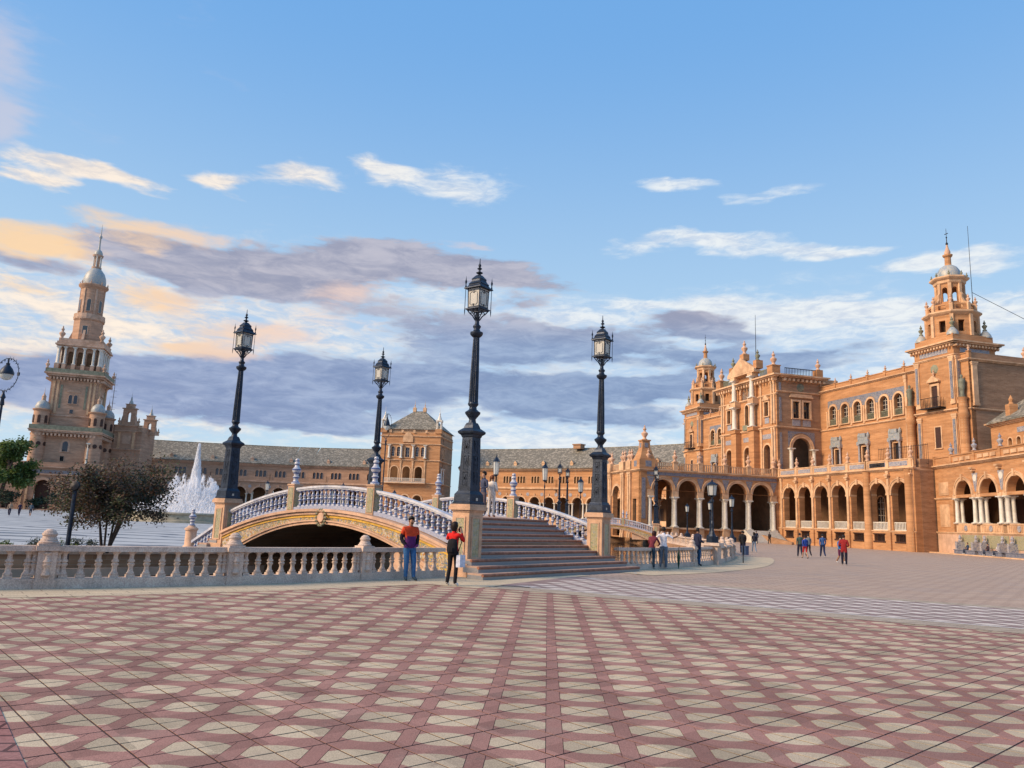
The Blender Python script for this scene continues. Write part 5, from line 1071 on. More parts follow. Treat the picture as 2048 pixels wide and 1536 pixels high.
# ---- hip-roofed pavilion
def pavilion():
    an = R(-8); root = thing('hip_roofed_pavilion', 'square brick pavilion with hipped tile roof and columned upper storey', 'building', (-27.6, 214.5, 0), an)
    W2 = 8.5; F = TR(0, 0, 0); F2 = frame(W2, 0, math.pi / 2)
    cs = [-4.2, -.75, 2.7]
    mb = MB(); mb.wall(-W2, W2, 11, 17.3, 0, .8, [(c, 2.1, 11.6, 14.6, True) for c in cs]).wall(-W2, W2, 0, 11, 0, .8, [(c, 2.4, 2, 6.6, True) for c in cs])
    sm = [-4.9, -3.3, 2.0, 3.6]
    mb.wall(-W2, W2, 17.3, 25.0, 0, .8, [(c, 1.0, 18.4, 20.6, True) for c in sm] + [(-.75, 1.2, 18.2, 20.9, False)]); mb.build('front_wall', BRICK, root)
    for c in sm: window(root, F, c, 1.0, 18.4, 20.6, True, y=.4, bars=(2, 4), fw=.18)
    window(root, F, -.75, 1.2, 18.2, 20.9, False, y=.4, bars=(2, 3), fw=.25)
    for c in cs:
        MB().ring(0, 14.6, 1.05, 1.35, -.12, .1, 14).box(-1.35, -1.05, -.12, .1, 11.6, 14.6).box(1.05, 1.35, -.12, .1, 11.6, 14.6).build('archivolt', TRIM, root, TR(c, 0, 0)); MB().ring(0, 6.6, 1.2, 1.55, -.12, .1, 14).build('archivolt', TRIM, root, TR(c, 0, 0))
    for x in (-5.9, -2.45, .95, 4.4): column(root, F, x, -.35, 17.9, 21.6, .33); pilaster(root, F, x, 11.2, 17.2, .5, .25); MB().box(-.3, .3, -.3, .2, 25.0, 25.8).build('roof_post', TRIM, root, TR(x, 0, 0))
    MB().extr([(-2.2, 22.4), (.7, 22.4), (.7, 23.8), (-.05, 24.9), (-.75, 25.4), (-1.45, 24.9), (-2.2, 23.8)], -.3, .1).build('shield_gable', TRIM, root)
    for z in (10.9, 17.2, 21.7, 23.9): cornice('string_course', root, F, -W2, W2, 0, z, ((.1, .15), (.3, .18))); cornice('string_course', root, F2, 0.3, 15, 0, z, ((.1, .15), (.3, .18)))
    MB().box(-6.6, 5.0, -1.3, 0, 10.9, 11.15).build('balcony_slab', TRIM, root); small_rail(root, F, -6.6, 5.0, -1.2, 11.15, 1.2, MARBLE, .3, 'balcony_railing', .05)
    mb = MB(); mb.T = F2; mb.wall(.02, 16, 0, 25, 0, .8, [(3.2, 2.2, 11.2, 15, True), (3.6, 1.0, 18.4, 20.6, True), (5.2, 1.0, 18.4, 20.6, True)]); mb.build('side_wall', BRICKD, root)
    for c in (3.6, 5.2): window(root, F2, c, 1.0, 18.4, 20.6, True, y=.4, fw=.18)
    for x in (1.9, 4.5): column(root, F2, x, -.2, 11.2, 15.4, .25)
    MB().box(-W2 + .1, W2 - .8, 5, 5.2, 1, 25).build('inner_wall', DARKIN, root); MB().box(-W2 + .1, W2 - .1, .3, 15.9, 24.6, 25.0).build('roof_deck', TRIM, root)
    MB().box(-W2 + .8, W2 - .2, 1.2, 16, 25, 26.1).build('attic', TRIM, root)
    MB().add([(-W2 + .2, .6, 26.1), (W2 + .4, .6, 26.1), (W2 + .4, 16.6, 26.1), (-W2 + .2, 16.6, 26.1), (-1.4, 7.5, 32.2), (1.6, 7.5, 32.2), (1.6, 9.5, 32.2), (-1.4, 9.5, 32.2)], [(3, 2, 1, 0), (4, 5, 6, 7), (0, 1, 5, 4), (1, 2, 6, 5), (2, 3, 7, 6), (3, 0, 4, 7)]).build('hip_roof', ROOF, root)
    for x in (-1.4, 1.6): MB().box(-.45, .45, -.45, .45, 32, 33.2).lathe([(.3, 33.2), (.1, 33.6), (.16, 33.9), (.06, 34.2), (0, 35.6)], 6).build('roof_finial', TRIM, root, TR(x, 7.6, 0))
    for x, y in ((-W2 + .6, .5), (W2 - .7, .6)):
        tu = MB().box(-.9, .9, -.9, .9, 25.0, 26.2).build('corner_turret', BRICK, root, TR(x, y, 0))
        for sx in (-.6, .6): [column(tu, I4, sx, sy, 26.2, 28.4, .16) for sy in (-.6, .6)]
        MB().box(-.85, .85, -.85, .85, 28.4, 28.8).lathe([(.7, 28.8), (.5, 29.4), (.2, 30.2), (.25, 30.5), (.06, 31), (0, 33)], 8).build('turret_cap', MARBLE, tu)
pavilion()

# ---- gate house with bellcotes beside the great tower
def gatehouse():
    root = thing('bellcote_house', 'brick gate house with two pierced bellcotes beside the great tower', 'building', (-112.3, 219.5, 0), R(4))
    W2 = 5.6; MB().wall(-W2, W2, 0, 24.4, 0, .8, [(-3.4, 1.1, 19.2, 21.2, True), (-.9, 1.0, 19.5, 21.6, False)]).build('front_wall', BRICKP, root); MB().box(W2 - .1, W2 + 1.4, .4, 10, 0, 24.2).build('side_wall', BRICKP, root)
    for x, wd, a, b, ar in ((-3.4, 1.1, 19.2, 21.2, True), (-.9, 1.0, 19.5, 21.6, False)): window(root, I4, x, wd, a, b, ar, y=.3, fw=.15, frame=TRIMP)
    for z in (11.0, 17.4, 22.6, 24.2): cornice('string_course', root, I4, -W2, W2 + 1.4, 0, z, ((.1, .2), (.35, .2)), TRIMP)
    for x in (1.0, 5.0): pilaster(root, I4, x, 17.8, 22.5, .7, .3)
    MB().lathe([(0, -.05), (.6, -.05), (.7, .02), (0, .1)], 7).build('coat_of_arms', LEADG, root, TR(3.0, 0, 20.3) @ Matrix.Rotation(R(90), 4, 'X')); MB().box(1.9, 4.2, -.12, .02, 19.2, 21.6).build('relief_panel', TRIMP, root)
    for x, z, s, y in ((3.0, 24.6, 1.0, .4), (7.0, 22.4, .95, 5.5)):
        bo = MB().wall(-1.7, 1.7, 0, 4.6, -.6, .6, [(0, 1.1, .9, 3.2, True)]).build('bellcote', BRICKP, root, TR(x, y, z, 0, s))
        MB().box(-2.0, 2.0, -.8, .8, 4.6, 4.9).box(-1.1, 1.1, -.6, .6, 4.9, 5.9).box(-1.3, 1.3, -.75, .75, 5.9, 6.1).build('crown', TRIMP, bo); MB().lathe([(.7, 6.1), (.5, 6.8), (.3, 7.1), (.2, 8), (.06, 8.2), (0, 10)], 8).build('spirelet', DOME, bo)
        for sx in (-1, 1): MB().extr([(sx * 1.7, 0), (sx * 3.0, 0), (sx * 2.2, 1.2), (sx * 1.9, 2.6), (sx * 1.7, 2.8)][:: sx], -.3, .3).build('scroll', TRIMP, bo); urn(bo, I4, sx * 2.7, 0, .3, 2.0, TRIMP)
    urn(root, I4, -4.6, .4, 24.6, 1.6, TRIMP); urn(root, I4, -1.6, .4, 24.6, 1.6, TRIMP)
gatehouse()
# lattice mast beside the tower
lm = MB().lathe([(.16, 0), (.1, 33), (.05, 42)], 5)
for k in range(8): lm.box(-.9, .9, -.03, .03, 27 + k * 1.9, 27.08 + k * 1.9)
tag(lm.build('radio_mast', IRON, None, TR(-122.5, 235, 0)), 'lattice radio mast with short crossbars behind the gate house', 'mast', 'radio masts')

# ---- the great tower
def great_tower():
    root = thing('great_tower', 'tall stepped brick tower with colonnaded belfry and slender domed spire', 'tower', (-119.0, 210, 0), R(17)); root.scale = (1, 1, 1.045)
    def faces(hw): return [frame(math.sin(a) * hw, -math.cos(a) * hw, a) for a in (0, math.pi / 2, math.pi, -math.pi / 2)]
    def ringc(nm, hw, z, prof, m=TRIMP, dent=0.):
        mb = MB(); zz = z
        for pr, h in prof: mb.box(-hw - pr, hw + pr, -hw - pr, hw + pr, zz, zz + h); zz += h
        mb.build(nm, m, root)
        if dent:
            d = MB()
            for F in faces(hw):
                d.T = F; k = int(2 * hw / dent)
                for i in range(k + 1): xx = -hw + 2 * hw * i / k; d.box(xx - dent * .25, xx + dent * .25, -prof[-1][0] * .85, 0, z - .6, z)
            stuff(d.build('brackets', TRIMP, root))
    # broad base with arch and doorway
    B = frame(-2.5, -8.6, 0); mb = MB(); mb.T = B
    mb.wall(-12.5, 12.5, 0, 10.4, 0, 1.0, [(-8.6, 2.4, 0.2, 4.2, False), (-1.0, 3.8, .2, 5.4, True), (6.8, 3.8, .2, 5.4, True)]); mb.build('base_wall', BRICKP, root)
    for x in (-1.0, 6.8): mb = MB(); mb.T = B; mb.ring(x, 5.4, 1.9, 2.5, -.2, .1, 16); mb.build('archivolt', TRIMP, root)
    for x in (-8.6, -1.0, 6.8): MB().box(-1.9, 1.9, 1.2, 1.3, .2, 7.3).build('dark_opening', DOOR, root, B @ TR(x, 0, 0))
    for x in (-12, -11, -5.6, -4.5, 2.4, 3.5, 10.2, 12): pilaster(root, B, x, 0, 8.3, .6, .3)
    mb = MB(); mb.T = B; mb.box(-11.5, 11.5, -.05, .05, 8.9, 9.7); mb.build('tile_frieze', AZUL, root)
    for z in (8.4, 10.2): cornice('string_course', root, B, -12.5, 12.5, 0, z, ((.1, .2), (.35, .25)), TRIMP)
    MB().box(-15, 10, -8.2, 8, 10.3, 10.7).build('base_roof', TRIMP, root); mb = MB(); mb.T = B; mb.box(-12.5, 12.5, .1, .5, 10.65, 11.7); mb.build('base_parapet', BRICKP, root)
    MB().box(-14.9, -14, -8, 8, 0, 10.3).build('side_wall', BRICKP, root); MB().box(9, 9.9, -7.9, 8, 0, 10.3).build('side_wall', BRICKP, root)
    # lower square with corner turrets
    H1 = 6.9; MB().box(-H1, H1, -H1, H1, 10.7, 19.0).build('lower_shaft', BRICKP, root)
    for F in faces(H1)[:2]:
        window(root, F, 0, 1.3, 14.6, 16.5, True, y=-.06, fw=.5, frame=TRIMP); window(root, F, -.4, .9, 12.2, 13.4, False, y=-.06, fw=.1, frame=TRIMP, sill=False)
    ringc('balcony', H1, 18.9, ((1.0, .3), (1.7, .35), (1.9, .25)), TRIMP, .9)
    mb = MB(); 
    for F in faces(H1 + 1.7): mb.T = F; mb.box(-H1 - 1.7, H1 + 1.7, 0, .12, 19.85, 20.9)
    mb.build('balcony_parapet', LEADG, root)
    for sx in (-1, 1):
        for sy in (-1, 1):
            t_ = MB().lathe([(1.9, 10.7), (1.9, 24.4), (2.2, 24.6), (2.3, 24.9), (1.9, 25.0)], 12).build('corner_turret', BRICKP, root, TR(sx * 6.6, sy * 6.6, 0), 50)
            MB().lathe([(1.75, 25.0), (1.8, 25.6), (1.5, 26.4), (.9, 27.0), (.5, 27.2)], 12).build('turret_dome', DOME, t_, None, 60); MB().lathe([(.55, 27.1), (.5, 28.0), (.6, 28.1), (.15, 28.8), (.08, 29.2), (0, 30.6)], 8).build('turret_spike', TRIMP, t_)
            for a in (-.9, 0., .9, 1.8): MB().box(-.35, .35, -1.96, -1.8, 21.4, 23.0).ring(0, 23.0, 0, .35, -1.96, -1.8, 8).build('slit_window', DOOR, t_, TR(0, 0, 0, a)); MB().ring(0, 16.2, 0, .55, -1.97, -1.7, 12, 0, 2 * math.pi).build('round_window', DOOR, t_, TR(0, 0, 0, a + .35))
    column(root, I4, 5.7, -8.1, 11.5, 17, .32)
    # main shaft
    H2 = 5.7; MB().box(-H2, H2, -H2, H2, 19.5, 33.4).build('main_shaft', BRICKP, root)
    for F in faces(H2)[:2]:
        for dx in (-.62, .62): window(root, F, dx, .9, 26.9, 28.7, True, y=-.06, fw=.12, frame=TRIMP)
        window(root, F, 0, .8, 24.4, 25.4, False, y=-.06, fw=.1, frame=TRIMP, sill=False)
        MB().box(-1.6, 1.6, -.2, .02, 29.8, 30.4).build('window_hood', TRIMP, root, F)
        for x in (-3.0, 3.0): MB().box(-.25, .25, -.08, .02, 25.6, 31.6).build('tile_strip', LEADG, root, F @ TR(x, 0, 0))
        for x in (-4.9, -3.9, 3.9, 4.9): pilaster(root, F, x, 24.2, 32.6, .6, .25)
        cornice('string_course', root, F, -H2, H2, 0, 23.4, ((.1, .2), (.3, .25)), TRIMP); cornice('string_course', root, F, -H2, H2, 0, 32.4, ((.1, .2), (.3, .25)), TRIMP)
    ringc('upper_balcony', H2, 33.4, ((.4, .3), (1.1, .5), (1.6, .35)), TRIMP, .8); mb = MB()
    for F in faces(H2 + 1.4): mb.T = F; mb.box(-H2 - 1.4, H2 + 1.4, 0, .1, 34.55, 35.6)
    mb.build('upper_parapet', LEADG, root)
    for sx in (-1, 1):
        for sy in (-1, 1): urn(root, I4, sx * 6.8, sy * 6.8, 35.5, 2.4, TRIMP)
    # belfry with white columns
    H3 = 4.5
    for F in faces(H3):
        MB().wall(-H3, H3, 34.5, 42.0, 0, .6, [(x, 1.3, 37.0, 40.0, True) for x in (-2.3, 0, 2.3)]).build('belfry_wall', BRICKP, root, F)
        for x in (-5.0, -3.45, -1.15, 1.15, 3.45, 5.0): column(root, F, x, -.75, 37.1, 41.6, .32); MB().box(-.45, .45, -1.2, -.2, 34.5, 37.1).build('column_pedestal', TRIMP, root, F @ TR(x, 0, 0))
    ringc('belfry_cornice', H3 + .6, 41.6, ((.5, .4), (.9, .4), (.6, .6), (.3, .9)))
    MB().box(-H3 + .6, H3 - .6, -H3 + .6, H3 - .6, 35, 41.6).build('belfry_core', DARKIN, root)
    for sx in (-1, 1):
        for sy in (-1, 1): urn(root, I4, sx * 4.9, sy * 4.9, 43.6, 3.6, TRIMP)
        for sy in (-1, 1): MB().extr([(3.2, 43.8), (5.2, 43.8), (4.4, 44.8), (3.6, 46.8), (3.2, 47)], -.3, .3).build('scroll_buttress', TRIMP, root, TR(0, 0, 0, math.pi / 4 + sx * math.pi / 4 * (1 if sy > 0 else 3)))
    MB().lathe([(3.7, 43.8), (3.7, 49.6), (3.95, 49.8), (3.95, 50.0)], 8, rot=math.pi / 8).build('octagon', BRICKP, root); window(root, frame(0, -3.42, 0), 0, 1.2, 45.8, 48.0, False, y=-.06, fw=.2, frame=TRIMP)
    MB().lathe([(3.0, 49.8), (3.9, 50.0), (4.0, 50.5), (3.9, 50.5), (3.9, 51.4), (3.75, 51.4), (3.75, 50.5)], 20).build('round_balcony', TRIMP, root)
    MB().lathe([(2.95, 50.2), (2.95, 58.4), (3.2, 58.6), (3.3, 58.9), (3.75, 59.2), (3.8, 59.6), (3.0, 59.9)], 20).build('round_drum', BRICKP, root, None, 50)
    for k in range(6): 
        Fk = frame(math.sin(k * math.pi / 3) * 2.93, -math.cos(k * math.pi / 3) * 2.93, k * math.pi / 3); window(root, Fk, 0, .95, 52.2, 55.0, True, y=-.07, fw=.15, frame=TRIMP)
        a = k * math.pi / 3 + math.pi / 6; MB().box(-.25, .25, -.2, .2, 50.5, 58.4).build('drum_pilaster', TRIMP, root, TR(math.sin(a) * 2.95, -math.cos(a) * 2.95, 0, a))
    for k in range(8): a = k * math.pi / 4; urn(root, I4, math.sin(a) * 3.5, -math.cos(a) * 3.5, 59.6, 1.1, TRIMP)
    MB().lathe([(2.9, 59.9), (2.95, 60.9), (2.8, 62.0), (2.3, 63.3), (1.5, 64.3), (1.1, 64.7)], 20).build('dome', DOME, root, None, 60)
    MB().lathe([(1.3, 64.6), (1.3, 65.0), (.6, 65.0), (.6, 68.0), (1.3, 68.0), (1.45, 68.4), (1.1, 68.5)], 12).build('lantern', TRIMP, root)
    for k in range(6): column(root, I4, math.sin(k * math.pi / 3) * 1.0, -math.cos(k * math.pi / 3) * 1.0, 65.0, 68.0, .16)
    MB().lathe([(1.1, 68.4), (1.15, 69.0), (.8, 69.7), (.35, 70.1), (.25, 71), (.2, 73.2), (.42, 73.5), (.42, 73.9), (.15, 74.2), (.12, 75.5), (0, 77.6)], 10).build('spire', DOME, root, None, 50)
great_tower()
# ------------------------------------------------------------------ fountain
def fountain():
    root = thing('fountain', 'round stone fountain basin with a tall white jet and spray', 'fountain', (-43, 107, 0)); RB = 10.2
    MB().lathe([(RB + .5, 0), (RB + .5, .25), (RB + .15, .3), (RB + .1, .95), (RB + .35, 1.05), (RB + .35, 1.25), (RB - .5, 1.25), (RB - .5, .6)], 64, cap=False).build('basin', mat('mossy_stone', (.40, .36, .27), .8, .2, 1.2, c2=(.22, .22, .13)), root, None, 40)
    m = bpy.data.materials['canal_water']; MB().lathe([(0, .95), (RB - .4, .95)], 64, cap=False).build('pool', m, root)
    mw = bpy.data.materials.new('spray'); mw.use_nodes = True; t = NT(mw.node_tree); b = t.n['Principled BSDF']; b.inputs['Base Color'].default_value = (.90, .92, .95, 1); b.inputs['Roughness'].default_value = .6
    tr = t.node('ShaderNodeBsdfTransparent'); tl = t.node('ShaderNodeBsdfTranslucent'); tl.inputs[0].default_value = (.92, .94, .97, 1); mx0 = t.node('ShaderNodeMixShader'); mx0.inputs[0].default_value = .5; t.l.new(b.outputs[0], mx0.inputs[1]); t.l.new(tl.outputs[0], mx0.inputs[2])
    mx = t.node('ShaderNodeMixShader'); mx.inputs[0].default_value = .62; t.l.new(tr.outputs[0], mx.inputs[1]); t.l.new(mx0.outputs[0], mx.inputs[2]); t.l.new(mx.outputs[0], t.n['Material Output'].inputs[0])
    rd = random.Random(5)
    def streaks(mb, n_, fn):
        for _ in range(n_):
            p, d, w_ = fn(); p = Vector(p); d = Vector(d); u = Vector((1, .2 * rd.uniform(-1, 1), 0)).normalized() * w_ if rd.random() < .5 else Vector((rd.uniform(-.4, .4), 1, 0)).normalized() * w_
            mb.add([tuple(p - u), tuple(p + u), tuple(p + u * .6 + d), tuple(p - u * .6 + d)], [(0, 1, 2, 3)])
    def main():
        h = rd.random() ** .8; a = rd.uniform(0, 2 * math.pi); r = (.15 + 1.25 * (1 - h) ** 1.1) * math.sqrt(rd.random()); z = 1.0 + 9.6 * h
        return (r * math.cos(a), r * math.sin(a), z - .4), (rd.uniform(-.05, .05), rd.uniform(-.05, .05), rd.uniform(.4, 1.0) * (1 - .3 * h)), rd.uniform(.02, .07)
    mb = MB(); streaks(mb, 2600, main); stuff(mb.build('main_jet', mw, root))
    def ringj():
        k = rd.randrange(22); a = 2 * math.pi * k / 22 + rd.gauss(0, .03); t_ = rd.random(); hh = 3.3 + (k % 5) * .42
        r = 3.9 - 2.3 * t_ + rd.gauss(0, .10); z = 1.0 + hh * 4 * t_ * (1 - t_) * 1.0 + rd.gauss(0, .12)
        return (r * math.cos(a), r * math.sin(a), max(z, .9)), (-math.cos(a) * .2, -math.sin(a) * .2, rd.uniform(-.6, .5)), rd.uniform(.02, .06)
    mb = MB(); streaks(mb, 6500, ringj); stuff(mb.build('ring_jets', mw, root))
    def mist():
        a = rd.uniform(0, 2 * math.pi); r = 9.6 * math.sqrt(rd.random()); top = 4.6 * (1 - (r / 10.0)) ** 1.15; z = .95 + max(top, .12) * rd.random() ** 1.1
        return (r * math.cos(a), r * math.sin(a), z), (rd.uniform(-.3, .3), rd.uniform(-.2, .2), rd.uniform(.1, .45)), rd.uniform(.04, .13)
    mb = MB(); streaks(mb, 17000, mist); stuff(mb.build('mist', mw, root))
fountain()

# ------------------------------------------------------------------ trees and shrubs
def leafmat(name, cs):
    m = bpy.data.materials.new(name); m.use_nodes = True; t = NT(m.node_tree); b = t.n['Principled BSDF']
    at = t.node('ShaderNodeVertexColor', layer_name='tint'); r = t.node('ShaderNodeValToRGB'); e = r.color_ramp.elements
    while len(e) < len(cs): e.new(.5)
    for i, c in enumerate(cs): e[i].position = i / (len(cs) - 1); e[i].color = (*c, 1)
    t.put(r.inputs[0], t.sep(at.outputs[0])[0]); t.put(b.inputs['Base Color'], r.outputs[0]); b.inputs['Roughness'].default_value = .55
    tl = t.node('ShaderNodeBsdfTranslucent'); t.put(tl.inputs[0], r.outputs[0]); mx = t.node('ShaderNodeMixShader'); mx.inputs[0].default_value = .3; t.l.new(b.outputs[0], mx.inputs[1]); t.l.new(tl.outputs[0], mx.inputs[2]); t.l.new(mx.outputs[0], t.n['Material Output'].inputs[0]); return m
BARK = mat('bark', (.085, .06, .05), .9, .3, 8, bump=.5)
def crown(name, parent, tips, n_, rad, size, m, rd, flat=.75):
    vs = []; fs = []; tint = []
    for _ in range(n_):
        c, rr, tb = rd.choice(tips); p = Vector(c) + Vector((rd.gauss(0, 1), rd.gauss(0, 1), rd.gauss(0, flat))) * rr * .5
        d = Vector((rd.gauss(0, 1), rd.gauss(0, 1), rd.gauss(0, .6) - .2)).normalized(); u = d.orthogonal().normalized(); s = size * rd.uniform(.6, 1.3); o = len(vs)
        vs += [tuple(p), tuple(p + d * s * .5 + u * s * .28), tuple(p + d * s), tuple(p + d * s * .5 - u * s * .28)]; fs.append((o, o + 1, o + 2, o + 3)); tint += [min(1, max(0, tb + rd.gauss(0, .16)))] * 4
    me = bpy.data.meshes.new(name); me.from_pydata(vs, [], fs); a = me.color_attributes.new('tint', 'BYTE_COLOR', 'POINT')
    a.data.foreach_set('color', [x for t_ in tint for x in (t_, t_, t_, 1)]); me.materials.append(m); me.update(); return put(name, me, parent)
def tree(name, label, loc, hgt, spread, stems, m, nleaf, leaf, seed, base_z=0., low=.35, group=None):
    rd = random.Random(seed); root = thing(name, label, 'tree' if 'shrub' not in name else 'shrub', loc, 0, group); tips = []; mb = MB()
    for k in range(stems):
        a = 2 * math.pi * k / stems + rd.uniform(-.4, .4); lean = spread * rd.uniform(.18, .42); top = hgt * rd.uniform(.45, .7)
        p0 = Vector((math.cos(a) * .12, math.sin(a) * .12, base_z)); p1 = Vector((math.cos(a) * lean, math.sin(a) * lean, top)); mid = p0.lerp(p1, .5) + Vector((rd.uniform(-.1, .1), rd.uniform(-.1, .1), 0)) * spread * .3
        r0 = hgt * (.012 if stems > 2 else .035); mb.tube([p0, mid, p1], [r0, r0 * .8, r0 * .5], 6)
        for q in range(7 if stems > 2 else 14):
            b = rd.uniform(0, 2 * math.pi); f = rd.uniform(.35, 1); s0 = mid.lerp(p1, f); ln = spread * rd.uniform(.22, .55); up = hgt * rd.uniform(-.12, .34)
            e = s0 + Vector((math.cos(b) * ln, math.sin(b) * ln, up)); e.z = max(e.z, hgt * low); mb.tube([s0, s0.lerp(e, .5) + Vector((0, 0, ln * .1)), e], [r0 * .4, r0 * .28, r0 * .1], 4)
            tips.append((e, spread * rd.uniform(.13, .24), rd.random())); tips.append((s0.lerp(e, .6), spread * rd.uniform(.12, .2), rd.random() * .8))
    mb.build('trunk', BARK, root); crown('crown', root, tips, nleaf, 0, leaf, m, rd); return root
MYRTLE = leafmat('bronze_myrtle_leaves', [(.022, .028, .018), (.045, .058, .026), (.095, .058, .036), (.125, .065, .042), (.075, .095, .036)])
GREENL = leafmat('green_leaves', [(.03, .06, .014), (.06, .105, .02), (.11, .165, .035), (.15, .20, .05)])
DARKL = leafmat('dark_green_leaves', [(.012, .024, .014), (.02, .04, .018), (.035, .055, .025)])
tree('myrtle_tree', 'bronze leaved crape myrtle with many thin stems growing in the canal planter', (-14.5, 28.6, 0.1), 3.6, 2.65, 8, MYRTLE, 19000, .10, 4, low=.30)
tree('plane_tree', 'tall light green tree standing left of the great tower base', (-122.5, 187, 0), 22.5, 9, 1, GREENL, 9000, .75, 9, low=.25, group='trees around the great tower')
tree('plane_tree', 'low rounded green tree between the tall tree and the great tower', (-141, 238, 0), 17, 12, 1, GREENL, 5000, .75, 12, low=.3, group='trees around the great tower')
for i, (x, y, h) in enumerate(((-117.5, 184, 5.5), (-112.5, 187, 3.2), (-108.5, 188, 5.2), (-96, 190, 3.6), (-90, 194, 4.2), (-80, 204, 3.6))):
    tree('evergreen_shrub', ['dark rounded shrub at the foot of the tall green tree', 'low dark shrub beside the base of the great tower', 'dark shrub in front of the doorway of the great tower', 'dark shrub by the arch of the great tower', 'dark shrub in front of the gate house', 'dark shrub before the far arcade wing'][i], (x, y, 0), h, h * .9, 3, DARKL, 1300, .42, 20 + i, low=.1, group='dark shrubs along the plaza edge')
rd0 = random.Random(3)
for i in range(9):
    k = 27 + i * 2.1; p = FARB[int(k)]; q = offset(FARB, .55)[int(k)]
    tree('flower_shrub', 'small leafy shrub growing behind the coping of the canal planter', (q.x + rd0.uniform(-.3, .3), q.y + rd0.uniform(-.3, .3), .0), rd0.uniform(.35, .7), .5, 3, DARKL if i % 3 else GREENL, 320, .06, 50 + i, low=.1, group='small shrubs in the canal planter')

# ------------------------------------------------------------------ smaller street furniture
def lantern_post(label, loc, h, rz=.3, group='lantern posts along the canal', glass=MILK, k=1.):
    root = thing('lantern_post', label, 'street lamp', loc, rz, group)
    MB().box(-.22, .22, -.22, .22, 0, h * .10).lathe([(.2, h * .10), (.13, h * .14), (.10, h * .18)], 8).build('foot', LAMPM, root)
    MB().lathe([(.10, h * .16), (.075, h * .22), (.085, h * .3), (.06, h * .34), (.05, h * .62), (.10, h * .64), (.10, h * .66), (.05, h * .68), (.06, h * .72)], 8).build('pole', LAMPM, root)
    w_ = .17 * k; z0, z1 = h * .74, h * .90
    ln = MB().lathe([(.06, h * .71), (w_ * 1.1, z0 - .02), (w_ * 1.15, z0)], 6)
    for i in range(6): a = math.pi / 3 * i; ln.tube([(w_ * math.cos(a), w_ * math.sin(a), z0), (w_ * 1.3 * math.cos(a), w_ * 1.3 * math.sin(a), z1)], .014, 4)
    lo_ = ln.build('lantern', LAMPM, root)
    for i in range(6):
        a, b = math.pi / 3 * i, math.pi / 3 * (i + 1); MB().add([(w_ * .96 * math.cos(a), w_ * .96 * math.sin(a), z0), (w_ * .96 * math.cos(b), w_ * .96 * math.sin(b), z0), (w_ * 1.25 * math.cos(b), w_ * 1.25 * math.sin(b), z1), (w_ * 1.25 * math.cos(a), w_ * 1.25 * math.sin(a), z1)], [(0, 1, 2, 3)]).build('pane', glass, lo_)
    MB().lathe([(w_ * 1.6, z1), (w_ * 1.5, z1 + .03), (w_ * .9, z1 + h * .035), (w_ * .5, z1 + h * .05), (w_ * .2, z1 + h * .06), (w_ * .3, z1 + h * .07), (0, h)], 6).build('cap', LAMPM, root); return root
# pillar at the corner of the balustrade and the lamps set on the parapet
cp = thing('corner_pillar', 'scrolled stone pillar at the bend of the balustrade carrying a lantern', 'pillar', (10.9, 41.4, 0), R(60))
MB().box(-.42, .42, -.42, .42, 0, .25).box(-.36, .36, -.36, .36, .25, .95).box(-.48, .48, -.48, .48, .95, 1.1).build('shaft', STONE, cp)
for sx in (-1, 1): MB().extr([(sx * .36, .2), (sx * .62, .2), (sx * .66, .4), (sx * .5, .55), (sx * .46, .8), (sx * .36, .9)][::sx], -.2, .2).build('scroll', CORN, cp)
lantern_post('large lantern post on the scrolled corner pillar of the balustrade', (10.9, 41.4, 1.1), 3.35, .5, k=1.25)
for (x, y, h, lb) in ((16.3, 56.5, 3.4, 'lantern post on the balustrade beside the walkers in dark coats'), (17.6, 67.5, 3.4, 'lantern post on the balustrade seen behind the corner pillar lantern'), (18.5, 80., 3.4, 'lantern post on the balustrade in front of the third porch arch')): lantern_post(lb, (x, y, .95), h, .2)
for (x, y, h, lb) in ((5.3, 112., 10.6, 'lantern post in front of the far wing, second to the right of the ceramic finial'), (10.5, 112, 8.6, 'short lantern post before the far wing beside the right bridge lamp'), (-1.65, 103, 10.6, 'very tall lantern post before the far wing, above the couple on the bridge'), (1.2, 165, 9.2, 'lantern post before the far wing close behind the ceramic finial'), (-24., 165, 7.5, 'lantern post standing in front of the hip-roofed pavilion'), (-51, 165, 8.5, 'lantern post above the bridge rail, second from the hip-roofed pavilion'), (-36, 170, 8.8, 'lantern post above the bridge crown before the far wing'), (-118, 178, 9.5, 'lantern post in front of the great tower arch')):
    lantern_post(lb, (x, y, 0), h, .1, 'lantern posts on the far plaza', k=1.9)
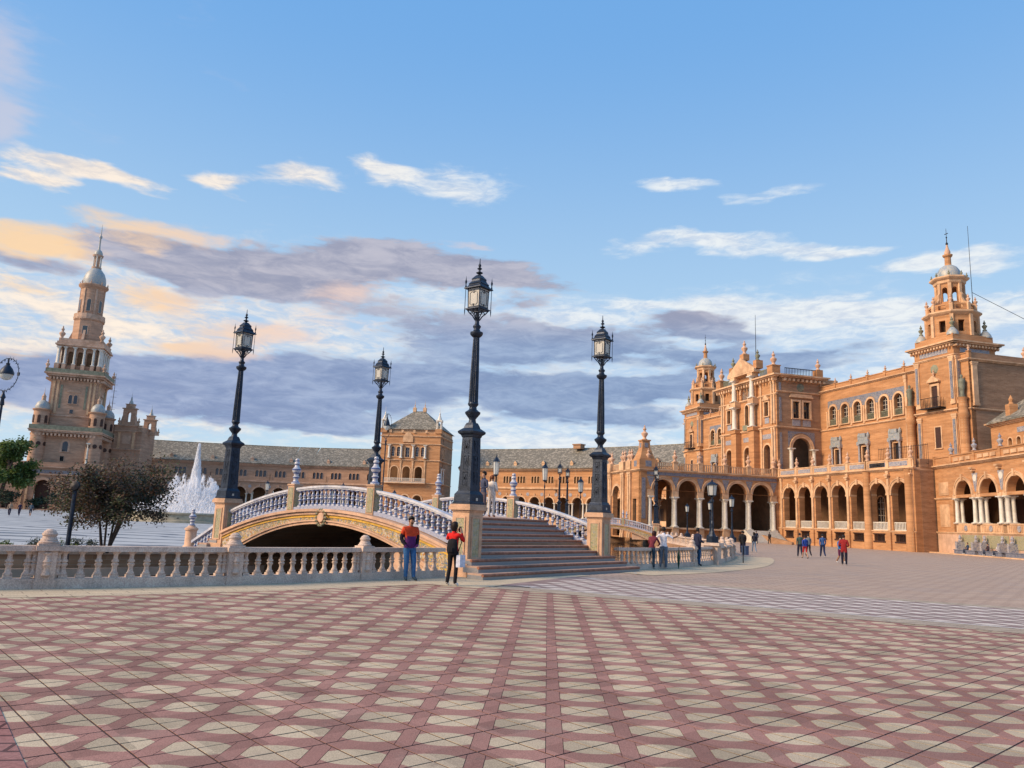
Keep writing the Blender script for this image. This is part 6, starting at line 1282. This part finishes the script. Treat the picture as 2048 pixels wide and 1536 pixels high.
# hanging lamps in laurel rings
def ring_lamp(label, loc, h, rr, rz):
    root = thing('ring_lamp', label, 'street lamp', loc, rz, 'ring lamps'); f = MB()
    MB().lathe([(.22, 0), (.22, .8), (.12, 1.0), (.09, 2.2), (.075, h - .9), (.14, h - .85), (.09, h - .5), (.16, h - .4), (.06, h - .15), (.05, h)], 10).build('pole', LAMPM, root, None, 50)
    c = Vector((0, 0, h + rr)); rg = MB(); rg.tube([(rr * math.sin(a), 0, h + rr - rr * math.cos(a)) for a in [2 * math.pi * i / 36 for i in range(37)]], .022, 5); ro = rg.build('ring', LAMPM, root)
    lf = MB()
    for i in range(44):
        a = 2 * math.pi * i / 44; s = 1 if i % 2 else -1; p = Vector((rr * math.sin(a), 0, h + rr - rr * math.cos(a))); t_ = Vector((math.cos(a), 0, math.sin(a))); n_ = Vector((math.sin(a), 0, -math.cos(a))) * s; d = (t_ * .6 + n_ * .8).normalized() * .17; u = Vector((0, .035, 0)); w2 = t_.cross(Vector((0, 1, 0))) * .03
        lf.add([tuple(p), tuple(p + d * .5 + u + w2), tuple(p + d), tuple(p + d * .5 - u - w2)], [(0, 1, 2, 3)])
    stuff(lf.build('laurel_leaves', LAMPM, ro))
    for a in (math.pi / 2, -math.pi / 2): MB().box(-.07, .07, -.04, .04, -.1, .1).build('plaque', LAMPM, ro, TR(rr * math.sin(a), 0, h + rr))
    hd = MB().lathe([(.05, rr * 2 - .0), (.05, rr * 1.72), (.12, rr * 1.68), (.10, rr * 1.6), (.3, rr * 1.35), (.4, rr * 1.12), (.4, rr * 1.0), (.30, rr * 1.0)], 14).build('lamp_hood', LAMPM, root, TR(0, 0, h), 50)
    MB().lathe([(.36, rr * 1.0), (.34, rr * .86), (.24, rr * .72), (.1, rr * .66), (0, rr * .65)], 14).build('glass_bowl', MILK, hd, None, 50)
ring_lamp('hanging lamp in a laurel ring on a slender pole left of the great tower', (-30.6, 46, 0), 8.35, 1.0, R(-20))
ring_lamp('hanging lamp in a ring in front of the hip-roofed pavilion turret', (-16.1, 100, 0), 11.8, 1.6, R(-60))
# round-headed floodlight pole behind the myrtle
fl = thing('floodlight_pole', 'short dark pole with a round lamp head in front of the crape myrtle', 'lamp', (-14.75, 26.6, -.1))
MB().lathe([(.09, 0), (.075, .3), (.065, 2.35)], 10).build('pole', LAMPM, fl); MB().lathe([(0, -.05), (.14, -.05), (.17, 0), (.15, .06), (0, .09)], 14).build('head', IRON, fl, TR(0, -.02, 2.5) @ Matrix.Rotation(R(80), 4, 'X'))
# litter bin by the balustrade
bn = thing('litter_bin', 'blue litter bin on a post at the end of the balustrade', 'bin', (13.3, 44.0, 0), R(40)); BLUEP = mat('blue_paint', (.03, .06, .13), .4, .2, 4)
MB().lathe([(.03, 0), (.03, 1.25)], 8).build('post', IRON, bn); MB().box(.05, .37, -.13, .13, .45, .90).box(.03, .39, -.15, .15, .90, .95).build('bin_body', BLUEP, bn)
# scrap of paper by the steps
tag(MB().add([(-.12, -.08, .02), (.10, -.09, .05), (.13, .08, .02), (-.1, .09, .06)], [(0, 1, 2, 3)]).build('paper_scrap', MULL, None, TR(*(BM @ Vector((7.2, -2.4, .03))), .4)), 'crumpled white paper scrap lying in front of the bridge steps', 'litter')
# ------------------------------------------------------------------ people
PM = {}
def cm(c, rough=.85):
    k = tuple(round(v, 3) for v in c)
    if k not in PM: PM[k] = mat('cloth_%d' % len(PM), c, rough, .2, 14, spec=.2, bump=.25, bscale=30)
    return PM[k]
SKIN = (.42, .25, .17); SKIND = (.24, .13, .085)
def person(label, loc, rz, h=1.7, pose='stand', top=(.1, .1, .1), legs=(.05, .07, .14), shoes=(.5, .5, .5), hair=(.02, .015, .012), skin=SKIN, sleeve=None, long_hair=False, female=False, arms=None, shorts=False, skirt=None, top2=None, coat=False, hem=.76, group='people on the plaza', beard=False, detail=False, seed=0):
    """one skinned body; joints posed in metres for a 1.72 m figure, facing -y"""
    rd = random.Random(seed + 7); k = h / 1.72; root = thing('person', label, 'person', loc, rz, group)
    J = dict(pel=(0, 0, .95), wa=(0, 0, 1.08), ch=(0, .0, 1.30), nk=(0, 0.01, 1.47), hd0=(0, -.005, 1.53), hd1=(0, -.02, 1.60), hd2=(0, -.015, 1.68))
    sw = .165 if female else .19; hw = .095
    for s, n in ((1, 'l'), (-1, 'r')):
        J[n + 'sh'] = (s * sw, .01, 1.41); J[n + 'el'] = (s * (sw + .06), .02, 1.13); J[n + 'wr'] = (s * (sw + .06), -.05, .89); J[n + 'ha'] = (s * (sw + .05), -.07, .80)
        J[n + 'hp'] = (s * hw, 0, .90); J[n + 'kn'] = (s * (hw + .01), -.01, .50); J[n + 'an'] = (s * (hw + .01), .02, .09); J[n + 'to'] = (s * (hw + .03), -.13, .035)
    def up(**q): J.update({a: b for a, b in q.items()})
    if pose == 'walk': up(lkn=(hw, -.14, .51), lan=(hw, -.26, .12), lto=(hw, -.40, .07), rkn=(-hw, -.01, .50), ran=(-hw, .26, .13), rto=(-hw, .13, .035), lel=(sw + .05, .10, 1.14), lwr=(sw + .05, .08, .92), lha=(sw + .05, .05, .84), rel=(-sw - .05, -.04, 1.13), rwr=(-sw - .04, -.18, .94), rha=(-sw - .03, -.23, .87))
    elif pose == 'pockets': up(lel=(sw + .055, .05, 1.13), lwr=(sw - .01, -.09, .96), lha=(sw - .06, -.12, .92), rel=(-sw - .055, .05, 1.13), rwr=(-sw + .01, -.09, .96), rha=(-sw + .06, -.12, .92), lan=(hw + .03, -.09, .09), lto=(hw + .08, -.24, .035), ran=(-hw + .0, -.05, .09), rto=(-hw - .03, -.20, .035), lkn=(hw + .02, -.08, .50), rkn=(-hw, -.06, .50), pel=(0, -.02, .95), hd2=(.02, -.02, 1.68))
    elif pose == 'photo': up(lel=(sw + .13, -.10, 1.26), lwr=(.09, -.26, 1.46), lha=(.05, -.27, 1.54), rel=(-sw - .08, -.14, 1.22), rwr=(-.08, -.27, 1.44), rha=(-.05, -.28, 1.53), lan=(hw + .05, .03, .09), lto=(hw + .08, -.11, .035))
    elif pose == 'lean': up(ch=(0, -.16, 1.27), nk=(0, -.26, 1.42), hd0=(0, -.30, 1.47), hd1=(0, -.34, 1.53), hd2=(0, -.34, 1.61), lsh=(sw, -.18, 1.37), rsh=(-sw, -.18, 1.37), lel=(sw + .10, -.34, 1.12), rel=(-sw - .10, -.34, 1.12), lwr=(sw - .04, -.50, 1.02), rwr=(-sw + .04, -.50, 1.02), lha=(sw - .10, -.54, 1.0), rha=(-sw + .10, -.54, 1.0))
    elif pose == 'arms_out': up(lel=(sw + .17, .05, 1.20), lwr=(sw + .30, -.04, .98), lha=(sw + .34, -.07, .91), rel=(-sw - .20, -.04, 1.30), rwr=(-sw - .36, -.14, 1.38), rha=(-sw - .42, -.17, 1.40), lan=(hw + .05, .02, .09), lto=(hw + .08, -.11, .035))
    elif pose == 'hold': up(lel=(sw + .07, .03, 1.14), lwr=(sw - .02, -.20, 1.10), lha=(sw - .06, -.28, 1.13), rel=(-sw - .07, .03, 1.14), rwr=(-sw + .03, -.20, 1.10), rha=(-sw + .08, -.28, 1.13))
    elif pose == 'sit':
        up(pel=(0, 0, .55), wa=(0, .03, .68), ch=(0, .02, .90), nk=(0, .0, 1.07), hd0=(0, -.01, 1.13), hd1=(0, -.03, 1.20), hd2=(0, -.03, 1.28))
        for s, n in ((1, 'l'), (-1, 'r')): J[n + 'sh'] = (s * sw, .02, 1.01); J[n + 'el'] = (s * (sw + .06), -.05, .76); J[n + 'wr'] = (s * .12, -.24, .66); J[n + 'ha'] = (s * .09, -.31, .64); J[n + 'hp'] = (s * hw, -.02, .54); J[n + 'kn'] = (s * .12, -.44, .52); J[n + 'an'] = (s * .12, -.46, .09); J[n + 'to'] = (s * .14, -.60, .035)
    Rr = dict(pel=(.155 if female else .145, .115), wa=(.115 if female else .135, .09), ch=(.15 if female else .17, .115), nk=(.055, .055), hd0=(.06, .075), hd1=(.072, .095), hd2=(.062, .078))
    for n in 'lr': Rr.update({n + 'sh': (.062, .062), n + 'el': (.044, .044), n + 'wr': (.030, .030), n + 'ha': (.036, .022), n + 'hp': (.088, .095), n + 'kn': (.058, .06), n + 'an': (.038, .042), n + 'to': (.042, .032)})
    if coat: Rr.update(pel=(.19, .15), wa=(.165, .125), ch=(.185, .14)); [Rr.update({n + 'sh': (.08, .08), n + 'el': (.062, .062), n + 'wr': (.046, .046)}) for n in 'lr']
    if pose in ('walk',) and not shorts: [Rr.update({n + 'kn': (.066, .068), n + 'an': (.055, .06)}) for n in 'lr']
    if not shorts and not female: [Rr.update({n + 'hp': (.098, .105), n + 'kn': (.076, .08)}) for n in 'lr']
    if not shorts: [Rr.update({n + 'an': (.052, .056)}) for n in 'lr']
    Bn = [('pel', 'wa', 'T'), ('wa', 'ch', 'T'), ('ch', 'nk', 'T'), ('nk', 'hd0', 'S'), ('hd0', 'hd1', 'S'), ('hd1', 'hd2', 'S')]
    for n in 'lr': Bn += [('ch', n + 'sh', 'T'), (n + 'sh', n + 'el', 'V'), (n + 'el', n + 'wr', 'W'), (n + 'wr', n + 'ha', 'S'), ('pel', n + 'hp', 'P'), (n + 'hp', n + 'kn', 'P'), (n + 'kn', n + 'an', 'Q'), (n + 'an', n + 'to', 'F')]
    if detail:                                               # five short fingers per hand
        for n, sgn in (('l', 1), ('r', -1)):
            ha = Vector(J[n + 'ha']); wr = Vector(J[n + 'wr']); d = (ha - wr).normalized(); sd_ = d.cross(Vector((0, 0, 1))); sd_ = (sd_ if sd_.length > .2 else Vector((1, 0, 0))).normalized()
            for q in range(4): J[f'{n}f{q}'] = tuple(ha + d * (.065 - .008 * abs(q - 1)) + sd_ * (q - 1.5) * .019); Rr[f'{n}f{q}'] = (.009, .009); Bn.append((n + 'ha', f'{n}f{q}', 'S'))
            J[n + 'th'] = tuple(wr + d * .05 + sd_ * -.05); Rr[n + 'th'] = (.011, .011); Bn.append((n + 'wr', n + 'th', 'S'))
    names = list(J); vi = {n: i for i, n in enumerate(names)}
    me = bpy.data.meshes.new('body'); me.from_pydata([tuple(c * k for c in J[n]) for n in names], [(vi[a], vi[b]) for a, b, _ in Bn], [])
    o = put('body', me); sk = o.modifiers.new('s', 'SKIN'); sk.use_smooth_shade = True; o.modifiers.new('u', 'SUBSURF').levels = 2 if detail else 1
    ly = me.skin_vertices[0] if len(me.skin_vertices) else None
    for n in names: v = ly.data[vi[n]]; v.radius = tuple(r * k for r in Rr[n]); v.use_root = (n == 'pel')
    dg = bpy.context.evaluated_depsgraph_get(); nm = bpy.data.meshes.new_from_object(o.evaluated_get(dg)); C.objects.unlink(o); bpy.data.objects.remove(o)
    cols = dict(T=top, V=arms or top, W=arms or sleeve or top, S=skin, P=legs, Q=skin if shorts else legs, F=shoes)
    if skirt: cols['P'] = skirt; cols['Q'] = legs
    keys = list(cols); nm.materials.clear(); [nm.materials.append(cm(cols[q], .6 if q == 'S' else .85)) for q in keys]
    if top2: nm.materials.append(cm(top2))
    seg = [(Vector(J[a]) * k, Vector(J[b]) * k, t_) for a, b, t_ in Bn]; mi = []
    for p in nm.polygons:
        c = p.center; best = None
        for a, b, t_ in seg:
            ab = b - a; f = max(0, min(1, (c - a).dot(ab) / ab.length_squared)); d = (c - a - ab * f).length
            if t_ in 'T': d -= .09 * k
            if best is None or d < best[0]: best = (d, t_)
        t_ = best[1]
        if t_ == 'T' and (c - Vector(J['nk']) * k).dot(Vector(J['hd1']) - Vector(J['nk'])) > .004: t_ = 'S'
        if t_ == 'S' and pose == 'pockets' and c.z < 1.2 * k: t_ = 'T'
        if t_ == 'T' and c.z < (J['pel'][2] if not coat else hem) * k and pose != 'sit': t_ = 'P'
        if t_ == 'P' and coat and c.z > hem * k and pose != 'sit': t_ = 'T'
        idx = keys.index(t_)
        if top2 and t_ == 'T' and c.z < 1.17 * k: idx = len(keys)
        mi.append(idx)
    nm.polygons.foreach_set('material_index', mi); nm.polygons.foreach_set('use_smooth', [True] * len(mi)); nm.name = 'body'; body = put('body', nm, root)
    hc = (Vector(J['hd1']) * .45 + Vector(J['hd2']) * .55) * k
    hm = MB(); hv = []; n1, n2 = 12, 9
    for i in range(n2 + 1):
        for j in range(n1):
            th = math.pi * i / n2; ph = 2 * math.pi * j / n1; x_, y_, z_ = math.sin(th) * math.cos(ph), math.sin(th) * math.sin(ph), math.cos(th)
            lim = .38 if y_ < -.35 else (.0 if y_ < 0 and not long_hair else (-.55 if not long_hair else -1))
            if z_ < lim: z_ = lim - .02 * 0; sc = .80 if y_ < -.2 else .96
            else: sc = 1
            dn = (1.9 if long_hair and y_ > -.3 and z_ < -.3 else 1)
            wob_ = 1 + .07 * math.sin(5 * ph + i) * (1 if long_hair else .6)
            hv.append((x_ * .092 * k * sc * wob_ * (1.15 if long_hair else 1), (y_ * .108 * sc * wob_ + .018) * k, (z_ * .115 * dn + .012) * k))
    hm.add(hv, [(i * n1 + j, i * n1 + (j + 1) % n1, (i + 1) * n1 + (j + 1) % n1, (i + 1) * n1 + j) for i in range(n2) for j in range(n1)]); hm.build('hair', cm(hair, .55), root, Matrix.Translation(hc), 80)
    if detail:
        fc = hc + Vector((0, -.098, -.03)) * k; f = MB().add([(-.012 * k, 0, .02 * k), (.012 * k, 0, .02 * k), (.016 * k, -.004 * k, -.02 * k), (-.016 * k, -.004 * k, -.02 * k), (0, -.026 * k, -.015 * k)], [(0, 1, 4), (1, 2, 4), (2, 3, 4), (3, 0, 4)]); f.build('nose', cm(skin, .6), body, Matrix.Translation(fc))
        for s in (-1, 1): MB().lathe([(0, -.008), (.010, 0), (0, .008)], 6).build('eye', cm((.03, .02, .02), .3), body, Matrix.Translation(fc + Vector((s * .032, -.0, .022)) * k)); MB().lathe([(0, -.03), (.014, -.01), (.016, .015), (0, .03)], 6).build('ear', cm(skin, .6), body, Matrix.Translation(hc + Vector((s * .082, .0, -.025)) * k))
        MB().box(-.022 * k, .022 * k, -.004, .004, -.005, .005).build('mouth', cm((.25, .10, .09), .5), body, Matrix.Translation(fc + Vector((0, .004, -.042)) * k))
    if beard: MB().lathe([(.015, -.072), (.045, -.066), (.060, -.045), (.064, -.025)], 10).build('beard', cm((.05, .03, .022)), root, Matrix.Translation(hc + Vector((0, -.030, -.032)) * k))
    return root
def bag(label, kind, parent_loc, col, M_):
    o = thing(kind, label, 'bag', (0, 0, 0)); o.matrix_world = M_
    MB().lathe([(.0, -.22), (.13, -.21), (.165, -.12), (.16, .08), (.12, .19), (.0, .22)], 10).build('pack', cm(col), o, Matrix.Diagonal((1, .62, 1, 1)), 60); MB().lathe([(.0, -.09), (.10, -.08), (.11, .02), (.0, .04)], 8).build('pocket', cm(col), o, TR(0, .08, -.06) @ Matrix.Diagonal((1, .6, 1, 1)))
    for s in (-1, 1): MB().tube([(s * .09, -.06, .17), (s * .10, -.20, .26), (s * .11, -.30, .12), (s * .10, -.16, -.14)], .014, 5).build('strap', cm(col), o)
    return o
person('bearded man in an orange and purple jacket and blue jeans leaning on the balustrade', (-2.78, 22.85, 0), R(30), 1.79, 'pockets', top=(.50, .055, .018), top2=(.085, .018, .11), arms=(.016, .012, .02), legs=(.035, .115, .27), shoes=(.04, .07, .10), hair=(.012, .009, .008), skin=(.33, .18, .12), coat=True, hem=.90, beard=True, detail=True, group='people by the bridge', seed=1)
wp = Vector((-1.42, 21.6, 0)); WR = R(180 - 28)
person('woman in a red top and black trousers taking a photograph beside the bridge', wp, WR, 1.69, 'photo', top=(.62, .018, .016), legs=(.010, .010, .014), shoes=(.72, .72, .72), hair=(.016, .009, .008), long_hair=True, female=True, detail=True, group='people by the bridge', seed=2)
bag('small black backpack on the back of the woman in red', 'backpack', None, (.012, .012, .016), Matrix.Translation(wp) @ Matrix.Rotation(WR, 4, 'Z') @ TR(-.07, .19, 1.06))
ph = MB().box(-.04, .04, -.006, .006, -.08, .08).build('phone', IRON, None, Matrix.Translation(wp) @ Matrix.Rotation(WR, 4, 'Z') @ TR(0, -.30, 1.52)); tag(ph, 'dark phone held up by the woman in red', 'phone')
pb = thing('paper_bag', 'white paper carrier bag hanging beside the woman in red', 'bag'); pb.matrix_world = Matrix.Translation(wp) @ Matrix.Rotation(WR, 4, 'Z') @ TR(-.27, .04, .52)
MB().box(-.06, .06, -.14, .14, 0, .32, 0, .0, .0).build('sack', cm((.58, .62, .72)), pb); [MB().tube([(s * .05, -.07, .32), (s * .04, 0, .42), (s * .05, .07, .32)], .006, 4).build('handle', cm((.5, .5, .55)), pb) for s in (-1, 1)]
# couple on the crown of the bridge
c1 = BM @ Vector((5.02, 3.42, 1.925)); c2 = BM @ Vector((5.50, 3.36, 1.925))
person('man in a checked blue shirt and grey trousers standing on the bridge', c1, R(-60), 1.80, 'hold', top=(.055, .065, .11), legs=(.11, .085, .095), shoes=(.35, .38, .42), group='people by the bridge', seed=3)
person('woman in a cream coat and trousers beside the man on the bridge', c2, R(150), 1.68, 'hold', top=(.66, .60, .54), legs=(.60, .56, .53), shoes=(.42, .16, .09), hair=(.16, .055, .025), female=True, coat=True, group='people by the bridge', seed=4)
# at the right balustrade
person('woman with a dark curly bun and dark red top leaning on the balustrade', (6.35, 34.15, 0), R(150), 1.66, 'lean', top=(.16, .03, .045), legs=(.03, .06, .09), hair=(.035, .012, .012), long_hair=True, female=True, seed=5)
person('man in a white t-shirt and grey jeans standing with one arm on his companion', (6.95, 34.6, 0), R(160), 1.78, 'arms_out', top=(.72, .72, .78), sleeve=(.24, .13, .085), legs=(.12, .15, .20), skin=SKIND, shoes=(.45, .45, .5), seed=6)
person('man in a navy jacket and blue jeans looking at his phone by the balustrade', (9.45, 38.6, 0), R(110), 1.80, 'hold', top=(.018, .022, .05), legs=(.025, .09, .20), skin=SKIND, shoes=(.04, .04, .05), coat=True, seed=7)
um = thing('folded_umbrella', 'green folded umbrella propped against the balustrade', 'umbrella', (7.75, 35.2, 0)); MB().lathe([(.01, 0), (.05, .25), (.065, .5), (.03, .72), (.015, .8)], 8).build('canopy', cm((.02, .06, .035)), um); MB().tube([(0, 0, .78), (0, 0, .92), (.03, 0, .97), (.06, 0, .93)], .012, 5).build('handle', cm((.05, .03, .02)), um)
# walkers on the wide pavement
for i, (x, y, rz, hh, po, kw, lb) in enumerate((
    (18.4, 61.0, 170, 1.74, 'walk', dict(top=(.02, .02, .022), legs=(.02, .02, .05), coat=True), 'man in a black jacket walking ahead of the couple in dark clothes'),
    (20.0, 66.0, 175, 1.70, 'walk', dict(top=(.20, .02, .025), legs=(.03, .04, .07)), 'person in a dark red top walking behind the man in black'),
    (20.7, 65.4, 180, 1.66, 'walk', dict(top=(.03, .03, .04), legs=(.16, .22, .30), female=True, long_hair=True), 'woman in a dark top and pale jeans walking behind the man in black'),
    (34.5, 108.0, 175, 1.76, 'stand', dict(top=(.015, .025, .05), legs=(.02, .03, .06), coat=True), 'person in a dark blue coat standing before the porch steps'),
    (37.0, 110.0, 185, 1.66, 'walk', dict(top=(.05, .035, .03), legs=(.02, .02, .02), coat=True, female=True), 'woman in a brown coat walking past the porch steps'),
    (21.1, 55.3, 185, 1.58, 'walk', dict(top=(.02, .06, .30), shorts=True, legs=(.42, .03, .03), shoes=(.02, .02, .02)), 'child in a blue shirt and red shorts walking in front of the adults'),
    (21.6, 57.6, 175, 1.74, 'walk', dict(top=(.06, .10, .09), legs=(.02, .025, .05)), 'man in a grey green top walking behind the child in red shorts'),
    (23.0, 59.6, 182, 1.70, 'walk', dict(top=(.16, .20, .22), legs=(.02, .02, .03), female=True), 'woman in a pale grey top walking beside the person in blue'),
    (24.0, 59.4, 176, 1.74, 'walk', dict(top=(.05, .11, .28), legs=(.02, .03, .08)), 'person in a blue denim shirt walking beside the woman in pale grey'),
    (21.1, 49.5, 20, 1.62, 'walk', dict(top=(.02, .14, .34), legs=(.30, .17, .11), skirt=(.10, .02, .06), female=True), 'woman in a bright blue top walking away beside the man in red and navy'),
    (20.0, 46.4, 150, 1.74, 'hold', dict(top=(.26, .02, .022), legs=(.012, .014, .03), coat=True), 'man in a red and navy outfit holding up a phone on the open paving'),
    (47.0, 93.5, 190, 1.70, 'stand', dict(top=(.1, .1, .1), legs=(.05, .05, .05)), ''),
    (-61.5, 97.0, 20, 1.72, 'walk', dict(top=(.36, .26, .18), legs=(.02, .02, .05)), 'person in a tan top walking across the far plaza'),
    (-60.6, 97.5, 10, 1.70, 'walk', dict(top=(.02, .02, .06), legs=(.02, .02, .05), female=True), 'person in navy walking across the far plaza'),
    (-58.6, 96.5, 15, 1.70, 'walk', dict(top=(.10, .13, .16), legs=(.03, .03, .05), shorts=True), 'person in grey shorts walking across the far plaza'))):
    if lb: person(lb, (x, y, 0), R(rz), hh, po, seed=20 + i, **kw)
# seated on the tiled benches, and a rower
nwM = Matrix.Translation(PQ @ Vector((28.95, 3.0, 0))) @ Matrix.Rotation(QA + R(-17.8), 4, 'Z')
for x, tp, lb in ((7.9, (.03, .05, .10), 'person in dark blue sitting on the tiled bench alone in the first alcove'), (12.0, (.05, .03, .04), 'dark haired person sitting in the second bench alcove'), (13.9, (.55, .52, .55), 'person in a white top sitting in the second bench alcove')):
    p = nwM @ Vector((x, -.62, .12)); person(lb, p, QA + R(-17.8), 1.68, 'sit', top=tp, legs=(.03, .04, .07), group='people on the tiled benches', seed=int(x * 9))
bt = thing('rowing_boat', 'small rowing boat on the canal beyond the right pedestal', 'boat', (4.6, 47.5, -.85), R(70))
MB().add([(-1.8, 0, .5), (-1.0, -.55, .42), (1.2, -.6, .42), (1.7, -.4, .45), (1.7, .4, .45), (1.2, .6, .42), (-1.0, .55, .42), (-1.5, 0, 0), (-.8, -.35, -.05), (1.4, -.35, -.05), (1.4, .35, -.05), (-.8, .35, -.05)], [(0, 7, 8, 1), (1, 8, 9, 2), (2, 9, 3), (3, 9, 10, 4), (4, 10, 5), (5, 10, 11, 6), (6, 11, 7, 0), (7, 11, 10, 9, 8)]).build('hull', mat('boat_paint', (.25, .28, .30), .5), bt); MB().box(.3, .6, -.5, .5, .22, .27).build('bench_seat', DOOR, bt)
person('person in a pale blue shirt sitting in the rowing boat', (4.75, 47.8, -1.05), R(200), 1.7, 'sit', top=(.30, .45, .72), legs=(.05, .05, .08), group='people on the water', seed=77)
for (x, y, z, rz, tp, lb) in ((-1.6, -11.2, 1.86, 190, (.015, .015, .018), 'person in black standing between the porch columns'), (-2.2, -4.4, 1.86, 150, (.10, .02, .03), 'person in dark red standing in the last porch arch by the steps'), (7.2, 1.5, 2.5, 200, (.5, .42, .38), 'person in a pale top behind the railing of the second gallery arch')):
    p = PQ @ Vector((x, y, z)); person(lb, p, QA + R(rz - 100), 1.7, 'stand', top=tp, legs=(.03, .03, .05), group='people in the arcades', seed=int(90 + x))
